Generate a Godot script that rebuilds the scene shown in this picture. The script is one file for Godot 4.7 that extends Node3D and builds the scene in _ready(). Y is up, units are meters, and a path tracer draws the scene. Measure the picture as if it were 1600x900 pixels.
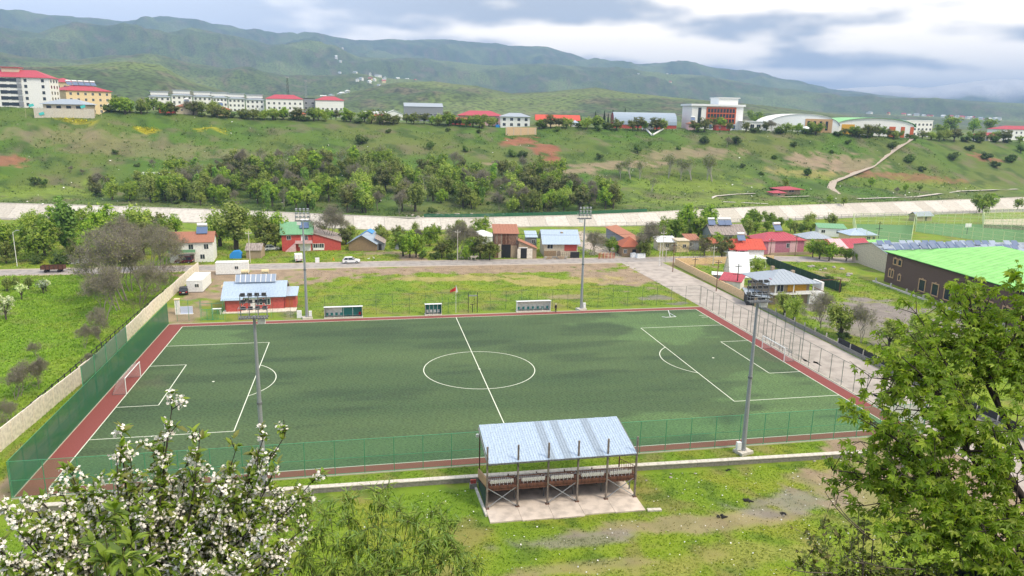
extends Node3D
# A small town football ground seen from the hillside above it: pitch, stand, village street, river channel, terraced slope, plateau and mountains.
# Units are metres, y is up, the pitch centre is the origin, the pitch runs along x and the valley lies towards -z.

const RIVER_NEAR_X := [-172.8, -145.3, -111.7, -78.4, -48.9, -24.2, -2.5, 20.5, 42.2, 66.2, 83.9, 141.0, 209.4, 283.9, 345.7]
const RIVER_NEAR_Z := [-187.7, -181.2, -174.3, -169.0, -160.8, -150.1, -144.2, -148.4, -151.5, -149.8, -150.2, -158.3, -171.5, -180.5, -187.0]
const RIVER_FAR_X := [-198.4, -165.3, -125.7, -86.2, -52.6, -29.9, -0.6, 24.2, 67.2, 97.2, 167.3, 246.5, 340.3, 421.7]
const RIVER_FAR_Z := [-239.4, -229.3, -219.1, -207.0, -195.5, -186.7, -175.9, -174.4, -179.4, -185.7, -204.6, -219.4, -237.0, -251.6]
const FOOT_X := [-209.6, -179.0, -127.6, -69.9, -7.1, 58.8, 125.3, 194.7, 235.6, 279.5, 384.4, 457.4]
const FOOT_Z := [-265.5, -265.5, -273.0, -277.9, -281.2, -273.9, -262.1, -254.5, -258.3, -263.3, -283.4, -284.8]
const FOOT_Y := [11.8, 11.3, 9.2, 11.5, 11.6, 10.4, 9.6, 8.4, 6.7, 6.7, 10.1, 13.5]
const EDGE_X := [-235.4, -199.2, -183.7, -166.7, -153.6, -150.8, -110.0, -76.9, -41.7, -4.9, 33.1, 67.5, 109.4, 148.0, 186.2, 224.9, 266.7, 322.8, 367.6, 424.9, 509.2]
const EDGE_Z := [-325.3, -322.1, -321.8, -313.1, -317.4, -326.7, -337.0, -342.5, -345.7, -346.2, -345.6, -340.4, -332.6, -326.2, -318.7, -312.1, -309.7, -312.0, -320.0, -327.7, -331.9]
const EDGE_Y := [38.7, 38.1, 37.8, 33.6, 33.8, 37.7, 36.1, 34.9, 34.3, 33.5, 33.0, 31.3, 32.9, 31.7, 32.0, 32.0, 31.5, 29.3, 28.4, 27.4, 27.3]

const RIDGES := [
[1500, 520, [-32.8, -24.8, -20.3, -17.2, -15.1, -13.1, -10.5, -6.8, -2.9, -0.9, 2.1, 5.1, 8.2, 11.2, 13.8, 17.9, 20.9, 24.9, 29.3, 33.9, 40.0, 47.8, 55.8], [74.4, 88.8, 105.8, 112.5, 105.0, 82.7, 64.4, 62.0, 64.2, 74.7, 90.7, 95.9, 90.4, 76.2, 81.0, 93.4, 82.6, 74.5, 66.6, 54.6, 37.3, 16.0, 16.4]],
[2800, 800, [-31.2, -23.5, -21.4, -19.3, -17.3, -15.0, -12.2, -8.8, -5.7, -0.6, 3.8, 11.2, 16.1, 25.8, 34.8, 46.3, 54.1], [160.9, 189.8, 174.5, 177.8, 197.8, 199.2, 176.8, 166.3, 149.9, 154.7, 144.5, 98.0, 79.6, 69.6, 61.6, 42.1, 41.7]],
[4600, 1150, [-30.4, -22.8, -20.8, -18.6, -16.4, -14.1, -11.7, -9.2, -6.7, -2.2, -0.4, 3.4, 9.1, 13.5, 18.3, 22.6, 25.4, 29.9, 35.1, 40.2, 45.6, 53.3], [348.0, 400.2, 381.1, 442.2, 441.4, 400.9, 447.8, 414.7, 376.3, 390.2, 331.6, 347.5, 315.1, 321.4, 297.8, 272.5, 263.6, 199.3, 154.6, 158.1, 129.9, 95.8]],
[7000, 1900, [-30.0, -22.5, -19.1, -15.4, -12.8, -10.3, -7.3, -5.6, -3.0, -0.3, 2.5, 6.3, 8.6, 13.4, 16.8, 20.6, 23.1, 27.4, 29.7, 34.0, 38.0, 41.8, 45.3, 53.0], [566.4, 678.9, 692.8, 685.7, 735.0, 693.8, 650.8, 629.2, 669.2, 634.0, 650.7, 658.4, 643.6, 588.9, 495.7, 473.2, 497.2, 413.7, 372.3, 275.4, 227.6, 181.9, 148.2, 98.9]],
[9300, 1700, [-30.4, 15.9, 29.7, 35.1, 37.8, 39.3, 40.4, 41.9, 43.6, 45.0, 48.2, 52.6], [125.6, 319.1, 276.4, 367.3, 395.9, 383.1, 402.9, 434.8, 458.9, 445.1, 417.4, 383.6]]]

const VILLAGE := [[0.2, 2319], [1.3, 2501], [1.4, 2527], [0.6, 2440], [0.8, 2613], [-0.7, 2305], [0.3, 2545], [1.0, 2623], [-0.8, 2587], [0.9, 2294], [-0.4, 2391], [1.1, 2693], [1.3, 2439], [0.3, 2462], [5.0, 3058], [2.1, 3237], [2.4, 2750], [3.7, 2751], [3.5, 2952], [3.1, 2756], [3.8, 3065], [5.2, 3033], [42.8, 2861], [44.9, 2773], [43.4, 2842], [42.8, 2920], [43.2, 3165], [40.1, 3218], [42.7, 2941], [44.8, 2711], [43.8, 2960], [40.8, 2895], [40.1, 2762], [43.7, 3168], [43.9, 3126], [41.0, 2955], [40.9, 2941], [41.7, 2922], [43.1, 3206], [41.0, 3285], [40.6, 3292], [42.8, 2737], [40.7, 3067], [44.7, 2784], [42.6, 2752], [42.6, 2739], [42.1, 3159], [41.7, 2801], [43.5, 3228], [42.2, 2729], [42.4, 3078], [40.1, 2833], [39.6, 2974], [42.6, 2804], [42.3, 3021], [44.5, 3296], [44.3, 3014], [42.6, 2739], [43.1, 2880], [43.5, 2762], [43.3, 2994], [43.0, 3062], [41.7, 2839], [44.0, 3075], [44.2, 3058], [42.9, 2944], [39.9, 3065], [40.5, 2913], [38.4, 2716], [39.3, 3170], [37.0, 3054], [39.9, 3200], [37.2, 2839], [39.3, 2833], [37.2, 3263], [39.9, 3145], [-3.5, 1656], [-2.9, 1617], [-3.3, 1679], [-1.7, 1565], [-2.3, 1615], [-2.1, 1605], [20.6, 4128], [22.7, 4546], [23.0, 4624], [23.0, 3951], [-2.0, 4083], [-1.5, 4270], [-1.8, 3821], [-1.6, 4055], [-1.7, 3922], [-2.0, 4035]]

const TREES := [
[0, 1, 51.7, -263.9, 9.7, 0],
[0, 0, 15.1, -210.9, 7.2, 2],
[0, 2, 68.5, -248.0, 7.0, 2],
[0, 0, -32.9, -222.7, 12.7, 0],
[0, 3, -133.3, -249.8, 9.3, 1],
[0, 0, -90.4, -255.6, 8.3, 2],
[0, 0, -35.6, -245.6, 8.4, 1],
[0, 2, 66.3, -236.2, 8.1, 2],
[0, 3, 33.1, -219.6, 9.5, 2],
[0, 1, 61.5, -224.2, 10.5, 0],
[0, 2, 69.5, -202.9, 10.5, 2],
[0, 0, 58.4, -250.1, 10.3, 0],
[0, 1, 29.1, -223.7, 9.6, 1],
[0, 2, -18.2, -214.6, 9.4, 1],
[0, 0, -22.9, -282.0, 11.2, 2],
[0, 2, -48.2, -271.3, 12.9, 0],
[0, 3, 48.8, -238.0, 8.4, 0],
[0, 2, -17.1, -192.4, 9.8, 2],
[0, 4, -76.1, -244.3, 7.0, 1],
[0, 3, 46.1, -206.5, 11.4, 2],
[0, 2, 59.5, -240.1, 9.6, 2],
[0, 2, -1.3, -269.4, 9.9, 1],
[0, 2, -56.6, -259.0, 10.7, 1],
[0, 0, 8.5, -246.4, 8.4, 2],
[0, 3, -97.3, -243.4, 11.8, 0],
[0, 1, -112.2, -241.3, 7.4, 0],
[0, 0, -102.4, -248.6, 8.6, 2],
[0, 1, 34.5, -246.3, 9.8, 0],
[0, 0, -41.0, -270.2, 12.4, 2],
[0, 2, -17.4, -268.9, 11.9, 1],
[0, 0, -101.4, -230.5, 11.2, 2],
[0, 0, 24.6, -237.4, 12.9, 0],
[0, 1, -85.4, -236.1, 10.5, 2],
[0, 0, -62.7, -235.3, 8.8, 0],
[0, 1, 89.6, -198.8, 12.2, 0],
[0, 0, 43.7, -249.9, 7.1, 2],
[0, 1, 31.8, -241.0, 9.1, 0],
[0, 1, -70.2, -247.7, 12.2, 1],
[0, 4, -95.4, -262.3, 11.7, 0],
[0, 2, -61.9, -268.3, 12.0, 1],
[0, 1, 74.7, -222.3, 12.9, 1],
[0, 0, -81.3, -227.6, 8.0, 2],
[0, 3, 44.7, -231.8, 9.2, 2],
[0, 3, -61.1, -263.0, 10.6, 1],
[0, 0, 85.6, -197.2, 10.3, 2],
[0, 3, -58.3, -236.4, 9.3, 1],
[0, 3, 80.5, -235.3, 9.7, 1],
[0, 3, -70.6, -219.2, 7.1, 2],
[0, 0, -80.8, -250.6, 10.9, 2],
[0, 0, -69.7, -266.1, 8.7, 1],
[0, 4, 16.9, -227.3, 9.3, 0],
[0, 1, -69.2, -260.7, 12.1, 1],
[0, 2, -60.5, -243.2, 10.6, 0],
[0, 0, -6.1, -279.7, 10.8, 0],
[0, 0, -21.6, -204.7, 10.0, 0],
[0, 0, 66.8, -258.0, 10.1, 1],
[0, 3, 48.7, -195.1, 11.5, 0],
[0, 1, 31.8, -270.5, 7.9, 1],
[0, 2, 91.4, -207.9, 10.2, 2],
[0, 1, 72.4, -246.0, 9.0, 1],
[0, 2, 17.7, -250.0, 7.4, 2],
[0, 0, -58.3, -273.2, 8.6, 1],
[0, 0, -44.0, -235.3, 7.0, 1],
[0, 2, -13.0, -243.6, 9.6, 2],
[0, 0, 24.2, -217.2, 10.0, 1],
[0, 1, -25.7, -267.6, 10.4, 2],
[0, 1, 72.8, -193.1, 10.9, 1],
[0, 0, -17.5, -202.4, 11.6, 2],
[0, 1, 23.9, -203.1, 11.2, 2],
[0, 3, 38.9, -232.3, 12.4, 1],
[0, 2, -88.1, -243.7, 7.3, 2],
[0, 0, -97.0, -228.8, 12.9, 0],
[0, 1, 56.8, -228.8, 12.5, 1],
[0, 1, 18.1, -221.0, 12.5, 2],
[0, 0, -104.2, -262.9, 12.5, 0],
[0, 0, 5.8, -251.2, 8.8, 1],
[0, 0, -77.8, -224.4, 8.1, 2],
[0, 2, -36.7, -281.9, 10.6, 2],
[0, 1, 72.7, -266.7, 10.3, 2],
[0, 3, -78.4, -231.8, 11.9, 0],
[0, 0, -50.3, -263.4, 11.8, 2],
[0, 2, -107.0, -227.8, 12.8, 1],
[0, 2, -108.4, -251.3, 8.9, 2],
[0, 2, -19.4, -256.9, 7.0, 2],
[0, 3, -69.1, -255.5, 11.1, 2],
[0, 1, -22.0, -229.6, 8.2, 0],
[0, 3, 1.8, -200.1, 10.1, 2],
[0, 2, -70.8, -270.9, 10.2, 2],
[0, 1, -48.0, -252.4, 12.2, 0],
[0, 3, -0.3, -218.0, 11.5, 2],
[0, 2, -21.8, -218.8, 10.9, 2],
[0, 2, 13.4, -251.1, 10.8, 1],
[0, 3, 85.7, -211.1, 11.6, 1],
[0, 2, 27.0, -199.9, 7.9, 0],
[0, 1, 66.7, -243.2, 7.3, 0],
[0, 2, -40.0, -257.7, 7.1, 1],
[0, 2, 29.6, -251.2, 10.6, 2],
[0, 2, -14.2, -255.7, 11.4, 1],
[0, 2, -98.0, -237.1, 11.9, 0],
[0, 0, -75.1, -238.6, 10.4, 1],
[0, 0, 79.3, -256.5, 12.8, 0],
[0, 1, 12.2, -259.2, 11.6, 1],
[0, 2, 58.8, -269.1, 8.0, 0],
[0, 2, 81.4, -217.6, 8.6, 0],
[0, 0, -12.9, -274.4, 11.3, 1],
[0, 0, -52.1, -221.5, 11.3, 1],
[0, 0, 38.4, -259.8, 9.4, 1],
[0, 0, -22.2, -277.0, 7.3, 0],
[0, 4, 27.1, -207.3, 10.7, 0],
[0, 0, -55.3, -211.2, 11.2, 2],
[0, 1, 48.5, -201.7, 9.3, 2],
[0, 1, -2.4, -195.6, 12.3, 0],
[0, 3, 51.6, -272.2, 7.1, 1],
[0, 0, -103.1, -236.4, 9.3, 2],
[0, 0, 57.2, -195.1, 7.4, 2],
[0, 2, 12.3, -216.2, 12.1, 1],
[0, 2, 22.4, -252.4, 12.8, 2],
[0, 0, 17.9, -265.4, 12.6, 1],
[0, 2, 3.5, -256.6, 10.4, 2],
[0, 1, -14.0, -280.2, 9.5, 0],
[0, 2, -38.2, -229.7, 11.5, 0],
[0, 0, 32.3, -214.8, 12.9, 1],
[0, 0, 62.5, -202.2, 7.5, 0],
[0, 1, 61.6, -244.9, 12.9, 0],
[0, 1, -35.3, -274.5, 11.2, 0],
[0, 1, -81.7, -244.1, 9.0, 2],
[0, 2, 42.6, -188.6, 7.6, 2],
[0, 3, -12.2, -199.4, 8.7, 0],
[0, 1, 19.9, -259.3, 9.1, 0],
[0, 2, -60.3, -222.7, 10.2, 1],
[0, 0, -64.5, -260.5, 12.9, 1],
[0, 3, -24.5, -198.4, 12.8, 2],
[0, 0, 81.2, -208.7, 10.1, 1],
[0, 3, -3.9, -186.0, 11.2, 0],
[0, 4, 45.3, -254.9, 10.9, 2],
[0, 4, -44.5, -248.9, 10.2, 0],
[0, 0, -40.8, -222.9, 7.6, 1],
[0, 0, -8.1, -264.3, 8.6, 1],
[0, 0, 13.0, -239.6, 7.4, 1],
[0, 0, 67.6, -227.1, 12.2, 0],
[0, 1, 65.0, -219.6, 12.3, 1],
[0, 4, 32.3, -207.4, 8.5, 1],
[0, 2, -88.4, -226.0, 10.1, 1],
[0, 3, -23.5, -253.0, 11.8, 2],
[0, 4, 74.1, -215.4, 10.3, 1],
[0, 2, -2.3, -237.7, 10.3, 2],
[0, 1, 50.7, -188.8, 10.8, 2],
[0, 2, -18.6, -235.6, 12.9, 2],
[0, 1, -3.1, -255.2, 12.6, 2],
[0, 3, 78.6, -224.3, 12.6, 0],
[0, 1, 72.5, -252.3, 11.8, 2],
[0, 1, -25.0, -258.8, 7.7, 2],
[0, 0, -56.7, -253.7, 8.0, 1],
[0, 4, 3.5, -262.0, 8.5, 1],
[0, 2, -16.9, -219.0, 9.6, 2],
[0, 2, 51.5, -243.3, 9.9, 2],
[0, 0, 97.3, -219.2, 7.8, 2],
[0, 1, -24.4, -193.1, 11.3, 0],
[0, 1, -7.8, -240.0, 12.7, 1],
[0, 2, -6.6, -250.8, 7.7, 1],
[0, 1, -80.0, -264.6, 11.8, 1],
[0, 2, 65.4, -210.5, 7.5, 2],
[0, 1, -46.3, -229.9, 10.0, 1],
[0, 0, -44.8, -201.2, 10.1, 2],
[0, 4, -38.4, -203.0, 8.7, 1],
[0, 0, 71.5, -211.9, 5.2, 0],
[0, 3, 57.4, -214.4, 6.0, 1],
[0, 3, 49.0, -198.6, 4.1, 2],
[0, 1, 81.9, -209.0, 4.0, 1],
[0, 1, 82.3, -235.4, 4.6, 0],
[0, 1, 66.7, -196.4, 5.6, 1],
[0, 1, 72.6, -206.4, 4.7, 2],
[0, 1, 90.6, -204.0, 4.6, 2],
[0, 3, 68.1, -235.0, 5.0, 2],
[0, 0, 96.5, -220.8, 6.1, 0],
[0, 0, 98.9, -216.8, 5.0, 0],
[0, 3, 50.1, -208.4, 4.7, 2],
[0, 1, 79.1, -217.7, 5.8, 2],
[0, 1, 54.7, -219.0, 4.7, 1],
[0, 1, 59.0, -194.1, 5.0, 1],
[0, 1, 92.6, -207.7, 6.5, 1],
[0, 3, 61.8, -226.7, 4.8, 2],
[0, 1, 59.5, -209.8, 5.1, 1],
[0, 1, 73.4, -194.9, 4.4, 2],
[0, 3, 64.6, -229.8, 6.4, 2],
[0, 0, 52.7, -190.5, 5.5, 1],
[0, 1, 75.5, -233.5, 6.4, 2],
[0, 1, 58.0, -204.3, 6.1, 1],
[0, 1, 83.3, -225.1, 5.8, 0],
[0, 3, 58.5, -221.5, 4.3, 2],
[0, 3, 44.1, -193.1, 6.4, 0],
[0, 1, -45.9, -266.1, 8.4, 2],
[0, 1, -55.3, -263.0, 9.8, 0],
[0, 3, -62.1, -270.4, 10.7, 1],
[0, 3, -65.5, -263.0, 10.1, 1],
[0, 1, -52.9, -271.2, 8.1, 2],
[0, 1, -44.9, -277.5, 10.8, 1],
[0, 3, -35.5, -278.7, 10.4, 1],
[0, 3, -40.2, -269.9, 8.1, 2],
[0, 1, -33.4, -259.0, 10.0, 2],
[0, 3, -35.4, -265.7, 8.7, 1],
[0, 8, -98.3, -235.7, 2.9, 0],
[0, 8, -84.0, -221.3, 3.0, 1],
[0, 7, -18.0, -272.6, 2.7, 0],
[0, 7, 63.0, -271.4, 1.9, 1],
[0, 7, 77.1, -233.3, 2.6, 1],
[0, 8, -20.0, -282.4, 2.7, 2],
[0, 7, -31.1, -243.7, 3.0, 1],
[0, 8, 59.5, -273.7, 3.9, 1],
[0, 7, 41.8, -215.3, 3.6, 1],
[0, 8, -112.7, -256.8, 2.3, 0],
[0, 7, 79.3, -197.3, 2.7, 0],
[0, 8, -32.0, -259.7, 2.7, 2],
[0, 7, -20.4, -249.2, 3.6, 2],
[0, 7, -86.6, -242.9, 3.3, 2],
[0, 7, -52.2, -198.0, 3.2, 0],
[0, 7, -71.1, -280.6, 3.8, 1],
[0, 8, 55.7, -258.8, 3.4, 2],
[0, 8, -52.2, -271.1, 2.2, 0],
[0, 8, 52.8, -248.0, 1.9, 2],
[0, 7, -81.9, -268.3, 2.2, 1],
[0, 7, 45.2, -248.5, 4.1, 0],
[0, 7, -13.4, -222.0, 2.3, 1],
[0, 8, 61.8, -210.8, 3.2, 0],
[0, 8, -37.7, -241.2, 2.5, 2],
[0, 8, -10.1, -269.3, 1.8, 1],
[0, 8, -133.3, -248.5, 3.8, 2],
[0, 7, 3.6, -270.6, 4.1, 2],
[0, 7, -9.1, -264.9, 2.3, 0],
[0, 7, -48.4, -227.9, 1.9, 0],
[0, 8, 28.7, -200.1, 3.7, 2],
[0, 7, -95.3, -232.9, 3.5, 1],
[0, 8, -48.5, -266.3, 2.5, 1],
[0, 8, -18.7, -243.1, 2.0, 2],
[0, 8, 6.5, -245.9, 4.1, 0],
[0, 7, -64.3, -230.8, 3.1, 1],
[0, 8, 49.6, -251.6, 1.8, 0],
[0, 7, 18.5, -252.4, 2.7, 0],
[0, 7, -45.6, -272.8, 2.8, 1],
[0, 8, -79.0, -231.9, 3.5, 2],
[0, 7, -31.1, -272.3, 3.0, 2],
[0, 7, 9.2, -188.0, 3.0, 0],
[0, 8, -21.4, -224.2, 3.7, 2],
[0, 8, 10.6, -216.4, 3.9, 1],
[0, 7, 29.4, -225.4, 4.0, 1],
[0, 8, -47.3, -238.5, 4.1, 0],
[0, 7, -67.9, -266.2, 2.1, 0],
[0, 7, -4.3, -286.0, 4.1, 0],
[0, 7, 37.5, -274.4, 3.3, 2],
[0, 8, 30.6, -269.7, 2.6, 0],
[0, 7, -74.2, -212.6, 3.4, 1],
[0, 7, -92.0, -244.6, 2.7, 2],
[0, 7, -34.9, -237.1, 2.2, 0],
[0, 7, -49.8, -269.2, 4.1, 1],
[0, 7, 90.2, -222.8, 3.0, 1],
[0, 8, -129.4, -247.2, 2.4, 2],
[0, 7, -29.6, -201.2, 2.1, 0],
[0, 7, 49.4, -207.2, 1.9, 2],
[0, 7, -98.1, -261.2, 2.3, 1],
[0, 8, 51.4, -204.1, 3.9, 2],
[0, 8, 61.2, -234.5, 2.9, 0],
[0, 7, 62.9, -262.0, 2.6, 1],
[0, 8, -68.2, -239.1, 2.0, 1],
[0, 8, -125.1, -255.0, 2.3, 2],
[0, 7, 25.3, -229.0, 2.0, 1],
[0, 8, -41.3, -229.4, 3.1, 1],
[0, 8, -56.2, -247.5, 2.2, 1],
[0, 7, 35.2, -246.9, 3.8, 2],
[0, 8, 50.4, -194.9, 2.3, 1],
[0, 7, 43.7, -195.6, 4.0, 1],
[0, 8, -55.5, -239.4, 3.6, 1],
[0, 8, 21.7, -278.6, 3.1, 2],
[0, 8, 47.6, -218.2, 2.7, 1],
[0, 8, -98.2, -250.4, 2.7, 0],
[0, 7, -130.7, -241.7, 2.1, 1],
[0, 8, -37.8, -234.8, 3.6, 0],
[0, 7, 22.0, -270.5, 2.7, 0],
[0, 7, -22.1, -270.0, 2.9, 0],
[0, 8, 0.6, -211.0, 3.6, 1],
[0, 7, 22.1, -237.4, 4.2, 2],
[0, 7, 35.6, -208.6, 1.9, 2],
[0, 7, -48.8, -213.0, 2.9, 1],
[0, 8, 4.4, -224.9, 3.6, 2],
[0, 8, 47.8, -211.2, 2.3, 2],
[0, 7, 60.8, -197.1, 2.5, 0],
[0, 8, 18.1, -280.0, 2.4, 0],
[0, 7, 30.4, -266.5, 2.3, 2],
[0, 7, -86.1, -234.8, 3.4, 1],
[0, 7, -54.4, -274.9, 1.9, 2],
[0, 7, 32.8, -255.1, 3.9, 2],
[0, 7, 37.5, -235.9, 3.0, 2],
[0, 7, 14.3, -231.4, 2.6, 1],
[0, 7, 44.7, -231.1, 3.0, 2],
[0, 7, -132.8, -244.0, 2.3, 1],
[0, 7, 2.3, -237.8, 3.0, 0],
[0, 7, -95.1, -221.5, 2.6, 0],
[0, 2, 21.3, -261.9, 9.3, 2],
[0, 2, 2.8, -192.9, 13.1, 1],
[0, 9, 79.6, -236.2, 9.0, 0],
[0, 0, 71.1, -237.0, 12.3, 0],
[0, 3, 30.4, -233.8, 13.3, 0],
[0, 0, -62.5, -220.5, 11.6, 0],
[0, 3, 27.4, -276.4, 10.9, 2],
[0, 9, -17.8, -246.4, 11.6, 2],
[0, 3, -50.5, -242.1, 11.3, 0],
[0, 2, -8.2, -254.4, 10.9, 1],
[0, 9, -56.1, -256.5, 13.1, 2],
[0, 2, -46.3, -282.5, 8.9, 0],
[0, 9, -7.0, -262.6, 10.0, 0],
[0, 2, -11.2, -213.1, 9.1, 1],
[0, 0, -39.7, -211.8, 10.5, 2],
[0, 9, 72.4, -246.0, 11.2, 0],
[0, 2, -25.8, -223.4, 9.9, 0],
[0, 2, 47.6, -207.5, 13.2, 2],
[0, 9, -96.7, -235.3, 9.5, 1],
[0, 3, -59.0, -280.1, 9.4, 0],
[0, 9, -27.4, -274.7, 12.0, 2],
[0, 3, 82.2, -205.3, 10.1, 0],
[0, 9, -93.0, -254.2, 12.1, 2],
[0, 3, 38.0, -250.0, 9.3, 2],
[0, 3, 80.0, -229.8, 10.7, 1],
[0, 2, -23.0, -289.0, 8.0, 0],
[0, 9, -9.7, -280.9, 12.8, 2],
[0, 3, -48.5, -235.9, 12.4, 0],
[0, 9, -50.4, -210.0, 9.0, 1],
[0, 2, -78.1, -276.7, 10.8, 0],
[0, 0, 26.4, -208.0, 9.0, 1],
[0, 2, -40.4, -205.2, 10.1, 2],
[0, 9, -51.2, -271.9, 13.3, 1],
[0, 2, -104.0, -249.4, 11.3, 0],
[0, 0, -18.4, -193.7, 10.3, 1],
[0, 9, 9.7, -218.8, 13.3, 0],
[0, 0, 91.2, -220.0, 12.4, 0],
[0, 3, -76.5, -271.5, 13.1, 0],
[0, 9, -68.6, -280.7, 9.8, 2],
[0, 9, -100.0, -255.8, 9.9, 0],
[0, 0, -104.7, -235.0, 5.6, 0],
[0, 0, -115.5, -229.5, 8.7, 0],
[0, 2, -89.2, -267.5, 7.2, 1],
[0, 0, -63.3, -251.0, 6.7, 0],
[0, 4, -91.5, -244.0, 9.2, 0],
[0, 1, -67.1, -233.5, 9.0, 1],
[0, 2, -82.9, -264.4, 6.1, 2],
[0, 2, -114.1, -255.6, 9.2, 2],
[0, 4, -55.9, -200.4, 8.9, 1],
[0, 0, -88.0, -232.2, 7.0, 0],
[0, 2, -97.3, -223.5, 8.9, 1],
[0, 2, -70.0, -246.6, 8.9, 0],
[0, 2, -119.1, -257.2, 8.2, 1],
[0, 2, -123.6, -233.5, 9.9, 2],
[0, 3, -79.2, -260.9, 9.9, 2],
[0, 0, -112.1, -261.5, 5.2, 2],
[0, 1, -133.1, -243.2, 6.0, 1],
[0, 0, -74.3, -258.0, 7.3, 0],
[0, 3, -82.7, -244.7, 7.0, 1],
[0, 2, -93.7, -231.0, 8.6, 1],
[0, 0, -131.1, -254.8, 6.9, 0],
[0, 0, -75.3, -218.5, 8.1, 0],
[0, 1, -68.1, -259.9, 9.1, 0],
[0, 0, -73.8, -252.9, 6.1, 0],
[0, 0, -104.7, -227.1, 6.2, 0],
[0, 2, -89.0, -248.3, 9.7, 0],
[0, 1, -136.8, -251.5, 7.4, 0],
[0, 3, -93.7, -253.5, 6.2, 1],
[0, 2, -84.9, -217.5, 6.6, 0],
[0, 2, -97.7, -263.7, 9.1, 2],
[0, 0, -116.0, -234.4, 9.8, 0],
[0, 4, -85.7, -257.5, 9.0, 2],
[0, 2, -106.0, -246.1, 5.7, 2],
[0, 4, -97.9, -234.1, 9.1, 1],
[0, 2, 55.7, -264.9, 8.6, 1],
[0, 1, 73.4, -221.1, 7.0, 0],
[0, 9, 91.4, -208.7, 5.8, 1],
[0, 9, 57.3, -271.5, 5.4, 0],
[0, 2, 56.1, -277.3, 5.7, 1],
[0, 1, 56.4, -198.0, 8.3, 1],
[0, 3, 76.9, -215.9, 5.9, 2],
[0, 2, 72.4, -261.7, 8.9, 1],
[0, 2, 69.6, -211.2, 7.8, 2],
[0, 1, 68.2, -251.3, 5.1, 1],
[0, 3, 38.6, -195.6, 8.8, 1],
[0, 0, 66.1, -194.6, 7.5, 1],
[0, 1, 80.5, -240.8, 6.5, 0],
[0, 3, 77.1, -210.3, 5.6, 1],
[0, 3, 71.4, -192.7, 6.3, 1],
[0, 2, 72.9, -267.2, 5.3, 0],
[0, 3, 54.3, -214.9, 6.9, 0],
[0, 3, 89.1, -225.7, 6.5, 2],
[0, 9, 56.7, -257.0, 8.9, 0],
[0, 2, 62.4, -246.8, 8.6, 2],
[0, 1, 61.9, -237.5, 5.3, 2],
[0, 9, 47.7, -191.0, 6.0, 1],
[0, 2, 62.4, -221.6, 5.7, 0],
[0, 3, 64.4, -273.3, 8.7, 2],
[0, 3, 71.4, -244.0, 7.1, 0],
[0, 1, 64.7, -265.6, 6.6, 0],
[0, 2, 53.2, -207.5, 8.9, 1],
[0, 2, 55.1, -235.5, 7.1, 1],
[0, 0, 63.2, -205.9, 7.9, 2],
[0, 3, 91.2, -230.0, 7.7, 2],
[0, 0, 49.1, -231.7, 6.1, 2],
[0, 3, 80.1, -204.5, 5.3, 1],
[0, 1, 69.5, -225.6, 7.5, 2],
[0, 2, 96.5, -222.5, 8.1, 0],
[7, 1, -7.3, -123.2, 5.8, 2],
[7, 3, -2.4, -117.3, 5.6, 1],
[7, 2, -11.8, -116.5, 6.3, 0],
[7, 0, 16.9, -121.1, 5.9, 1],
[7, 3, -25.8, -134.0, 7.2, 2],
[7, 0, -36.1, -132.4, 5.8, 1],
[7, 0, -43.1, -128.5, 6.2, 2],
[7, 0, 4.3, -123.8, 5.4, 1],
[7, 2, -1.7, -126.5, 6.1, 1],
[7, 1, -12.9, -129.2, 5.3, 2],
[7, 1, -23.4, -119.1, 5.5, 1],
[7, 1, -31.7, -123.5, 5.9, 1],
[7, 2, -22.1, -127.4, 5.6, 0],
[7, 0, 20.2, -127.3, 7.9, 0],
[7, 2, 13.1, -128.0, 6.9, 0],
[7, 1, 10.8, -117.6, 7.9, 2],
[7, 2, 113.9, -124.3, 6.7, 1],
[7, 2, 141.5, -129.1, 5.3, 2],
[7, 0, 119.8, -137.6, 5.8, 2],
[7, 2, 96.6, -126.6, 6.4, 0],
[7, 0, 126.0, -132.6, 4.6, 1],
[7, 0, 120.0, -129.8, 4.7, 0],
[7, 2, 134.5, -128.3, 5.0, 1],
[7, 2, 145.8, -137.9, 6.9, 0],
[7, 0, 108.6, -128.5, 4.8, 0],
[7, 0, 98.7, -134.5, 4.9, 1],
[7, 0, 87.2, -128.2, 4.7, 1],
[7, 0, 82.2, -122.4, 5.0, 2],
[7, 2, 153.8, -135.1, 7.0, 1],
[7, 2, 100.2, -118.6, 4.4, 0],
[7, 0, 133.9, -140.7, 4.5, 1],
[7, 1, 90.9, -122.6, 4.7, 2],
[1, 7, -18.2, -311.9, 5.6, 0],
[1, 7, 18.9, -307.0, 4.3, 2],
[1, 7, 37.9, -301.8, 4.2, 2],
[1, 7, 62.7, -294.2, 4.9, 2],
[1, 7, 68.7, -293.8, 4.2, 1],
[1, 7, 134.6, -292.7, 5.1, 2],
[1, 7, 110.4, -286.2, 3.5, 0],
[1, 7, 144.7, -300.6, 3.0, 2],
[1, 7, 187.4, -269.7, 2.8, 1],
[1, 7, 193.3, -258.9, 2.8, 2],
[1, 7, 223.5, -263.2, 5.0, 2],
[1, 7, 231.6, -293.2, 3.8, 0],
[1, 7, 292.7, -308.4, 4.0, 2],
[1, 7, -37.6, -279.6, 3.9, 2],
[1, 7, -129.8, -250.1, 2.9, 0],
[1, 7, -124.6, -278.4, 2.5, 1],
[1, 7, -137.1, -289.0, 2.5, 0],
[1, 7, 340.3, -292.0, 5.5, 0],
[1, 7, 367.4, -296.3, 5.6, 1],
[1, 7, 305.9, -276.3, 3.8, 0],
[1, 7, 302.6, -283.8, 6.1, 2],
[1, 7, 301.0, -297.4, 4.7, 0],
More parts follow.
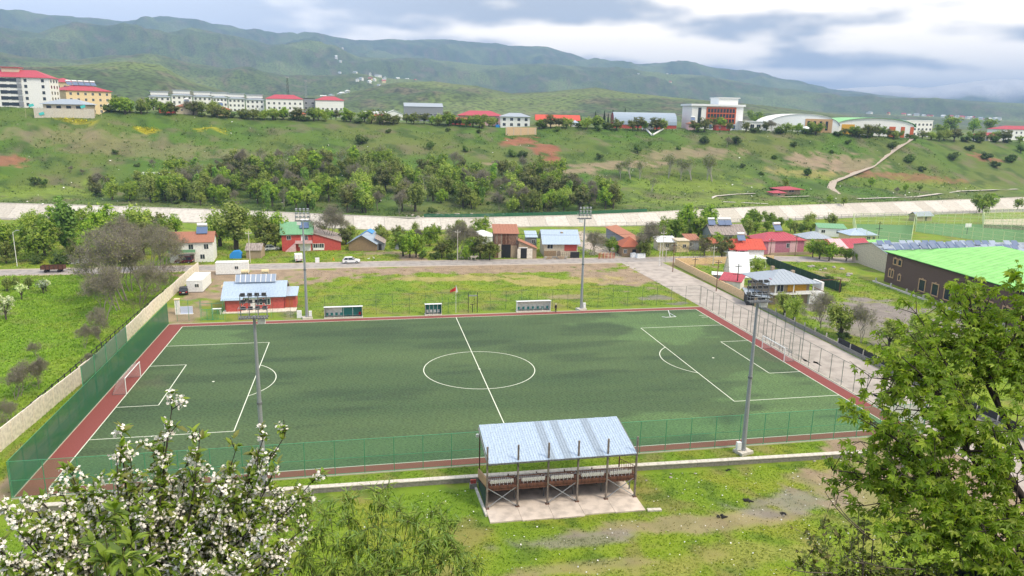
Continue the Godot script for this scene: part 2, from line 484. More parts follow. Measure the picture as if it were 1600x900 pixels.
[1, 7, 385.5, -295.2, 6.5, 2],
[1, 7, 367.4, -288.0, 4.8, 0],
[1, 7, 120.9, -323.8, 3.8, 2],
[1, 3, -117.4, -278.5, 4.3, 1],
[1, 3, -102.9, -278.6, 5.0, 0],
[1, 3, -88.0, -278.4, 4.4, 0],
[1, 3, -76.2, -279.9, 4.5, 1],
[1, 3, -151.0, -268.3, 3.6, 0],
[1, 3, -145.2, -266.8, 3.6, 0],
[1, 7, -162.3, -257.6, 4.0, 0],
[1, 7, -158.1, -256.7, 3.4, 2],
[1, 7, 177.7, -299.4, 5.2, 1],
[1, 3, 189.2, -293.9, 6.7, 2],
[1, 7, 196.8, -297.4, 5.2, 1],
[1, 7, 33.4, -238.1, 6.1, 2],
[1, 7, 31.6, -332.0, 2.3, 1],
[1, 7, -3.0, -327.7, 2.6, 0],
[1, 7, 49.4, -329.4, 2.6, 0],
[1, 7, 159.4, -293.3, 2.9, 2],
[1, 7, 96.1, -327.1, 3.4, 2],
[1, 7, 211.8, -279.3, 3.3, 2],
[1, 7, 253.5, -287.8, 2.6, 2],
[1, 7, 270.5, -298.1, 3.1, 0],
[1, 7, 363.3, -305.8, 4.1, 0],
[1, 7, 404.9, -308.8, 5.9, 2],
[2, 9, 118.4, -257.7, 12.0, 2],
[2, 9, 139.9, -258.4, 13.5, 0],
[2, 9, 151.3, -255.7, 12.1, 2],
[2, 9, 159.6, -254.6, 14.8, 0],
[2, 9, 162.1, -253.8, 14.1, 2],
[2, 9, 146.0, -257.4, 11.5, 1],
[2, 9, 122.5, -237.7, 7.6, 2],
[2, 9, 123.9, -258.1, 10.0, 0],
[2, 9, 113.9, -259.8, 9.3, 0],
[3, 7, -148.7, -325.0, 4.0, 0],
[3, 7, -148.8, -326.2, 3.8, 0],
[3, 0, -146.2, -326.9, 6.9, 2],
[3, 0, -144.5, -328.5, 8.6, 0],
[3, 0, -141.1, -326.9, 7.3, 1],
[3, 0, -139.1, -327.1, 5.5, 2],
[3, 7, -134.7, -330.5, 3.6, 2],
[3, 2, -133.7, -328.2, 8.8, 1],
[3, 0, -131.5, -331.0, 5.2, 1],
[3, 2, -128.5, -343.9, 6.0, 1],
[3, 1, -122.5, -332.7, 6.7, 2],
[3, 0, -122.0, -330.8, 7.9, 1],
[3, 1, -119.8, -332.1, 7.1, 1],
[3, 3, -110.1, -338.3, 8.7, 2],
[3, 1, -109.1, -336.5, 8.0, 1],
[3, 7, -104.9, -335.2, 2.6, 0],
[3, 2, -104.8, -337.3, 8.6, 1],
[3, 1, -99.3, -337.2, 5.9, 2],
[3, 2, -100.4, -342.6, 9.0, 0],
[3, 1, -96.6, -335.6, 6.3, 1],
[3, 1, -92.3, -337.0, 6.4, 2],
[3, 7, -89.1, -339.1, 2.8, 0],
[3, 7, -83.2, -339.3, 2.7, 1],
[3, 1, -83.1, -338.3, 6.5, 2],
[3, 1, -78.0, -338.4, 6.7, 2],
[3, 1, -76.9, -342.1, 5.2, 2],
[3, 2, -72.1, -339.0, 6.7, 2],
[3, 7, -72.8, -342.6, 4.2, 2],
[3, 2, -67.3, -340.4, 7.5, 2],
[3, 0, -66.0, -340.8, 6.7, 1],
[3, 7, -62.3, -343.4, 3.8, 0],
[3, 0, -61.8, -342.1, 7.5, 2],
[3, 7, -56.1, -342.0, 3.2, 1],
[3, 1, -53.5, -341.3, 8.3, 0],
[3, 7, -50.8, -340.7, 3.5, 0],
[3, 7, -49.9, -341.5, 3.5, 0],
[3, 0, -45.1, -342.5, 8.0, 1],
[3, 2, -42.5, -344.5, 8.0, 2],
[3, 0, -40.0, -357.9, 6.5, 1],
[3, 2, -38.3, -343.1, 4.7, 2],
[3, 0, -35.8, -356.2, 5.9, 2],
[3, 1, -33.0, -357.5, 6.2, 1],
[3, 7, -28.3, -345.8, 2.5, 2],
[3, 0, -26.5, -344.8, 8.2, 2],
[3, 0, -24.4, -343.6, 7.0, 0],
[3, 7, -19.5, -341.8, 3.3, 0],
[3, 0, -16.3, -345.1, 7.2, 1],
[3, 2, -12.2, -341.8, 6.1, 0],
[3, 1, -12.6, -353.2, 7.3, 0],
[3, 1, -7.5, -342.2, 6.4, 2],
[3, 1, -5.8, -341.8, 8.8, 2],
[3, 7, -1.5, -345.9, 3.5, 1],
[3, 1, 0.2, -341.6, 5.8, 0],
[3, 1, 2.6, -343.6, 5.8, 2],
[3, 1, 9.1, -359.1, 5.7, 2],
[3, 0, 11.2, -345.8, 5.2, 1],
[3, 1, 12.3, -343.5, 7.4, 2],
[3, 3, 17.7, -352.3, 5.9, 2],
[3, 1, 18.7, -345.3, 6.6, 1],
[3, 0, 23.1, -343.4, 5.6, 2],
[3, 1, 26.6, -341.6, 4.6, 2],
[3, 2, 28.0, -343.4, 7.3, 2],
[3, 1, 33.1, -344.5, 8.3, 1],
[3, 0, 33.5, -341.6, 8.3, 0],
[3, 7, 37.4, -344.5, 4.3, 1],
[3, 1, 40.4, -342.3, 6.0, 0],
[3, 0, 43.6, -340.2, 5.5, 1],
[3, 0, 47.6, -340.5, 7.8, 1],
[3, 0, 51.4, -339.7, 8.3, 1],
[3, 2, 52.8, -338.0, 5.1, 0],
[3, 2, 58.5, -347.1, 6.4, 0],
[3, 0, 61.8, -354.7, 6.2, 2],
[3, 0, 86.6, -332.9, 6.4, 1],
[3, 7, 89.6, -334.7, 3.2, 0],
[3, 1, 93.8, -333.1, 8.6, 1],
[3, 1, 99.2, -334.3, 5.6, 1],
[3, 0, 102.9, -337.8, 6.2, 0],
[3, 2, 102.9, -330.9, 4.9, 1],
[3, 2, 107.5, -337.3, 5.6, 2],
[3, 7, 110.7, -331.8, 2.6, 1],
[3, 7, 114.0, -337.9, 3.9, 2],
[3, 2, 114.4, -327.2, 8.2, 2],
[3, 0, 120.4, -329.9, 6.0, 0],
[3, 0, 122.4, -329.4, 8.2, 1],
[3, 7, 127.1, -328.3, 3.5, 2],
[3, 1, 128.7, -326.2, 4.9, 2],
[3, 1, 132.6, -324.7, 7.9, 2],
[3, 1, 142.5, -324.6, 6.6, 0],
[3, 1, 146.3, -325.5, 8.5, 1],
[3, 0, 150.0, -325.5, 5.8, 2],
[3, 7, 157.5, -334.0, 3.2, 0],
[3, 1, 156.9, -321.8, 8.8, 1],
[3, 2, 160.7, -323.3, 7.8, 2],
[3, 0, 165.9, -332.7, 4.9, 0],
[3, 1, 180.0, -319.1, 6.6, 1],
[3, 0, 181.4, -316.9, 5.6, 0],
[3, 1, 185.4, -316.5, 8.9, 0],
[3, 1, 198.2, -327.0, 9.0, 2],
[3, 0, 199.8, -323.8, 8.5, 2],
[3, 0, 206.4, -325.1, 4.7, 2],
[3, 1, 201.4, -315.9, 5.9, 0],
[3, 1, 210.6, -313.1, 6.9, 0],
[3, 7, 216.4, -312.0, 3.7, 1],
[3, 1, 231.4, -325.8, 6.7, 0],
[3, 3, 226.7, -310.1, 8.6, 0],
[3, 0, 229.9, -309.1, 5.0, 1],
[3, 7, 231.8, -309.2, 3.1, 0],
[3, 0, 236.4, -311.3, 6.4, 0],
[3, 2, 247.1, -322.2, 4.7, 2],
[3, 0, 243.6, -310.3, 6.4, 2],
[3, 7, 248.4, -309.3, 3.8, 2],
[3, 7, 251.3, -309.6, 3.8, 0],
[3, 0, 254.7, -308.3, 8.2, 1],
[3, 0, 263.6, -321.0, 5.7, 0],
[3, 3, 270.4, -324.8, 7.0, 0],
[3, 7, 269.8, -307.1, 3.7, 1],
[3, 1, 275.1, -309.4, 4.6, 0],
[3, 0, 279.6, -308.0, 6.9, 1],
[3, 7, 283.5, -309.4, 4.1, 0],
[3, 1, 284.1, -307.5, 6.5, 2],
[3, 1, 289.8, -307.6, 8.9, 0],
[3, 1, 290.8, -308.1, 4.7, 0],
[3, 1, 294.8, -309.3, 8.5, 0],
[3, 0, 300.3, -310.8, 7.0, 1],
[3, 1, 306.8, -311.2, 5.6, 1],
[3, 2, 309.1, -308.7, 6.3, 0],
[3, 0, 313.9, -310.4, 5.3, 1],
[3, 7, 324.5, -314.1, 3.1, 1],
[3, 7, 325.4, -310.7, 3.3, 2],
[3, 1, 337.1, -317.5, 5.9, 2],
[3, 2, 340.9, -314.0, 6.3, 2],
[3, 2, 346.0, -313.0, 7.5, 1],
[3, 2, 352.6, -316.6, 7.6, 0],
[3, 0, 367.2, -332.0, 6.1, 0],
[3, 1, 359.9, -316.3, 8.7, 1],
[3, 3, 376.9, -331.5, 7.5, 1],
[3, 7, 369.9, -318.1, 4.0, 1],
[3, 7, 371.3, -319.0, 3.0, 1],
[3, 0, 378.1, -320.5, 6.3, 1],
[3, 7, 381.0, -318.6, 3.7, 0],
[3, 1, 383.3, -319.8, 7.7, 0],
[3, 1, 395.2, -324.3, 5.7, 2],
[3, 2, 403.2, -328.5, 7.9, 2],
[3, 7, 397.1, -322.1, 4.3, 2],
[3, 1, 404.4, -323.7, 8.6, 1],
[3, 7, 407.2, -323.1, 2.9, 1],
[3, 0, 418.0, -324.4, 5.4, 0],
[3, 0, -141.2, -325.4, 8.8, 2],
[3, 0, 399.4, -646.1, 16.6, 1],
[3, 0, 293.8, -448.3, 10.3, 0],
[3, 0, 436.5, -598.3, 11.9, 1],
[3, 0, 576.0, -569.3, 17.1, 0],
[3, 0, 554.9, -516.3, 14.7, 2],
[3, 0, 446.2, -429.5, 10.5, 1],
[3, 0, 644.2, -593.1, 15.2, 0],
[3, 0, -140.0, -378.6, 7.7, 1],
[3, 5, 137.1, -383.0, 9.5, 2],
[3, 5, 143.1, -382.1, 10.4, 1],
[3, 5, 145.7, -381.6, 8.7, 0],
[3, 5, 148.6, -380.9, 11.3, 2],
[3, 5, 156.7, -379.4, 12.1, 2],
[3, 5, 166.9, -377.5, 7.8, 1],
[3, 5, 169.5, -377.0, 8.7, 2],
[3, 5, 174.1, -376.1, 7.8, 1],
[3, 5, 119.4, -387.1, 6.1, 1],
[3, 5, 99.0, -391.3, 6.1, 1],
[3, 5, 127.8, -385.3, 6.1, 2],
[3, 5, 160.5, -378.6, 9.5, 2],
[3, 5, 179.7, -375.0, 6.1, 2],
[3, 6, -158.9, -387.5, 6.0, 2],
[4, 4, -99.7, -112.2, 16.5, 1],
[4, 0, -112.0, -108.6, 9.1, 0],
[4, 0, -102.6, -100.5, 11.2, 1],
[4, 1, -103.8, -107.8, 10.5, 2],
[4, 0, -90.5, -106.6, 12.3, 2],
[4, 0, -88.7, -111.2, 14.1, 2],
[4, 0, -90.0, -97.5, 8.8, 2],
[4, 1, -91.0, -95.9, 7.4, 0],
[4, 2, -87.8, -136.3, 11.7, 2],
[4, 0, -86.7, -116.0, 11.1, 1],
[4, 1, -109.1, -97.7, 6.6, 2],
[4, 0, -79.2, -120.7, 8.7, 1],
[4, 7, -101.3, -96.9, 2.7, 0],
[4, 7, -93.4, -96.1, 3.0, 2],
[4, 7, -95.5, -95.5, 3.3, 1],
[4, 0, -115.3, -108.9, 10.5, 2],
[4, 0, -118.1, -104.7, 10.9, 2],
[4, 2, -114.8, -123.8, 10.3, 2],
[4, 0, -110.1, -134.5, 11.0, 2],
[4, 8, -86.5, -93.8, 3.0, 0],
[4, 8, -90.2, -93.3, 2.6, 2],
[4, 1, -81.1, -135.8, 8.9, 2],
[4, 0, -77.4, -140.5, 7.4, 2],
[4, 2, -118.8, -138.8, 9.9, 2],
[4, 0, -101.5, -130.4, 12.0, 0],
[4, 1, -78.4, -107.3, 10.0, 0],
[4, 0, -80.0, -100.9, 8.3, 1],
[5, 3, -68.3, -53.5, 17.5, 2],
[5, 3, -66.7, -62.1, 16.1, 1],
[5, 3, -67.5, -38.2, 10.9, 0],
[5, 3, -75.9, -72.9, 16.6, 0],
[5, 3, -67.3, -75.5, 12.4, 2],
[5, 3, -74.5, -83.7, 14.4, 0],
[5, 3, -69.5, -62.5, 14.4, 1],
[5, 3, -70.7, -83.3, 13.5, 2],
[5, 3, -67.2, -45.4, 11.2, 2],
[5, 3, -64.3, -50.3, 9.4, 2],
[5, 3, -72.7, -59.8, 13.5, 2],
[5, 3, -68.6, -87.0, 11.5, 1],
[6, 6, -89.6, -57.2, 4.1, 2],
[6, 6, -87.2, -62.1, 3.4, 1],
[6, 6, -87.6, -64.6, 3.1, 2],
[6, 6, -85.7, -40.5, 5.7, 0],
[6, 2, -95.7, -65.5, 3.4, 1],
[6, 2, -94.3, -66.6, 3.4, 1],
[6, 2, -92.0, -66.9, 3.2, 1],
[6, 2, -94.5, -56.7, 4.0, 0],
[6, 3, -66.5, 2.4, 5.6, 2],
[6, 3, -64.9, -0.4, 5.6, 0],
[6, 3, -66.4, 3.7, 5.2, 0],
[6, 3, -65.2, -26.0, 5.5, 2],
[6, 3, -65.2, -19.7, 4.6, 0],
[6, 3, -62.2, 18.1, 4.4, 2],
[6, 3, -63.4, 14.0, 4.1, 2],
[6, 3, -66.1, -32.7, 4.8, 2],
[6, 3, -70.7, -15.3, 3.1, 2],
[6, 3, -62.8, -21.2, 4.0, 1],
[6, 3, -61.0, -7.7, 3.4, 1],
[5, 8, -63.1, -68.1, 6.0, 0],
[5, 8, -63.3, -61.7, 5.2, 1],
[5, 8, -63.1, -71.5, 4.6, 1],
[5, 8, -63.6, -57.5, 5.1, 1],
[5, 8, -62.7, -50.1, 4.0, 0],
[5, 8, -63.0, -46.4, 3.4, 0],
[5, 8, -63.7, -66.2, 5.3, 0],
[5, 8, -62.9, -41.4, 3.1, 1],
[7, 2, -60.1, -119.0, 12.6, 2],
[7, 2, -55.0, -113.2, 15.4, 1],
[7, 0, -61.7, -101.9, 4.3, 0],
[7, 0, -44.0, -114.3, 11.4, 2],
[7, 1, -46.2, -110.3, 10.8, 2],
[7, 0, -51.9, -133.4, 10.2, 1],
[7, 3, -28.3, -116.2, 14.0, 1],
[7, 3, -30.8, -128.0, 10.2, 1],
[7, 0, -22.7, -121.4, 4.4, 1],
[7, 0, -5.4, -95.5, 8.7, 2],
[7, 0, 1.9, -113.5, 7.5, 0],
[7, 0, -7.1, -98.6, 7.3, 1],
[7, 0, -3.6, -96.3, 6.6, 1],
[7, 3, 7.9, -93.3, 11.3, 0],
[7, 2, 5.4, -95.5, 7.3, 0],
[7, 1, 14.1, -91.7, 7.3, 1],
[7, 0, 12.5, -92.9, 6.6, 2],
[7, 1, 3.4, -93.7, 5.4, 0],
[7, 1, 16.7, -90.6, 6.1, 2],
[7, 3, 13.9, -96.6, 8.9, 0],
[7, 0, 10.0, -91.2, 4.3, 2],
[7, 7, -1.9, -94.3, 2.5, 2],
[7, 7, 1.6, -93.0, 2.5, 0],
[7, 7, 5.9, -91.6, 2.2, 0],
[7, 3, 47.7, -95.4, 8.0, 2],
[7, 3, 48.2, -93.3, 7.5, 0],
[7, 0, 41.9, -95.9, 4.9, 2],
[7, 3, 63.0, -91.9, 11.7, 1],
[7, 3, 65.7, -93.7, 9.2, 2],
[7, 1, 62.8, -89.9, 6.4, 2],
[7, 0, 55.3, -99.9, 4.7, 1],
[7, 0, 56.7, -96.6, 3.8, 2],
[7, 0, 83.7, -125.1, 7.5, 0],
[7, 0, 91.7, -127.2, 12.0, 2],
[7, 0, 103.7, -134.9, 10.2, 2],
[7, 0, 93.9, -121.6, 8.8, 0],
[7, 0, 84.4, -118.5, 8.6, 1],
[7, 0, 77.5, -112.8, 6.3, 0],
[7, 0, 90.4, -100.0, 6.0, 2],
[7, 8, 68.2, -87.4, 5.2, 2],
[7, 8, 71.6, -86.1, 4.8, 0],
[7, 8, 77.3, -85.6, 6.7, 2],
[7, 8, 81.6, -86.1, 5.6, 0],
[7, 1, 84.4, -84.9, 6.4, 0],
[7, 1, 89.4, -89.4, 6.1, 1],
[7, 0, 94.9, -94.1, 5.5, 1],
[7, 0, 98.7, -99.2, 5.2, 1],
[7, 1, 81.5, -90.1, 6.9, 0],
[7, 8, 74.0, -84.9, 4.5, 1],
[7, 0, 127.6, -143.9, 7.3, 1],
[7, 0, 135.4, -148.3, 5.9, 1],
[7, 0, 133.9, -138.7, 5.3, 1],
[7, 0, 127.6, -148.9, 6.4, 2],
[7, 0, 135.4, -132.5, 5.2, 2],
[7, 0, 114.3, -82.0, 6.5, 1],
[7, 0, 115.4, -78.9, 6.0, 2],
[7, 0, 120.7, -78.4, 4.5, 1],
[7, 0, 131.2, -80.3, 5.0, 2],
[7, 0, 114.1, -85.0, 5.8, 2],
[7, 7, 139.1, -132.2, 3.3, 2],
[7, 1, 118.9, -82.5, 4.6, 1],
[7, 0, 123.0, -76.2, 3.7, 2],
[7, 0, 143.4, -135.0, 3.8, 1],
[8, 2, 70.6, -7.9, 7.6, 0],
[8, 3, 72.7, -4.4, 7.9, 2],
[8, 2, 75.5, -0.5, 6.1, 0],
[8, 3, 71.1, -14.9, 8.7, 2],
[8, 2, 68.8, -20.9, 5.8, 2],
[8, 2, 69.0, -24.9, 5.4, 0],
[8, 2, 76.5, 5.1, 6.7, 0],
[8, 2, 86.1, -5.1, 6.1, 2],
[8, 7, 96.6, -46.6, 2.2, 0],
[8, 7, 70.8, -7.1, 1.7, 1],
[8, 7, 98.4, -53.6, 2.0, 0],
[8, 2, 84.4, -64.4, 5.5, 2],
[8, 0, 267.7, -183.6, 8.9, 2],
[8, 0, 262.8, -183.8, 8.9, 1],
[8, 0, 254.7, -173.2, 7.5, 0],
[8, 0, 291.7, -191.9, 5.6, 0],
[8, 0, 205.9, -215.3, 4.4, 2],
[8, 0, 210.5, -210.2, 4.3, 0],
[8, 0, 200.8, -247.0, 4.7, 0],
[8, 0, 256.7, -254.1, 5.7, 2],
[8, 0, 274.3, -248.0, 4.9, 2],
[8, 0, 285.6, -251.2, 3.6, 1],
[8, 3, 262.9, -240.9, 4.8, 0]]

var rng := RandomNumberGenerator.new()
var M := {}
var noise_a := FastNoiseLite.new()
var noise_b := FastNoiseLite.new()
var noise_c := FastNoiseLite.new()
var taken := {}

class MB:
	var v := PackedVector3Array()
	var n := PackedVector3Array()
	var c := PackedColorArray()
	var ix := PackedInt32Array()
	var col := Color(1, 1, 1)
	func poly(p: Array, hint := Vector3.ZERO) -> void:
		var a: Vector3 = p[0]
		var b: Vector3 = p[1]
		var d: Vector3 = p[2]
		var q := p
		var nn := (d - a).cross(b - a).normalized()
		if hint != Vector3.ZERO and nn.dot(hint) < 0.0:
			q = p.duplicate()
			q.reverse()
			nn = -nn
		var s := v.size()
		for k in q:
			v.append(k)
			n.append(nn)
			c.append(col)
		for k in range(1, q.size() - 1):
			ix.append(s)
			ix.append(s + k)
			ix.append(s + k + 1)
	func obox(t: Transform3D, s: Vector3) -> void:
		var h := s * 0.5
		for f in [[Vector3(1, 0, 0), Vector3(0, 1, 0), Vector3(0, 0, 1)], [Vector3(0, 1, 0), Vector3(0, 0, 1), Vector3(1, 0, 0)], [Vector3(0, 0, 1), Vector3(1, 0, 0), Vector3(0, 1, 0)]]:
			for sg in [-1.0, 1.0]:
				var o: Vector3 = f[0] * sg * h
				var e1: Vector3 = f[1] * h
				var e2: Vector3 = f[2] * h
				poly([t * (o - e1 - e2), t * (o + e1 - e2), t * (o + e1 + e2), t * (o - e1 + e2)], t.basis * (f[0] * sg))
	func box(a: Vector3, b: Vector3) -> void:
		obox(Transform3D(Basis(), (a + b) * 0.5), (b - a).abs())
	func bar(a: Vector3, b: Vector3, w: float, h := -1.0) -> void:
		var d := b - a
		var l := d.length()
		if l < 0.0001: return
		d /= l
		var up := Vector3.UP if absf(d.y) < 0.95 else Vector3.RIGHT
		var x := up.cross(d).normalized()
		var y := d.cross(x)
		obox(Transform3D(Basis(x, y, d), (a + b) * 0.5), Vector3(w, w if h < 0.0 else h, l))
	func tube(a: Vector3, b: Vector3, r0: float, r1: float, k := 6, caps := false) -> void:
		var d := (b - a).normalized()
		var up := Vector3.UP if absf(d.y) < 0.95 else Vector3.RIGHT
		var x := up.cross(d).normalized()
		var y := d.cross(x)
		var s := v.size()
		for i in k:
			var t := TAU * i / k
			var o := x * cos(t) + y * sin(t)
			v.append(a + o * r0)
			v.append(b + o * r1)
			n.append(o)
			n.append(o)
			c.append(col)
			c.append(col)
		for i in k:
			var p := s + i * 2
			var q := s + ((i + 1) % k) * 2
			ix.append_array(PackedInt32Array([p, p + 1, q + 1, p, q + 1, q]))
		if caps:
			var top := []
			var bot := []
			for i in k:
				var t := TAU * i / k
				var o := x * cos(t) + y * sin(t)
				top.append(b + o * r1)
				bot.append(a + o * r0)
			poly(top, d)
			poly(bot, -d)
	func slab(a: Vector3, b: Vector3, d: Vector3, e: Vector3, th: float) -> void:
		var dn := Vector3(0, -th, 0)
		poly([a, b, d, e], Vector3.UP)
		poly([a + dn, b + dn, d + dn, e + dn], Vector3.DOWN)
		var m := (a + b + d + e) * 0.25
		for s in [[a, b], [b, d], [d, e], [e, a]]:
			poly([s[0], s[1], s[1] + dn, s[0] + dn], (s[0] + s[1]) * 0.5 - m)
	func extrude(p: Array, off: Vector3) -> void:   # a flat outline pushed along off
		var q := []
		var m := Vector3.ZERO
		for k in p:
			q.append(k + off)
			m += k / p.size()
		poly(p, -off)
		poly(q, off)
		for i in p.size():
			var j := (i + 1) % p.size()
			var e: Vector3 = p[j] - p[i]
			var out := off.cross(e)
			var aw: Vector3 = (p[i] + p[j]) * 0.5 - m
			poly([p[i], p[j], q[j], q[i]], out if out.dot(aw) > 0.0 else -out)
	func mesh() -> ArrayMesh:
		var a := []
		a.resize(Mesh.ARRAY_MAX)
		a[Mesh.ARRAY_VERTEX] = v
		a[Mesh.ARRAY_NORMAL] = n
		a[Mesh.ARRAY_COLOR] = c
		a[Mesh.ARRAY_INDEX] = ix
		var m := ArrayMesh.new()
		m.add_surface_from_arrays(Mesh.PRIMITIVE_TRIANGLES, a)
		return m

func lin(hex: String) -> Color:
	return Color(hex).srgb_to_linear()

func numbered(called: String) -> String:
	var k: int = taken.get(called, 0)
	taken[called] = k + 1
	return called if k == 0 else "%s_%03d" % [called, k]

func tag(o: Node3D, label: String, category: String, group := "") -> Node3D:
	o.set_meta("label", label)
	o.set_meta("category", category)
	if group != "":
		o.set_meta("group", group)
	return o

func thing(called: String, label: String, category: String, pos := Vector3.ZERO, turn := 0.0, group := "") -> Node3D:
	var o := Node3D.new()
	o.name = numbered(called)
	add_child(o)
	o.position = pos
	o.rotation.y = turn
	return tag(o, label, category, group)

func put(parent: Node3D, called: String, mesh: Mesh, material: Material, at := Vector3.ZERO) -> MeshInstance3D:
	var o := MeshInstance3D.new()
	o.name = numbered(called) if parent == self else called
	o.mesh = mesh
	o.material_override = material
	parent.add_child(o, true)
	o.position = at
	return o

func part(parent: Node3D, called: String, mb: MB, material: Material) -> MeshInstance3D:
	return put(parent, called, mb.mesh(), material)

func structure(called: String, mb: MB, material: Material) -> MeshInstance3D:
	var o := part(self, called, mb, material)
	o.set_meta("kind", "structure")
	return o

func boxpart(parent: Node3D, called: String, a: Vector3, b: Vector3, material: Material) -> MeshInstance3D:
	var m := MB.new()
	m.box(a, b)
	return part(parent, called, m, material)

func scatter(parent: Node3D, called: String, mesh: Mesh, material: Material, xf: Array, cols := []) -> MultiMeshInstance3D:
	var mm := MultiMesh.new()
	mm.transform_format = MultiMesh.TRANSFORM_3D
	mm.use_colors = not cols.is_empty()
	mm.mesh = mesh
	mm.instance_count = xf.size()
	for i in xf.size():
		mm.set_instance_transform(i, xf[i])
		if not cols.is_empty():
			mm.set_instance_color(i, cols[i])
	var o := MultiMeshInstance3D.new()
	o.name = numbered(called) if parent == self else called
	o.multimesh = mm
	o.material_override = material
	parent.add_child(o, true)
	o.set_meta("kind", "stuff")
	return o

# ---------------------------------------------------------------- textures and materials
func noise_tex(sd: int, freq: float, oct: int, lo: float, hi: float, size := 256, stretch := Vector2.ONE) -> ImageTexture:
	var f := FastNoiseLite.new()
	f.seed = sd
	f.noise_type = FastNoiseLite.TYPE_SIMPLEX_SMOOTH
	f.frequency = freq
	f.fractal_octaves = oct
	var src := f.get_seamless_image(int(size / stretch.x), int(size / stretch.y))
	src.resize(size, size, Image.INTERPOLATE_CUBIC)
	src.convert(Image.FORMAT_RGB8)
	var d := src.get_data()
	for i in range(0, d.size(), 3):
		var g := clampf(lerpf(lo, hi, d[i] / 255.0), 0.0, 1.0)
		var b := int(g * 255.0)
		d[i] = b
		d[i + 1] = b
		d[i + 2] = b
	return ImageTexture.create_from_image(Image.create_from_data(size, size, false, Image.FORMAT_RGB8, d))

var TX := {}

func mat(key: String, hex: String, rough := 0.9, tex := "", scale := 0.5, metal := 0.0) -> StandardMaterial3D:
	if M.has(key):
		return M[key]
	var m := StandardMaterial3D.new()
	m.albedo_color = Color(hex)
	m.roughness = rough
	m.metallic = metal
	if tex != "":
		m.albedo_texture = TX[tex]
		m.uv1_triplanar = true
		m.uv1_world_triplanar = true
		m.uv1_scale = Vector3.ONE * scale
	M[key] = m
	return m

func vmat(key: String, rough := 0.95, tex := "", scale := 0.5, back := Color(0, 0, 0)) -> StandardMaterial3D:
	var m := mat(key, "#ffffff", rough, tex, scale)
	m.vertex_color_use_as_albedo = true
	if back != Color(0, 0, 0):
		m.backlight_enabled = true
		m.backlight = back
	return m

func clear(key: String, hex: String, alpha: float, rough := 0.9) -> StandardMaterial3D:
	var m := mat(key, hex, rough)
	m.albedo_color.a = alpha
	m.transparency = BaseMaterial3D.TRANSPARENCY_ALPHA
	return m

func make_textures() -> void:
	TX.fine = noise_tex(1, 0.06, 5, 0.78, 1.12)
	TX.soft = noise_tex(2, 0.02, 5, 0.9, 1.06)
	TX.stain = noise_tex(3, 0.012, 5, 0.82, 1.1, 512)
	TX.grass = noise_tex(4, 0.09, 5, 0.55, 1.3, 512)
	TX.turf = noise_tex(5, 0.05, 5, 0.5, 1.3, 512, Vector2(3, 1))
	TX.rust = noise_tex(6, 0.03, 5, 0.6, 1.2, 256, Vector2(1, 3))
	TX.hill = noise_tex(7, 0.035, 6, 0.2, 1.6, 1024)

func lerp_curve(xs: Array, ys: Array, x: float) -> float:
	var k := xs.size()
	if x <= xs[0]: return ys[0]
	if x >= xs[k - 1]: return ys[k - 1]
	for i in range(1, k):
		if x <= xs[i]:
			return lerpf(ys[i - 1], ys[i], (x - xs[i - 1]) / (xs[i] - xs[i - 1]))
	return ys[k - 1]

func ground_y(x: float, z: float) -> float:
	if z > 60.0:
		var t := minf(1.0, (z - 60.0) / 52.0)
		return 39.0 * (0.25 * t + 0.75 * t * t)
	var zb := lerp_curve(RIVER_FAR_X, RIVER_FAR_Z, x)
	if z >= zb: return 0.0
	var zc := lerp_curve(FOOT_X, FOOT_Z, x)
	var yc := lerp_curve(FOOT_X, FOOT_Y, x)
	var zd := lerp_curve(EDGE_X, EDGE_Z, x)
	var yd := lerp_curve(EDGE_X, EDGE_Y, x)
	if z >= zc:
		var t := (zb - z) / (zb - zc)
		return yc * t * t * (0.6 + 0.4 * t)
	if z >= zd:
		var t := (zc - z) / (zc - zd)
		return yc + (yd - yc) * (t * 0.75 + 0.25 * t * t * (3.0 - 2.0 * t))
	return yd + minf(6.0, (zd - z) * 0.012)

func nz(f: FastNoiseLite, x: float, z: float, s := 1.0) -> float:
	return f.get_noise_2d(x * s, z * s)


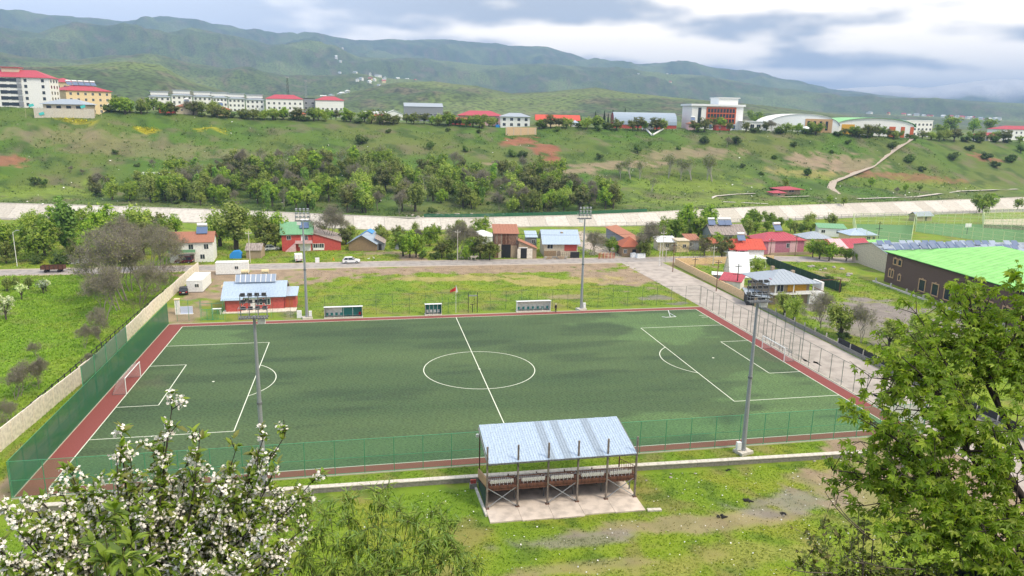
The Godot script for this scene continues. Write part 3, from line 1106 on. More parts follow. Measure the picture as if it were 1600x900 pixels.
# ---------------------------------------------------------------- the scene
func _ready() -> void:
	rng.seed = 20240517
	var cam := Camera3D.new()
	cam.name = "camera"
	add_child(cam)
	cam.transform = Transform3D(Basis(Vector3(0.981177, 0.018807, 0.192192), Vector3(0.026118, 0.973177, -0.228569), Vector3(-0.191335, 0.229286, 0.954368)), Vector3(-17.6487, 40.7084, 113.6484))
	cam.fov = 42.2082
	cam.near = 0.2
	cam.far = 40000.0
	cam.current = true
	var env := Environment.new()
	env.tonemap_mode = Environment.TONE_MAPPER_LINEAR
	env.tonemap_exposure = 1.85
	env.background_mode = Environment.BG_SKY
	env.background_energy_multiplier = 0.8
	env.sdfgi_enabled = true
	env.ssao_enabled = true
	env.ssil_enabled = true
	env.fog_enabled = true
	env.fog_density = 0.000135
	env.fog_light_color = Color("#9bc0f0")
	var sky := Sky.new()
	var pan := PanoramaSkyMaterial.new()
	pan.panorama = sky_image()
	sky.sky_material = pan
	env.sky = sky
	var we := WorldEnvironment.new()
	we.name = "world_environment"
	we.environment = env
	add_child(we)
	var sun := DirectionalLight3D.new()
	sun.name = "sun"
	add_child(sun)
	sun.look_at_from_position(Vector3(45, 78, 42), Vector3.ZERO)
	sun.light_energy = 0.5
	sun.light_angular_distance = 11.0
	sun.light_color = Color("#fff1dc")
	sun.shadow_enabled = true

	noise_a.seed = 11
	noise_a.frequency = 0.02
	noise_a.fractal_octaves = 5
	noise_b.seed = 23
	noise_b.frequency = 0.15
	noise_b.fractal_octaves = 3
	noise_c.seed = 37
	noise_c.frequency = 0.0009
	noise_c.fractal_octaves = 6
	noise_c.fractal_type = FastNoiseLite.FRACTAL_RIDGED
	make_textures()
	make_materials()
	build_ground()
	build_hills()
	build_river()
	build_pitch()
	build_fences()
	build_stand()
	build_floodlights()
	build_pitch_side()
	build_clubhouse()
	build_village()
	build_right_side()
	build_plateau()
	build_vehicles()
	build_living()
	build_trees()
	build_grass()
	build_cherry()
	build_maple()
	build_willow_front()
	build_small_things()

func sky_image() -> ImageTexture:
	var w := 2048
	var h := 1024
	var f := FastNoiseLite.new()
	f.seed = 5
	f.frequency = 0.85
	f.fractal_octaves = 6
	f.fractal_gain = 0.52
	var g := FastNoiseLite.new()
	g.seed = 91
	g.frequency = 0.22
	g.fractal_octaves = 4
	var d := PackedFloat32Array()
	d.resize(w * h * 3)
	var shade := Color(0.42, 0.46, 0.52)
	var haze := Color(0.72, 0.72, 0.75)
	var lit := Color(1.55, 1.38, 1.15)
	var clear_air := Color(0.80, 0.88, 1.04)
	for y in h / 2 + 8:
		var el := PI * 0.5 - PI * (y + 0.5) / h
		var sy := maxf(sin(el), 0.0)
		var ce := cos(el)
		for x in w:
			var az := (x + 0.5) / w * TAU
			var dx := sin(az - 3.30) * ce
			var dz := -cos(az - 3.30) * ce
			var k := 1.0 / (sy + 0.10)
			var p := Vector3(dx * k, sy * 7.0, dz * k)
			var n1 := f.get_noise_3dv(p * 0.9)
			var n2 := g.get_noise_3dv(p * 0.8 + Vector3(4.2, 0, 1.3))
			# broken cloud to the right of the valley, thinner veil to the left
			var side := 0.5 + 0.5 * sin(az + 0.05)
			var t := smoothstep(-0.06, 0.42, n1 * 0.95 + n2 * 0.5 + (side - 0.5) * 0.8)
			var c := shade.lerp(lit, t)
			c = c.lerp(haze, exp(-sy * 16.0) * 0.45)
			c = c.lerp(clear_air, smoothstep(0.66, 0.33, side) * 0.85)
			var i := (y * w + x) * 3
			d[i] = c.r
			d[i + 1] = c.g
			d[i + 2] = c.b
	for i in range((h / 2 + 8) * w * 3, w * h * 3, 3):
		d[i] = 0.18
		d[i + 1] = 0.20
		d[i + 2] = 0.15
	return ImageTexture.create_from_image(Image.create_from_data(w, h, false, Image.FORMAT_RGBF, d.to_byte_array()))

func make_materials() -> void:
	vmat("ground", 1.0, "grass", 0.35)
	vmat("slope", 1.0, "grass", 0.12)
	vmat("hills", 1.0, "hill", 0.0022)
	vmat("turf", 0.95, "turf", 0.22)
	vmat("body", 0.8)
	vmat("leaf", 0.6, "", 0.5, Color(0.7, 0.8, 0.4))
	vmat("bark", 0.95, "fine", 1.5)
	mat("track", "#8c4a46", 0.95, "fine", 0.6)
	mat("line", "#dfe6d6", 0.9, "soft", 1.3)
	mat("kerb", "#c9c6b4", 0.9, "fine", 1.0)
	mat("asphalt", "#a39e9b", 0.95, "stain", 0.06)
	mat("shoulder", "#b9ada0", 0.95, "fine", 0.2)
	mat("paving", "#b1a9a2", 0.95, "stain", 0.045)
	mat("concrete", "#cdc8be", 0.95, "stain", 0.25)
	mat("concrete_dark", "#8e8b85", 0.95, "stain", 0.4)
	mat("cream_wall", "#e8e0d2", 0.95, "stain", 0.2)
	mat("peach_wall", "#e0c196", 0.95, "soft", 0.3)
	mat("green_paint", "#4d9a72", 0.6)
	mat("dark_post", "#3c5a50", 0.6)
	mat("galvanised", "#a3a9b0", 0.5, "soft", 0.7, 0.3)
	mat("steel_grey", "#767a7e", 0.6, "rust", 0.6)
	mat("post_rust", "#8c837c", 0.7, "rust", 0.5)
	mat("rust", "#6d4a3a", 0.9, "rust", 0.5)
	mat("rust_roof", "#a8745e", 0.85, "stain", 0.35)
	mat("rust_grey_roof", "#a59a94", 0.8, "rust", 0.3)
	mat("roof_blue", "#b0c4da", 0.6, "stain", 0.45)
	mat("roof_blue_worn", "#9aabbd", 0.6, "stain", 0.6)
	mat("roof_grey", "#9fabb8", 0.6, "soft", 0.3)
	mat("roof_green", "#74a981", 0.7, "soft", 0.3)
	mat("roof_red", "#b54c5c", 0.7, "stain", 0.25)
	mat("roof_bright_red", "#cf5442", 0.7, "stain", 0.25)
	mat("roof_tile", "#b0654c", 0.9, "fine", 0.6)
	mat("roof_lime", "#8ad474", 0.5, "stain", 0.045)
	mat("white", "#eeefed", 0.8, "soft", 0.3)
	mat("white_gloss", "#e9ecee", 0.25)
	mat("white_sheet", "#eef2f4", 0.5, "soft", 0.4)
	mat("cream", "#e4cfa6", 0.9, "soft", 0.3)
	mat("beige", "#cfc3ae", 0.9, "stain", 0.3)
	mat("brick_red", "#b9544c", 0.9, "soft", 0.4)
	mat("wall_red", "#c35650", 0.9, "soft", 0.3)
	mat("pink_wall", "#b7788a", 0.9, "soft", 0.3)
	mat("pale_pink", "#dcb6bb", 0.9, "soft", 0.3)
	mat("orange_door", "#b5573a", 0.8, "soft", 0.5)
	mat("stone_wall", "#a99780", 0.95, "stain", 0.5)
	mat("mud_wall", "#9c8468", 0.95, "stain", 0.35)
	mat("wood_old", "#8d6f5f", 0.95, "rust", 0.4)
	mat("wood_grey", "#9a8c80", 0.95, "rust", 0.6)
	mat("school_stone", "#6a564c", 0.9, "fine", 0.5)
	mat("tan_trim", "#c4a17c", 0.9, "soft", 0.5)
	mat("yellow", "#d8a63c", 0.8, "soft", 0.4)
	mat("orange", "#c4623e", 0.8, "soft", 0.4)
	mat("grey_wall", "#8d929a", 0.85, "soft", 0.3)
	mat("dark", "#2a2c2e", 0.85)
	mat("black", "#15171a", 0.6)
	mat("tyre", "#1b1b1c", 0.9)
	mat("glass", "#2b3640", 0.08)
	mat("solar", "#5f7396", 0.18, "", 0.5, 0.1)
	mat("solar_pale", "#93a2b8", 0.25)
	mat("teal", "#3f8f8a", 0.6)
	mat("teal_dark", "#22494c", 0.7)
	mat("seat_white", "#d7dadd", 0.5)
	mat("tarp_blue", "#2d8fe0", 0.5, "soft", 0.8)
	mat("tarp_turquoise", "#4fc6c6", 0.6, "soft", 0.8)
	mat("car_white", "#e8ebee", 0.2)
	mat("car_black", "#23262e", 0.18)
	mat("car_wine", "#5a1f2e", 0.25)
	mat("lamp_red", "#b3202a", 0.3)
	mat("red", "#c2282e", 0.6)
	mat("dark_fence", "#24402f", 0.8)
	mat("rock", "#b4aea4", 0.95, "fine", 1.0)
	mat("charcoal", "#1a1918", 1.0, "fine", 2.0)
	mat("cable", "#35383c", 0.8)
	mat("sheet_blue_white", "#c8d4f0", 0.7)
	mat("court_green", "#5d8a55", 0.95, "fine", 0.2)
	mat("sand", "#cfc3ae", 0.95, "fine", 0.2)
	mat("lawn_fence", "#c9d6a6", 0.7)
	clear("chain_link", "#5f7a6c", 0.10)
	clear("green_mesh", "#4f9a74", 0.27)
	clear("green_net", "#1d6446", 0.8)
	clear("goal_net", "#e8eeee", 0.16)
	clear("court_mesh", "#a9c58c", 0.16)

# ---------------------------------------------------------------- ground
# bare patches: centre x, centre z, half width, half depth, strength, kind (0 tan dirt, 1 grey gravel, 2 red earth, 3 straw, 4 dark soil, 5 yellow flowers)
var PATCHES := [
	[8.0, -79.5, 62.0, 7.5, 1.0, 0], [46.0, -66.0, 14.0, 12.0, 1.0, 0], [30.0, -62.0, 16.0, 5.0, 0.8, 3], [10.0, -68.0, 20.0, 3.5, 0.8, 3],
	[-44.0, -66.0, 13.0, 15.0, 1.0, 0], [-50.0, -56.0, 8.0, 3.5, 0.9, 0], [-40.0, -78.0, 24.0, 8.0, 1.0, 0],
	[-54.5, -41.0, 4.5, 7.0, 0.9, 0], [-33.0, -40.0, 1.6, 5.0, 0.7, 1],
	[27.0, -46.0, 5.0, 2.2, 0.7, 0], [48.0, -42.0, 5.0, 2.4, 0.8, 1], [50.0, -37.0, 3.4, 1.2, 0.8, 1],
	[15.0, 49.5, 13.0, 1.8, 0.7, 0], [2.0, 51.0, 8.0, 1.7, 0.7, 1], [27.0, 47.0, 8.0, 2.6, 0.75, 1], [36.0, 47.0, 8.0, 5.0, 0.6, 0], [4.0, 55.0, 10.0, 1.1, 0.45, 0],
	[15.0, 56.0, 14.0, 2.0, 0.4, 3], [41.0, 44.0, 8.0, 4.0, 0.7, 0], [-57.3, 10.0, 1.2, 24.0, 0.85, 0], [-56.8, 24.0, 1.6, 9.0, 0.9, 0],
	[-90.0, -45.0, 3.5, 1.2, 0.6, 1], [50.5, 44.0, 12.0, 22.0, 1.0, 0],
	[88.0, -25.0, 14.0, 13.0, 1.0, 1], [80.0, -15.0, 9.0, 12.0, 0.9, 1], [97.0, -14.0, 10.0, 10.0, 0.9, 1], [71.0, -58.0, 4.0, 10.0, 0.8, 0],
	[100.0, -60.0, 6.0, 5.0, 0.9, 0], [55.0, -110.0, 9.0, 18.0, 0.9, 1], [58.0, -128.0, 16.0, 10.0, 0.7, 1], [-4.5, -96.0, 3.2, 9.0, 1.0, 0], [-14.0, -104.0, 9.0, 2.2, 0.8, 0], [128.0, -120.0, 18.0, 8.0, 0.6, 3], [150.0, -100.0, 9.0, 6.0, 0.6, 0],
	[-80.0, -84.0, 70.0, 2.6, 0.8, 0]]
var FAR_PATCHES := [
	[71.1, -314.9, 10.0, 8.0, 1.0, 7], [82.9, -303.8, 8.0, 9.0, 1.0, 7], [84.1, -289.9, 5.0, 12.0, 1.0, 7], [116.1, -277.4, 28.0, 6.0, 0.75, 0], [165.3, -288.7, 30.0, 7.0, 0.6, 0], [259.8, -277.5, 26.0, 9.0, 0.7, 0], [291.3, -268.1, 42.0, 5.0, 0.7, 2],
	[236.3, -279.6, 18.0, 8.0, 0.8, 0], [-179.6, -272.9, 9.0, 5.0, 0.95, 2], [-127.2, -312.2, 6.5, 3.0, 0.6, 5], [-95.9, -319.1, 6.5, 3.0, 0.6, 5], [-160.3, -311.3, 10.0, 2.4, 0.35, 5], [53.4, -285.7, 9.0, 3.0, 0.8, 0], [92.8, -270.9, 14.0, 4.0, 0.8, 0], [368.7, -297.9, 12.0, 5.0, 0.8, 2], [-132.9, -295.7, 60.0, 10.0, 0.35, 0], [220.6, -266.3, 22.0, 5.0, 0.6, 3], [-158.4, -249.9, 30.0, 10.0, 0.8, 6], [141.1, -248.2, 40.0, 14.0, 0.7, 6], [156.3, -214.7, 60.0, 12.0, 0.7, 6], [297.7, -259.8, 60.0, 8.0, 0.5, 6]]

const PATCH_COLOURS := ["#a08d76", "#8d8680", "#94694f", "#a89c62", "#5a5044", "#d0c022", "#7d9433", "#98664d"]

func patchy(x: float, z: float, c: Color, list: Array) -> Color:
	for p in list:
		var ax: float = absf(x - p[0]) / p[2]
		if ax > 1.5: continue
		var az: float = absf(z - p[1]) / p[3]
		if az > 1.5: continue
		var r := sqrt(ax * ax + az * az) + nz(noise_b, x, z) * 0.75 + nz(noise_a, x, z, 3.0) * 0.5
		var k := smoothstep(1.05, 0.72, r) * float(p[4])
		if k > 0.0:
			c = c.lerp(lin(PATCH_COLOURS[p[5]]) * (1.0 + 0.35 * nz(noise_b, x + 90.0, z, 2.0)), k)
	return c

var GRASS := [Color(0.235, 0.325, 0.016), Color(0.165, 0.285, 0.014), Color(0.29, 0.31, 0.035), Color(0.085, 0.165, 0.012)]

func grass_colour(x: float, z: float) -> Color:
	var a := nz(noise_a, x, z, 1.6) * 0.9 + 0.5
	var b := nz(noise_b, x, z, 0.6) * 0.8 + 0.5
	var c: Color = GRASS[0].lerp(GRASS[1], clampf(a, 0, 1))
	c = c.lerp(GRASS[2], smoothstep(0.45, 0.9, b) * 0.7)
	c = c.lerp(Color(0.26, 0.21, 0.09), smoothstep(0.18, 0.5, nz(noise_b, x + 130.0, z + 77.0, 0.8) + nz(noise_a, x, z, 4.0) * 0.6) * 0.55)
	c = c.lerp(GRASS[3], smoothstep(0.15, 0.5, nz(noise_b, x - 50.0, z + 20.0, 1.3)) * 0.7)
	if x < -60.0 and z > -84.0 and z < 50.0:
		c = c.lerp(Color(0.155, 0.30, 0.014), 0.55)
	return patchy(x, z, c, PATCHES)

func far_colour(x: float, z: float) -> Color:
	var a := clampf(nz(noise_a, x, z, 0.7) * 1.1 + 0.5, 0, 1)
	var c := Color(0.085, 0.18, 0.018).lerp(Color(0.145, 0.185, 0.042), a)
	c = c.lerp(Color(0.045, 0.095, 0.016), smoothstep(0.05, 0.4, nz(noise_b, x, z, 0.45)) * 0.7)
	c = c.lerp(Color(0.20, 0.17, 0.11), smoothstep(0.15, 0.5, nz(noise_b, x + 300.0, z - 80.0, 0.35)) * 0.55)
	return patchy(x, z, c, FAR_PATCHES)

func grid(mb: MB, cols: PackedFloat32Array, rows: int, zf: Callable, yf: Callable, cf: Callable) -> void:
	var w := cols.size()
	for j in rows:
		for i in w:
			var x := cols[i]
			var z: float = zf.call(x, j)
			mb.v.append(Vector3(x, yf.call(x, z), z))
			mb.c.append(cf.call(x, z))
	mb.n.resize(mb.v.size())
	for j in rows:
		for i in w:
			var i0 := maxi(i - 1, 0)
			var i1 := mini(i + 1, w - 1)
			var j0 := maxi(j - 1, 0)
			var j1 := mini(j + 1, rows - 1)
			var a := mb.v[j * w + i1] - mb.v[j * w + i0]
			var b := mb.v[j0 * w + i] - mb.v[j1 * w + i]
			var nn := b.cross(a).normalized()
			mb.n[j * w + i] = nn if nn.y > 0.0 else -nn
	for j in rows - 1:
		for i in w - 1:
			var p := j * w + i
			mb.ix.append_array(PackedInt32Array([p, p + w, p + 1, p + 1, p + w, p + w + 1]))

func build_ground() -> void:
	var mb := MB.new()
	var cols := PackedFloat32Array()
	var x := -240.0
	while x <= 330.0:
		cols.append(x)
		x += 0.75 if x > -110.0 and x < 120.0 else 2.5
	# flat valley floor from the foot of our hillside to the near rim of the river channel, rows crowding towards us
	var rows := 215
	var t0 := Time.get_ticks_msec()
	grid(mb, cols, rows, func(px: float, j: int) -> float:
		var t := j / 214.0
		var zn := lerp_curve(RIVER_NEAR_X, RIVER_NEAR_Z, px)
		return lerpf(60.0, zn, t * 0.8 + t * t * 0.2), func(_x: float, _z: float) -> float: return 0.0, grass_colour)
	structure("ground", mb, M.ground)
	# the hillside below the camera
	var hb := MB.new()
	var hc := PackedFloat32Array()
	for i in 90: hc.append(-130.0 + i * 3.0)
	grid(hb, hc, 30, func(_x: float, j: int) -> float: return 60.0 + j * 2.2, func(px: float, pz: float) -> float: return ground_y(px, pz) - 0.0, grass_colour)
	structure("hillside", hb, M.ground)
	# far bank, slope and plateau
	var fb := MB.new()
	var fc := PackedFloat32Array()
	x = -330.0
	while x <= 640.0:
		fc.append(x)
		x += 2.5
	grid(fb, fc, 100, func(px: float, j: int) -> float:
		var zb := lerp_curve(RIVER_FAR_X, RIVER_FAR_Z, px)
		var zc := lerp_curve(FOOT_X, FOOT_Z, px)
		var zd := lerp_curve(EDGE_X, EDGE_Z, px)
		if j <= 30: return lerpf(zb, zc, j / 30.0)
		if j <= 72: return lerpf(zc, zd, (j - 30) / 42.0)
		return lerpf(zd, -720.0, pow((j - 72) / 27.0, 1.6)), func(px: float, pz: float) -> float:
			var zb := lerp_curve(RIVER_FAR_X, RIVER_FAR_Z, px)
			var zd := lerp_curve(EDGE_X, EDGE_Z, px)
			var k := smoothstep(0.0, 25.0, zb - pz) * smoothstep(0.0, 12.0, absf(pz - zd))
			return ground_y(px, pz) + k * (nz(noise_b, px, pz, 0.35) * 0.8 + nz(noise_a, px, pz, 1.5) * 1.2), far_colour)
	structure("terrain", fb, M.slope)
	print("ground ", Time.get_ticks_msec() - t0)
	# roads
	road("road", [Vector3(-260, 0.02, -85.2), Vector3(-110, 0.02, -86), Vector3(-12, 0.02, -87.6), Vector3(60, 0.02, -86.2), Vector3(96, 0.02, -85.6), Vector3(126, 0.02, -79), Vector3(190, 0.02, -70)], 3.0, M.asphalt)
	road("road_shoulder", [Vector3(-260, 0.012, -85.2), Vector3(-110, 0.012, -86), Vector3(-12, 0.012, -87.6), Vector3(60, 0.012, -86.2), Vector3(96, 0.012, -85.6), Vector3(126, 0.012, -79), Vector3(190, 0.012, -70)], 4.3, M.shoulder)
	road("side_road", [Vector3(58.8, 0.028, -83.5), Vector3(59.6, 0.028, -60), Vector3(60.2, 0.028, -30), Vector3(60.5, 0.028, 58)], 6.0, M.paving)
	road("lane", [Vector3(55, 0.016, -91), Vector3(51, 0.016, -112), Vector3(56, 0.016, -140)], 2.6, M.shoulder)
	road("dirt_track", [Vector3(324.24, 28.99, -311.40) + Vector3(0, 0.3, 0), Vector3(299.10, 22.04, -294.64) + Vector3(0, 0.5, 0), Vector3(271.49, 13.24, -276.14) + Vector3(0, 0.5, 0), Vector3(248.38, 8.65, -264.65) + Vector3(0, 0.5, 0), Vector3(235.96, 6.43, -257.63) + Vector3(0, 0.5, 0), Vector3(228.58, 3.85, -248.41) + Vector3(0, 0.4, 0), Vector3(226.24, 1.81, -238.89) + Vector3(0, 0.3, 0)], 2.0, M.shoulder)
	road("footpath", [Vector3(177.76, 2.55, -236.04) + Vector3(0, 0.3, 0), Vector3(166.51, 2.39, -234.71) + Vector3(0, 0.3, 0), Vector3(153.42, 1.92, -230.60) + Vector3(0, 0.3, 0), Vector3(146.76, 1.15, -223.65) + Vector3(0, 0.3, 0), Vector3(151.29, 0.58, -217.84) + Vector3(0, 0.3, 0), Vector3(172.17, 0.13, -213.19) + Vector3(0, 0.25, 0)], 1.0, M.concrete)
	road("footpath", [Vector3(231.93, 0.49, -229.68) + Vector3(0, 0.25, 0), Vector3(271.63, 0.55, -236.98) + Vector3(0, 0.25, 0), Vector3(312.93, 1.92, -252.69) + Vector3(0, 0.3, 0), Vector3(359.03, 2.14, -260.72) + Vector3(0, 0.3, 0)], 1.3, M.concrete)
	road("footpath", [Vector3(182.87, 1.35, -229.20) + Vector3(0, 0.3, 0), Vector3(206.70, 1.48, -233.20) + Vector3(0, 0.3, 0)], 0.8, M.concrete)

func road(called: String, pts: Array, half: float, m: Material) -> void:
	var mb := MB.new()
	var n := pts.size()
	for i in n:
		var d: Vector3 = (pts[mini(i + 1, n - 1)] - pts[maxi(i - 1, 0)])
		d.y = 0.0
		d = d.normalized()
		var s := Vector3(-d.z, 0, d.x) * half
		mb.v.append(pts[i] - s)
		mb.v.append(pts[i] + s)
		for k in 2:
			mb.n.append(Vector3.UP)
			mb.c.append(Color.WHITE)
	for i in n - 1:
		var p := i * 2
		mb.ix.append_array(PackedInt32Array([p, p + 2, p + 1, p + 1, p + 2, p + 3]))
	structure(called, mb, m)

# ---------------------------------------------------------------- hills and mountains
func hill_y(az: float, r: float) -> float:
	var x := sin(deg_to_rad(az)) * r
	var z := -cos(deg_to_rad(az)) * r
	var best := 30.0
	for k in RIDGES.size():
		var rd: Array = RIDGES[k]
		var dist: float = rd[0]
		var wid: float = rd[1]
		var crest := lerp_curve(rd[2], rd[3], az)
		var t := (r - dist) / wid
		if t < -1.0 or t > 1.6: continue
		var rel := maxf(crest - 30.0, 0.0)
		var sh := cos(t * PI * 0.5) if t < 0.0 else 1.0 - smoothstep(0.0, 1.6, t)
		sh = pow(maxf(sh, 0.0), 1.35)
		var side := nz(noise_c, x, z, 1500.0 / (dist * 0.45 + 600.0)) + 0.55 * nz(noise_a, x, z, 24.0 / (dist * 0.02 + 60.0))
		var y := 30.0 + rel * sh * (1.0 + (1.0 - sh) * side * 1.1) + rel * side * 0.05 * sh
		best = maxf(best, y)
	return best

func hill_colour(x: float, y: float, z: float, r: float) -> Color:
	var a := clampf(nz(noise_a, x, z, 0.16) * 1.0 + 0.5, 0, 1)
	var b := nz(noise_a, x + 800.0, z, 0.6)
	var c := Color(0.065, 0.115, 0.035).lerp(Color(0.11, 0.16, 0.045), a)
	c = c.lerp(Color(0.17, 0.14, 0.10), smoothstep(0.10, 0.4, b) * 0.7)
	c = c.lerp(Color(0.03, 0.05, 0.022), smoothstep(0.05, 0.4, nz(noise_a, x - 500.0, z + 900.0, 0.9)) * 0.6)
	# irregular meadow patches, lightened in colour to stand for sunlit slopes
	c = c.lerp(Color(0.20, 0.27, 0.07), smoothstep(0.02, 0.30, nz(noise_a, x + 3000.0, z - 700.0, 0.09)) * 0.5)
	if r > 8400.0:
		var s := smoothstep(240.0, 460.0, y + nz(noise_c, x, z, 0.45) * 190.0)
		c = Color(0.10, 0.11, 0.12).lerp(Color(0.75, 0.76, 0.78), s)
	return c

func build_hills() -> void:
	var t0 := Time.get_ticks_msec()
	var mb := MB.new()
	var radii := PackedFloat32Array()
	var r := 560.0
	while r < 17500.0:
		radii.append(r)
		r *= 1.014 if r < 10000.0 else 1.045
	var na := 520
	for j in radii.size():
		for i in na:
			var az := lerpf(-62.0, 66.0, float(i) / (na - 1))
			var y := hill_y(az, radii[j])
			if radii[j] < 700.0: y = lerpf(24.0, y, (radii[j] - 560.0) / 140.0)
			var x := sin(deg_to_rad(az)) * radii[j]
			var z := -cos(deg_to_rad(az)) * radii[j]
			mb.v.append(Vector3(x, y, z))
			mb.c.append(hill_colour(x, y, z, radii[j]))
	mb.n.resize(mb.v.size())
	var rows := radii.size()
	for j in rows:
		for i in na:
			var a := mb.v[j * na + mini(i + 1, na - 1)] - mb.v[j * na + maxi(i - 1, 0)]
			var b := mb.v[mini(j + 1, rows - 1) * na + i] - mb.v[maxi(j - 1, 0) * na + i]
			var nn := a.cross(b).normalized()
			mb.n[j * na + i] = nn if nn.y > 0.0 else -nn
	for j in rows - 1:
		for i in na - 1:
			var p := j * na + i
			mb.ix.append_array(PackedInt32Array([p, p + na, p + 1, p + 1, p + na, p + na + 1]))
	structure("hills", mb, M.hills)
	# scattered houses on the slopes
	var hm := []
	for k in 3:
		var b := MB.new()
		b.box(Vector3(-5 - k, -2, -4), Vector3(5 + k, 5.0 + k, 4))
		hm.append(b.mesh())
	var rb := MB.new()
	rb.poly([Vector3(-7, 5.5, 5), Vector3(7, 5.5, 5), Vector3(7, 8.5, 0), Vector3(-7, 8.5, 0)], Vector3(0, 1, 1))
	rb.poly([Vector3(-7, 5.5, -5), Vector3(7, 5.5, -5), Vector3(7, 8.5, 0), Vector3(-7, 8.5, 0)], Vector3(0, 1, -1))
	rb.poly([Vector3(-7, 5.5, -5), Vector3(-7, 5.5, 5), Vector3(-7, 8.5, 0)], Vector3(-1, 0, 0))
	rb.poly([Vector3(7, 5.5, -5), Vector3(7, 5.5, 5), Vector3(7, 8.5, 0)], Vector3(1, 0, 0))
	var roof := rb.mesh()
	for v in VILLAGE:
		var az: float = v[0]
		var d: float = v[1]
		var k: int = [0, 2, 0, 2, 1][rng.randi() % 5]
		var t := thing("hamlet_house", ["tiny white house with pale roof scattered on the far hills", "tiny cream house with red roof scattered on the far hills", "tiny white house with grey roof scattered on the far hills"][k], "house", Vector3(sin(deg_to_rad(az)) * d, hill_y(az, d), -cos(deg_to_rad(az)) * d), rng.randf() * 3.0, "far %s houses on the hillsides" % ["pale-roofed", "red-roofed", "grey-roofed"][k])
		put(t, "wall", hm[k], [M.white, M.cream, M.white][k])
		put(t, "roof", roof, [M.white_sheet, M.roof_red, M.roof_grey][k])
	print("hills ", Time.get_ticks_msec() - t0)

# ---------------------------------------------------------------- river channel
func build_river() -> void:
	var bed := MB.new()
	var water := MB.new()
	var rim := MB.new()
	var tones := [mat("slab_a", "#c6c1b7", 0.95, "stain", 0.1), mat("slab_b", "#bdb8ad", 0.95, "stain", 0.13), mat("slab_c", "#cdc8bf", 0.95, "stain", 0.09)]
	var bank := Node3D.new()
	bank.name = "river_bank"
	add_child(bank)
	bank.set_meta("kind", "structure")
	var step := 9.0
	var k := 0
	var x := -250.0
	while x < 440.0:
		var x1 := x + step * (0.8 + 0.25 * ((k * 5) % 4))
		var na := Vector3(x, 0, lerp_curve(RIVER_NEAR_X, RIVER_NEAR_Z, x))
		var nb := Vector3(x1, 0, lerp_curve(RIVER_NEAR_X, RIVER_NEAR_Z, x1))
		var fa := Vector3(x, 0.0, lerp_curve(RIVER_FAR_X, RIVER_FAR_Z, x))
		var fb := Vector3(x1, 0.0, lerp_curve(RIVER_FAR_X, RIVER_FAR_Z, x1))
		var dp := Vector3(0, -4.2, 0)
		var sl := MB.new()
		# far sloped bank, one slab to each bay with an open joint
		var j := Vector3(0.04, 0, 0)
		sl.slab(fa + j + Vector3(0, 0.05, 0), fb - j + Vector3(0, 0.05, 0), fb - j + dp + Vector3(0, 0, 11), fa + j + dp + Vector3(0, 0, 11), 0.25)
		part(bank, "slab", sl, tones[(k * 7 + k / 3) % 3])
		bed.poly([na + dp + Vector3(0, 0, -6), nb + dp + Vector3(0, 0, -6), fb + dp + Vector3(0, 0, 11.2), fa + dp + Vector3(0, 0, 11.2)], Vector3.UP)
		bed.poly([na, nb, nb + dp + Vector3(0, 0, -6), na + dp + Vector3(0, 0, -6)], Vector3(0, 1, -1))
		bed.poly([fa + Vector3(0, -0.25, 0), fb + Vector3(0, -0.25, 0), fb + dp + Vector3(0, -0.3, 11.2), fa + dp + Vector3(0, -0.3, 11.2)], Vector3(0, 1, 1))
		rim.slab(na + Vector3(0, 0.35, 0.5), nb + Vector3(0, 0.35, 0.5), nb + Vector3(0, 0.35, 0), na + Vector3(0, 0.35, 0), 0.6)
		rim.slab(fa + Vector3(0, 0.3, 0.1), fb + Vector3(0, 0.3, 0.1), fb + Vector3(0, 0.3, -0.5), fa + Vector3(0, 0.3, -0.5), 0.6)
		x = x1
		k += 1
	structure("river_bed", bed, M.concrete_dark)
	structure("river_rim", rim, M.concrete)
	# wire fences along both rims: post and rails
	for s in 2:
		var xs: Array = RIVER_NEAR_X if s == 0 else RIVER_FAR_X
		var zs: Array = RIVER_NEAR_Z if s == 0 else RIVER_FAR_Z
		var x0 := 70.0 if s == 0 else 5.0
		var x1 := 300.0 if s == 0 else 100.0
		var t := thing("channel_fence", ["grey wire fence along the village rim of the concrete river channel", "green wire fence along the wooded rim of the concrete river channel"][s], "fence")
		x = x0
		var pm := MB.new()
		pm.tube(Vector3(0, -0.2, 0), Vector3(0, 1.7, 0), 0.05, 0.05, 5, true)
		var post := pm.mesh()
		var off := 0.9 if s == 0 else -0.9
		var rails := MB.new()
		while x < x1:
			var p := Vector3(x, 0, lerp_curve(xs, zs, x) + off)
			var q := Vector3(x + 4.0, 0, lerp_curve(xs, zs, x + 4.0) + off)
			put(t, "post", post, M.steel_grey if s == 0 else M.dark_post, p)
			var pn := MB.new()
			pn.poly([p, q, q + Vector3(0, 1.6, 0), p + Vector3(0, 1.6, 0)])
			part(t, "mesh_panel", pn, M.chain_link if s == 0 else M.green_net)
			rails.bar(p + Vector3(0, 1.62, 0), q + Vector3(0, 1.62, 0), 0.05)
			x += 4.0
		part(t, "rail", rails, M.steel_grey if s == 0 else M.dark_post)


# ---------------------------------------------------------------- pitch
const HX := 52.04
const HZ := 31.53

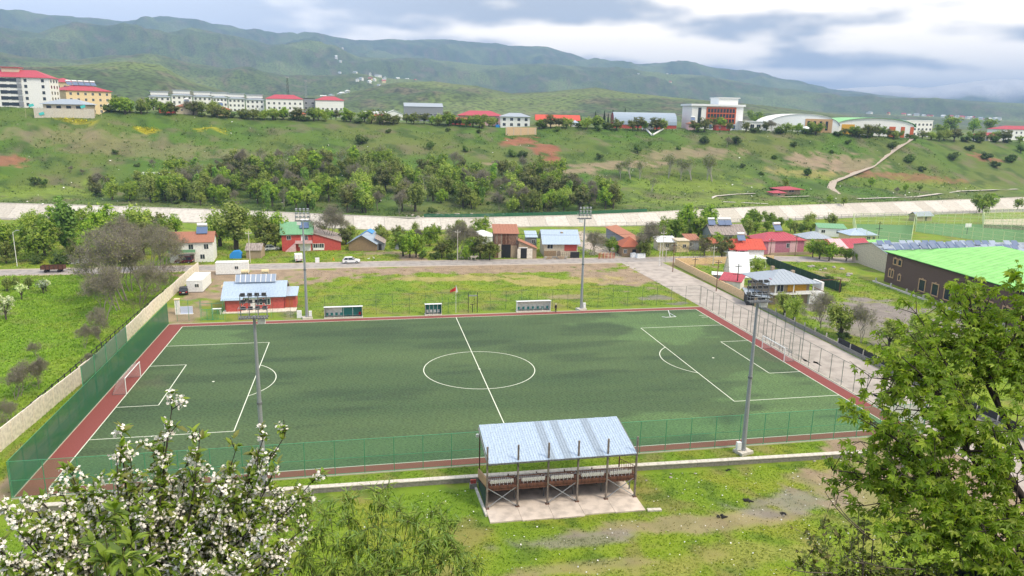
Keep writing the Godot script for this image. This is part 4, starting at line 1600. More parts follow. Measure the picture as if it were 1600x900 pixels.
func turf_colour(x: float, z: float) -> Color:
	var s := nz(noise_b, x * 0.25, z * 1.1, 0.7) * 0.5 + nz(noise_a, x * 0.5, z * 1.6, 1.5) * 0.9
	var c := Color(0.058, 0.112, 0.047).lerp(Color(0.100, 0.166, 0.064), clampf(s * 0.8 + 0.45, 0, 1))
	c = c.lerp(Color(0.030, 0.062, 0.032), smoothstep(0.12, 0.5, nz(noise_b, x * 0.22 + 40.0, z * 1.2, 0.9) + nz(noise_a, x, z, 1.0) * 0.5) * 0.45)
	# paler patches by the corners and round the goals
	for p in [[42.0, -24.0, 15.0, 7.0], [46.0, 20.0, 10.0, 12.0], [40.0, 28.0, 16.0, 5.0], [-48.0, -24.0, 8.0, 7.0], [38.0, -15.0, 9.0, 6.0], [20.0, 26.0, 14.0, 4.0]]:
		var r := sqrt(pow((x - p[0]) / p[2], 2) + pow((z - p[1]) / p[3], 2)) + nz(noise_b, x * 0.4, z, 1.2) * 0.8
		c = c.lerp(Color(0.135, 0.245, 0.085), smoothstep(1.1, 0.7, r) * 0.6)
	for gx in [-HX, HX]:   # infill worn thin in the goal mouths
		var w := sqrt(pow((x - gx) / 5.0, 2) + pow(z / 4.5, 2)) + nz(noise_b, x, z, 2.0) * 0.7
		c = c.lerp(Color(0.12, 0.135, 0.075), smoothstep(1.0, 0.5, w) * 0.5)
	return c

func strip(mb: MB, a: Vector2, b: Vector2, w := 0.13, y := 0.038) -> void:
	var d := (b - a).normalized()
	var s := Vector2(-d.y, d.x) * w * 0.5
	var p := []
	for q in [a - s, b - s, b + s, a + s]: p.append(Vector3(q.x, y, q.y))
	mb.poly(p, Vector3.UP)

func build_pitch() -> void:
	var tr := MB.new()
	for r in [[-54.8, -33.2, 54.6, -HZ], [-54.8, HZ, 54.6, 33.4], [-54.8, -HZ, -HX, HZ], [HX, -HZ, 54.6, HZ]]:
		tr.poly([Vector3(r[0], 0.02, r[1]), Vector3(r[2], 0.02, r[1]), Vector3(r[2], 0.02, r[3]), Vector3(r[0], 0.02, r[3])], Vector3.UP)
	structure("running_track", tr, M.track)
	var kb := Node3D.new()
	kb.name = "track_kerb"
	add_child(kb)
	kb.set_meta("kind", "structure")
	for s in [[Vector3(-55.0, 0, -33.4), Vector3(-54.8, 0.12, 33.6)], [Vector3(54.6, 0, -33.4), Vector3(54.8, 0.12, 33.6)], [Vector3(-54.8, 0, 33.4), Vector3(54.6, 0.12, 33.6)], [Vector3(-54.8, 0, -33.4), Vector3(54.6, 0.12, -33.2)]]:
		boxpart(kb, "kerb", s[0], s[1], M.kerb)
	var t := MB.new()
	var cols := PackedFloat32Array()
	for i in 140: cols.append(lerpf(-HX, HX, i / 139.0))
	grid(t, cols, 110, func(_x: float, j: int) -> float: return lerpf(HZ, -HZ, j / 109.0), func(_x: float, _z: float) -> float: return 0.03, turf_colour)
	var pitch := structure("football_pitch", t, M.turf)
	var o := [[-HX, -HZ, HX, -HZ], [-HX, HZ, HX, HZ], [-HX, -HZ, -HX, HZ], [HX, -HZ, HX, HZ], [0, -HZ, 0, HZ]]
	for s in [-1.0, 1.0]:
		for b in [[17.15, 19.22], [5.52, 8.64]]:
			var xe: float = s * (HX - b[0])
			o.append([s * HX, -b[1], xe, -b[1]])
			o.append([s * HX, b[1], xe, b[1]])
			o.append([xe, -b[1], xe, b[1]])
	for l in o:
		var mb := MB.new()
		strip(mb, Vector2(l[0], l[1]), Vector2(l[2], l[3]))
		part(pitch, "line", mb, M.line)
	for a in [[0.0, 0.0, 0.0, TAU, 9.0], [-HX + 11.2, 0.0, -0.86, 0.86, 9.1], [HX - 11.2, 0.0, PI - 0.86, PI + 0.86, 9.1]]:
		var mb := MB.new()
		for i in 48:
			var t0: float = lerpf(a[2], a[3], i / 48.0)
			var t1: float = lerpf(a[2], a[3], (i + 1) / 48.0)
			strip(mb, Vector2(a[0] + cos(t0) * a[4], sin(t0) * a[4]), Vector2(a[0] + cos(t1) * a[4], sin(t1) * a[4]), 0.13, 0.042)
		part(pitch, "circle_line", mb, M.line)
	for x in [-HX + 11.2, HX - 11.2, 0.0]:
		var mb := MB.new()
		var p := []
		for i in 10: p.append(Vector3(x + cos(TAU * i / 10.0) * 0.2, 0.046, sin(TAU * i / 10.0) * 0.2))
		mb.poly(p, Vector3.UP)
		part(pitch, "penalty_spot", mb, M.line)
	for z in [-26.6, -25.2]:
		var mb := MB.new()
		strip(mb, Vector2(HX - 1.6, z), Vector2(HX - 0.2, z), 0.16, 0.046)
		part(pitch, "line", mb, M.line)
	for k in 25:   # glued seams between the turf rolls
		var sm := MB.new()
		var xs := -HX + 4.0 + k * 4.0
		strip(sm, Vector2(xs, -HZ + 0.2), Vector2(xs + 0.02, HZ - 0.2), 0.03, 0.034)
		part(pitch, "seam", sm, mat("turf_seam", "#4a5a42", 0.95, "fine", 0.5))
	# goals
	for s in [-1.0, 1.0]:
		var g := thing("football_goal", "white football goal with net in front of the dark green netting" if s < 0.0 else "white football goal beside the paved side road", "goal", Vector3(s * HX, 0.03, 0))
		for z in [-3.66, 3.66]:
			var mb := MB.new()
			mb.tube(Vector3(0, 0, z), Vector3(0, 2.44, z), 0.065, 0.065, 10, true)
			part(g, "post", mb, M.white_gloss)
			var st := MB.new()
			st.tube(Vector3(0, 2.42, z), Vector3(s * 1.1, 2.1, z), 0.025, 0.025, 6)
			st.tube(Vector3(s * 1.1, 2.1, z), Vector3(s * 1.9, 0, z), 0.025, 0.025, 6)
			st.tube(Vector3(0, 0.04, z), Vector3(s * 1.9, 0.04, z), 0.025, 0.025, 6)
			part(g, "stay", st, M.steel_grey)
		var cb := MB.new()
		cb.tube(Vector3(0, 2.44, -3.72), Vector3(0, 2.44, 3.72), 0.065, 0.065, 10, true)
		part(g, "crossbar", cb, M.white_gloss)
		var nb := MB.new()
		nb.poly([Vector3(0, 2.4, -3.66), Vector3(0, 2.4, 3.66), Vector3(s * 1.1, 2.08, 3.66), Vector3(s * 1.1, 2.08, -3.66)])
		nb.poly([Vector3(s * 1.1, 2.08, -3.66), Vector3(s * 1.1, 2.08, 3.66), Vector3(s * 1.9, 0.05, 3.66), Vector3(s * 1.9, 0.05, -3.66)])
		for z in [-3.66, 3.66]:
			nb.poly([Vector3(0, 2.4, z), Vector3(s * 1.1, 2.08, z), Vector3(s * 1.9, 0.05, z), Vector3(0, 0.05, z)])
		part(g, "net", nb, M.goal_net)
	# small training goal lying on the turf
	var tg := thing("training_goal", "small white training goal frame tipped on its side on the turf", "goal", Vector3(44.0, 0.04, -26.6), 0.1)
	for q in [[Vector3(-1.2, 0.05, 0.6), Vector3(1.1, 0.05, 0.6)], [Vector3(1.1, 0.05, 0.6), Vector3(1.1, 0.05, -1.9)], [Vector3(1.1, 0.05, -1.9), Vector3(0.4, 0.9, -1.6)], [Vector3(0.4, 0.9, -1.6), Vector3(-0.2, 0.1, 0.55)], [Vector3(-1.2, 0.05, 0.6), Vector3(-1.8, 0.05, 0.0)]]:
		var mb := MB.new()
		mb.tube(q[0], q[1], 0.06, 0.06, 7, true)
		part(tg, "bar", mb, M.white_gloss)

# ---------------------------------------------------------------- fences round the ground
func fence(called: String, label: String, a: Vector3, b: Vector3, bay: float, h: float, post_m: Material, mesh_m: Material, rails: Array, r := 0.04) -> Node3D:
	var t := thing(called, label, "fence")
	var n := int(round(a.distance_to(b) / bay))
	var pm := MB.new()
	pm.tube(Vector3(0, -0.1, 0), Vector3(0, h, 0), r, r, 6, true)
	var post := pm.mesh()
	for i in n + 1:
		put(t, "post", post, post_m, a.lerp(b, float(i) / n))
	var pn := MB.new()
	var d := (b - a) / n
	pn.poly([Vector3.ZERO, d, d + Vector3(0, h, 0), Vector3(0, h, 0)])
	var panel := pn.mesh()
	var off := d.cross(Vector3.UP).normalized() * 0.05
	for i in n:
		put(t, "mesh_panel", panel, mesh_m, a.lerp(b, float(i) / n) + off)
	for y in rails:
		var rm := MB.new()
		rm.tube(a + Vector3(0, y, 0), b + Vector3(0, y, 0), r * 0.7, r * 0.7, 5)
		part(t, "rail", rm, post_m)
	return t

func build_fences() -> void:
	fence("mesh_fence", "pale green posted wire fence between the pitch and the stand", Vector3(-54.9, 0.1, 33.5), Vector3(54.7, 0.1, 33.5), 3.3, 4.2, M.green_paint, M.green_mesh, [4.18, 2.0, 0.1], 0.045)
	fence("net_fence", "dark green netted fence behind the goal by the cream wall", Vector3(-54.9, 0.1, 33.2), Vector3(-54.9, 0.1, -33.3), 3.3, 4.2, M.green_paint, M.green_net, [4.18, 2.1], 0.045)
	var t := thing("ball_stop_net", "taller green ball stop net rising above the netted fence behind the goal", "net")
	var za := Vector3(-54.45, 4.30, 10.79).z
	var zb := Vector3(-54.42, 4.30, -8.77).z
	for i in 5:
		var z0 := lerpf(za, zb, i / 4.0)
		var pm := MB.new()
		pm.tube(Vector3(-55.05, 0, z0), Vector3(-55.05, 6.9, z0), 0.05, 0.05, 6, true)
		part(t, "pole", pm, M.green_paint)
		if i < 4:
			var z1 := lerpf(za, zb, (i + 1) / 4.0)
			var nb := MB.new()
			var cx := 6
			for k in cx:
				var f0 := float(k) / cx
				var f1 := float(k + 1) / cx
				var s0 := sin(f0 * PI) * 0.12
				var s1 := sin(f1 * PI) * 0.12
				nb.poly([Vector3(-55.08 - s0, 3.9, lerpf(z0, z1, f0)), Vector3(-55.08 - s1, 3.9, lerpf(z0, z1, f1)), Vector3(-55.08, 6.85 - s1, lerpf(z0, z1, f1)), Vector3(-55.08, 6.85 - s0, lerpf(z0, z1, f0))])
			part(t, "net_panel", nb, M.green_net)
	fence("wire_fence", "thin dark posted wire fence behind the dugouts", Vector3(-36.0, 0, -35.5), Vector3(54.7, 0, -35.5), 3.3, 4.3, M.dark_post, M.chain_link, [4.28, 2.1], 0.03)
	fence("road_fence", "dark posted wire fence between the red track and the side road", Vector3(54.9, 0, -35.5), Vector3(54.9, 0, 33.4), 3.05, 4.2, M.dark_post, M.chain_link, [4.18], 0.04)
	var t2 := thing("ball_stop_fence", "tall wire ball stop section behind the goal by the side road", "fence")
	for i in 7:
		var z := lerpf(-13.5, 4.0, i / 6.0)
		var pm := MB.new()
		pm.tube(Vector3(55.05, 0, z), Vector3(55.05, 6.3, z), 0.04, 0.04, 6, true)
		part(t2, "post", pm, M.dark_post)
		if i < 6:
			var z1 := lerpf(-13.5, 4.0, (i + 1) / 6.0)
			var nb := MB.new()
			nb.poly([Vector3(55.1, 0, z), Vector3(55.1, 0, z1), Vector3(55.1, 6.25, z1), Vector3(55.1, 6.25, z)])
			part(t2, "mesh_panel", nb, M.chain_link)
	# far left corner: short fence with a gate
	fence("corner_fence", "short wire fence with grey boards beside the corner gate", Vector3(-53.8, 0, -35.5), Vector3(-49.5, 0, -35.5), 2.2, 4.2, M.green_paint, M.chain_link, [4.18], 0.04)
	var gt := thing("gate", "green tube framed double gate at the corner of the pitch", "gate", Vector3(-47.3, 0, -35.5))
	for s in [-1.0, 1.0]:
		var fr := MB.new()
		for q in [[0.05, 0, 0.05, 3.4], [2.0, 0, 2.0, 4.2], [0.05, 0.15, 2.0, 0.15], [0.05, 2.2, 2.0, 2.2], [0.05, 3.4, 2.0, 3.4], [1.0, 0.15, 1.0, 2.2]]:
			fr.tube(Vector3(q[0] * s, q[1], 0), Vector3(q[2] * s, q[3], 0), 0.04, 0.04, 6)
		part(gt, "gate_leaf", fr, M.green_paint)
		var pn := MB.new()
		pn.poly([Vector3(0.05 * s, 0.15, 0.03), Vector3(2.0 * s, 0.15, 0.03), Vector3(2.0 * s, 2.2, 0.03), Vector3(0.05 * s, 2.2, 0.03)])
		part(gt, "mesh_panel", pn, M.green_mesh)
	fence("corner_fence", "wire fence with dark leaning brace between gate and red clubhouse lawn", Vector3(-45.0, 0, -35.5), Vector3(-36.3, 0, -35.5), 2.9, 4.2, M.green_paint, M.chain_link, [4.18], 0.035)
	# cream boundary wall beyond the netted fence, cast in panels
	var w := thing("boundary_wall", "long cream concrete panel wall along the orchard", "wall")
	var pts := [Vector3(-61.6, 0, 46), Vector3(-61.2, 0, 20.9), Vector3(-59.4, 0, -10.3), Vector3(-59.6, 0, -42), Vector3(-59.2, 0, -74.0), Vector3(-58.8, 0, -81)]
	for k in pts.size() - 1:
		var a: Vector3 = pts[k]
		var b: Vector3 = pts[k + 1]
		var n := int(ceil(a.distance_to(b) / 3.0))
		for i in n:
			var p := a.lerp(b, (i + 0.008) / n)
			var q := a.lerp(b, (i + 0.992) / n)
			var hh := 2.65 + rng.randf_range(-0.09, 0.09)
			var mb := MB.new()
			mb.bar(p + Vector3(0, hh * 0.5 - 0.15, 0), q + Vector3(0, hh * 0.5 - 0.15, 0), 0.16, hh + 0.3)
			part(w, "panel", mb, M.cream_wall)
			var cp := MB.new()
			cp.bar(a.lerp(b, float(i) / n) + Vector3(0.02, 1.2, 0), a.lerp(b, float(i) / n) + Vector3(0.02, 1.2, 0.2), 0.26, 2.6)
			part(w, "pier", cp, M.cream_wall)
	# old black post fence on the orchard side of it
	var of := thing("orchard_fence", "dark weathered post and rail fence behind the cream wall", "fence")
	var op := MB.new()
	op.box(Vector3(-0.06, -0.1, -0.06), Vector3(0.06, 2.2, 0.06))
	var om := op.mesh()
	for i in 38:
		var z := 26.0 - i * 2.2
		put(of, "post", om, M.dark, Vector3(-61.9 + (26.0 - z) * 0.018, 0, z))
	for y in [2.0, 1.4]:
		var rm := MB.new()
		rm.bar(Vector3(-61.9, y, 26), Vector3(-60.5, y, -55), 0.05, 0.12)
		part(of, "rail", rm, M.dark)
	# low retaining wall along the near side of the ground
	var lw := thing("retaining_wall", "low grey concrete retaining wall with pale coping in front of the pitch", "wall")
	var lp := [Vector3(-56, 0, 36.4), Vector3(-23.2, 0, 37.0), Vector3(12.6, 0, 37.5), Vector3(44.0, 0, 38.5)]
	for k in lp.size() - 1:
		var a: Vector3 = lp[k]
		var b: Vector3 = lp[k + 1]
		var n := int(ceil(a.distance_to(b) / 4.0))
		for i in n:
			var p := a.lerp(b, (i + 0.004) / n)
			var q := a.lerp(b, (i + 0.996) / n)
			var mb := MB.new()
			mb.bar(p + Vector3(0, 0.15, 0), q + Vector3(0, 0.15, 0), 0.5, 0.8)
			part(lw, "block", mb, M.concrete_dark)
			var cp := MB.new()
			cp.bar(p + Vector3(0, 0.6, -0.05), q + Vector3(0, 0.6, -0.05), 0.72, 0.1)
			part(lw, "coping", cp, M.concrete)

# ---------------------------------------------------------------- spectator stand
func build_stand() -> void:
	var t := thing("spectator_stand", "open steel spectator stand with pale blue sheet roof on a concrete slab", "stand")
	var x0 := -5.85
	var x1 := 10.45
	var zb := 43.65
	var zf := 38.4
	# slab
	var sb := MB.new()
	for i in 5:
		sb.box(Vector3(lerpf(x0 - 0.1, x1 + 0.2, i / 5.0) + 0.015, -0.1, 38.0), Vector3(lerpf(x0 - 0.1, x1 + 0.2, (i + 1) / 5.0) - 0.015, 0.14, 46.4 + 0.12 * (i % 3)))
	part(t, "floor_slab", sb, mat("slab", "#d2c6ba", 0.95, "stain", 0.09))
	var side := MB.new()
	side.bar(Vector3(x0 - 0.55, 0.1, 38.0), Vector3(x0 - 0.25, 0.1, 45.0), 0.25, 0.3)
	part(t, "kerb", side, M.concrete)
	# six tall posts at the back with cross braces
	var px := []
	for i in 6:
		var x := lerpf(x0, x1, i / 5.0)
		px.append(x)
		var pm := MB.new()
		pm.box(Vector3(x - 0.09, 0.1, zb - 0.09), Vector3(x + 0.09, 7.15, zb + 0.09))
		part(t, "post", pm, M.post_rust)
		var pl := MB.new()
		pl.box(Vector3(x - 0.22, 0.14, zb - 0.22), Vector3(x + 0.22, 0.18, zb + 0.22))
		part(t, "base_plate", pl, M.rust)
		var pf := MB.new()
		pf.box(Vector3(x - 0.06, 0.1, zf - 0.06), Vector3(x + 0.06, 6.25 if i % 5 == 0 else 1.2, zf + 0.06))
		part(t, "front_post", pf, M.rust)
		for zz in [40.2, 42.0]:
			var pi := MB.new()
			pi.box(Vector3(x - 0.06, 0.1, zz - 0.06), Vector3(x + 0.06, 1.55 if zz < 41.0 else 2.1, zz + 0.06))
			part(t, "inner_post", pi, M.steel_grey)
		var st := MB.new()   # raking beam
		st.bar(Vector3(x, 0.85, zf), Vector3(x, 2.55, zb), 0.12, 0.2)
		part(t, "raking_beam", st, M.rust)
		var rf := MB.new()
		rf.bar(Vector3(x, 6.5, 37.3), Vector3(x, 5.25, zb), 0.1, 0.16)
		part(t, "rafter", rf, M.steel_grey)
	for i in [0, 2, 4]:
		for q in [[0.3, 2.45], [2.45, 0.3]]:
			var bm := MB.new()
			bm.bar(Vector3(px[i] + 0.1, q[0], zb + 0.02 * q[0]), Vector3(px[i + 1] - 0.1, q[1], zb + 0.02 * q[0]), 0.07)
			part(t, "brace", bm, M.galvanised)
	for i in [0, 5]:
		var bm := MB.new()
		bm.bar(Vector3(px[i], 0.3, zf + 0.2), Vector3(px[i], 2.3, zb - 0.2), 0.07)
		part(t, "brace", bm, M.rust)
	# terraces, rising from the pitch side towards the back
	for r in 4:
		var zz := 39.3 + r * 1.25
		var y := 1.05 + r * 0.52
		var dk := MB.new()
		dk.box(Vector3(x0 - 0.1, y - 0.08, zz - 0.6), Vector3(x1 + 0.1, y, zz + 0.6))
		part(t, "deck", dk, M.rust)
		var rs := MB.new()
		rs.box(Vector3(x0 - 0.1, y - 0.52, zz + 0.56), Vector3(x1 + 0.1, y - 0.082, zz + 0.6))
		part(t, "riser", rs, M.rust)
	var sm := MB.new()   # one moulded seat: pan and back
	sm.box(Vector3(-0.2, 0.28, -0.2), Vector3(0.2, 0.34, 0.18))
	sm.poly([Vector3(-0.2, 0.34, 0.14), Vector3(0.2, 0.34, 0.14), Vector3(0.18, 0.72, 0.22), Vector3(-0.18, 0.72, 0.22)], Vector3(0, 0, -1))
	sm.poly([Vector3(-0.2, 0.34, 0.18), Vector3(0.2, 0.34, 0.18), Vector3(0.18, 0.72, 0.26), Vector3(-0.18, 0.72, 0.26)], Vector3(0, 0, 1))
	sm.poly([Vector3(-0.18, 0.72, 0.22), Vector3(0.18, 0.72, 0.22), Vector3(0.18, 0.72, 0.26), Vector3(-0.18, 0.72, 0.26)], Vector3.UP)
	sm.box(Vector3(-0.04, 0, -0.1), Vector3(0.04, 0.28, 0.06))
	var seat := sm.mesh()
	for r in 4:
		for b in 5:
			for k in 6:
				put(t, "seat", seat, M.seat_white, Vector3(px[b] + 0.42 + k * 0.42 + (0.1 if b % 2 == 0 else 0.25), 1.05 + r * 0.52, 39.62 + r * 1.25))
	# back rail with upright bars
	var bars := MB.new()
	bars.box(Vector3(-0.018, 0, -0.018), Vector3(0.018, 1.0, 0.018))
	var bmsh := bars.mesh()
	for b in 5:
		for k in 15:
			var o := put(t, "rail_bar", bmsh, M.rust, Vector3(lerpf(px[b], px[b + 1], (k + 0.5) / 15.0), 2.62, zb - 0.1))
			o.rotation.z = 0.0
	for y in [2.62, 3.6]:
		var rl := MB.new()
		rl.box(Vector3(x0, y - 0.03, zb - 0.13), Vector3(x1, y + 0.03, zb - 0.07))
		part(t, "rail", rl, M.rust)
	var eb := MB.new()
	eb.box(Vector3(x0 - 0.1, 2.38, zb - 0.06), Vector3(x1 + 0.1, 2.62, zb + 0.06))
	part(t, "edge_beam", eb, M.rust)
	for x in [x0 - 0.08, x1 + 0.08]:
		for k in 10:
			var zz := lerpf(zf, zb - 0.2, k / 9.0)
			var yy := lerpf(1.05, 2.62, k / 9.0)
			var o := put(t, "side_bar", bmsh, M.rust if x > 0.0 else M.tan_trim, Vector3(x, yy, zz))
			o.scale = Vector3(4.0 if x < 0.0 else 1.0, 1.0, 9.0 if x < 0.0 else 1.0)
		var tp := MB.new()
		tp.bar(Vector3(x, 2.05, zf), Vector3(x, 3.62, zb - 0.1), 0.05)
		part(t, "side_rail", tp, M.rust)
	var sp := MB.new()   # green side sheet below the deck
	sp.poly([Vector3(x0 - 0.12, 0.14, zf), Vector3(x0 - 0.12, 0.14, zb - 0.1), Vector3(x0 - 0.12, 2.4, zb - 0.1), Vector3(x0 - 0.12, 0.85, zf)], Vector3(-1, 0, 0))
	part(t, "side_sheet", sp, M.dark_fence)
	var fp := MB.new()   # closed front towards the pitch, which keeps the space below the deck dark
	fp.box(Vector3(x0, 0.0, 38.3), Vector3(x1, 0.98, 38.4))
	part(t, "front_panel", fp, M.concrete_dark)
	# roof: ribbed sheets side by side
	var rx0 := -5.75
	var rx1 := 10.3
	var n := 18
	var dull := {7: true, 9: true, 13: true}
	for i in n:
		var a := lerpf(rx0, rx1, float(i) / n)
		var b := lerpf(rx0, rx1, float(i + 1) / n) + 0.03
		var lift := 0.012 * (i % 2)
		var sh := MB.new()
		sh.slab(Vector3(a, 6.72 + lift, 37.05), Vector3(b, 6.72 + lift, 37.05), Vector3(b, 5.38 + lift, 43.95), Vector3(a, 5.38 + lift, 43.95), 0.03)
		for k in 3:
			var xr := lerpf(a, b, (k + 0.5) / 3.0)
			sh.bar(Vector3(xr, 6.745 + lift, 37.06), Vector3(xr, 5.405 + lift, 43.94), 0.035, 0.03)
		part(t, "roof_sheet", sh, M.roof_blue_worn if dull.has(i) else M.roof_blue)
	for z in [37.4, 39.5, 41.7, 43.6]:
		var pu := MB.new()
		var y := lerpf(6.62, 5.3, (z - 37.05) / 6.9)
		pu.box(Vector3(rx0, y - 0.08, z - 0.05), Vector3(rx1, y + 0.02, z + 0.05))
		part(t, "purlin", pu, M.steel_grey)
	var fs := MB.new()
	fs.box(Vector3(rx0, 5.2, 43.96), Vector3(rx1, 5.36, 44.0))
	part(t, "gutter", fs, M.steel_grey)
	var fl := MB.new()
	fl.box(Vector3(rx0 - 0.32, 5.3, 37.0), Vector3(rx0 - 0.02, 5.65, 37.25))
	part(t, "junction_box", fl, M.white)

# ---------------------------------------------------------------- floodlights
func build_floodlights() -> void:
	var spots := [[Vector3(-29.2, 0, 35.1), 1.0, "grey floodlight mast standing behind the white blossoming tree"], [Vector3(27.8, 0, 35.2), 1.0, "grey floodlight mast beside the stand on stone footing"], [Vector3(-29.4, 0, -34.5), -1.0, "grey floodlight mast beside the red clubhouse lawn"], [Vector3(27.1, 0, -34.2), -1.0, "grey floodlight mast beside the white dugout with green seats"]]
	for s in spots:
		var t := thing("floodlight_mast", s[2], "floodlight", s[0], 0.0 if s[1] > 0.0 else PI, "floodlight masts round the pitch")
		var pm := MB.new()
		pm.tube(Vector3(0, 0.3, 0), Vector3(0, 10, 0), 0.30, 0.22, 12)
		pm.tube(Vector3(0, 10, 0), Vector3(0, 19.6, 0), 0.22, 0.14, 12, true)
		part(t, "mast", pm, M.galvanised)
		var cl := MB.new()
		cl.tube(Vector3(0, 9.8, 0), Vector3(0, 10.05, 0), 0.29, 0.29, 12, true)
		part(t, "collar", cl, M.steel_grey)
		var ft := MB.new()
		ft.obox(Transform3D(Basis(Vector3.UP, 0.3), Vector3(0, 0.12, 0)), Vector3(1.9, 0.5, 1.6))
		part(t, "footing", ft, M.concrete)
		for k in 8:
			var b := MB.new()
			var a := TAU * k / 8.0
			b.tube(Vector3(cos(a) * 0.36, 0.3, sin(a) * 0.36), Vector3(cos(a) * 0.36, 0.46, sin(a) * 0.36), 0.03, 0.03, 5, true)
			part(t, "bolt", b, M.steel_grey)
		var pf := MB.new()   # grating floor: bearers and slats
		for k in 10: pf.box(Vector3(-1.4 + k * 0.29, 19.55, -0.1), Vector3(-1.4 + k * 0.29 + 0.2, 19.6, 0.8))
		pf.box(Vector3(-1.45, 19.45, -0.12), Vector3(1.5, 19.55, -0.02))
		pf.box(Vector3(-1.45, 19.45, 0.72), Vector3(1.5, 19.55, 0.82))
		part(t, "platform", pf, M.steel_grey)
		var rl := MB.new()
		for x in [-1.42, -0.45, 0.5, 1.45]:
			rl.tube(Vector3(x, 19.6, 0.78), Vector3(x, 20.6, 0.78), 0.02, 0.02, 5)
		for y in [20.1, 20.6]:
			rl.tube(Vector3(-1.42, y, 0.78), Vector3(1.45, y, 0.78), 0.02, 0.02, 5)
			for x in [-1.42, 1.45]: rl.tube(Vector3(x, y, -0.1), Vector3(x, y, 0.78), 0.02, 0.02, 5)
		part(t, "guard_rail", rl, M.galvanised)
		var fr := MB.new()
		for x in [-1.3, -0.45, 0.45, 1.3]: fr.box(Vector3(x - 0.035, 19.5, -0.13), Vector3(x + 0.035, 21.9, -0.06))
		for k in 3: fr.box(Vector3(-1.4, 20.25 + k * 0.72, -0.18), Vector3(1.4, 20.31 + k * 0.72, -0.12))
		part(t, "lamp_frame", fr, M.steel_grey)
		for r in 3:
			for k in 4:
				var hb := MB.new()
				hb.extrude([Vector3(-0.22, -0.17, -0.24), Vector3(-0.22, 0.17, -0.3), Vector3(-0.22, 0.1, 0.0), Vector3(-0.22, -0.08, 0.02)], Vector3(0.44, 0, 0))
				var lamp := part(t, "lamp_housing", hb, M.dark)
				lamp.position = Vector3(-1.05 + k * 0.7, 20.4 + r * 0.72, -0.18)
				lamp.rotation.x = -0.35
				var gl := MB.new()
				gl.box(Vector3(-0.2, -0.15, -0.295), Vector3(0.2, 0.15, -0.28))
				var g := part(lamp, "lens", gl, M.white_gloss)
				g.rotation.x = -0.18
				var hd := MB.new()
				hd.box(Vector3(-0.21, 0.15, -0.28), Vector3(0.21, 0.19, -0.02))
				part(lamp, "top_cover", hd, M.galvanised)
		var cb := MB.new()
		cb.box(Vector3(0.35, 18.75, -0.15), Vector3(1.1, 19.35, 0.25))
		part(t, "control_box", cb, M.white)
		var ec := MB.new()
		ec.box(Vector3(-0.95, 0.5, -0.2), Vector3(-0.4, 1.5, 0.25))
		part(t, "meter_cabinet", ec, M.white_sheet)


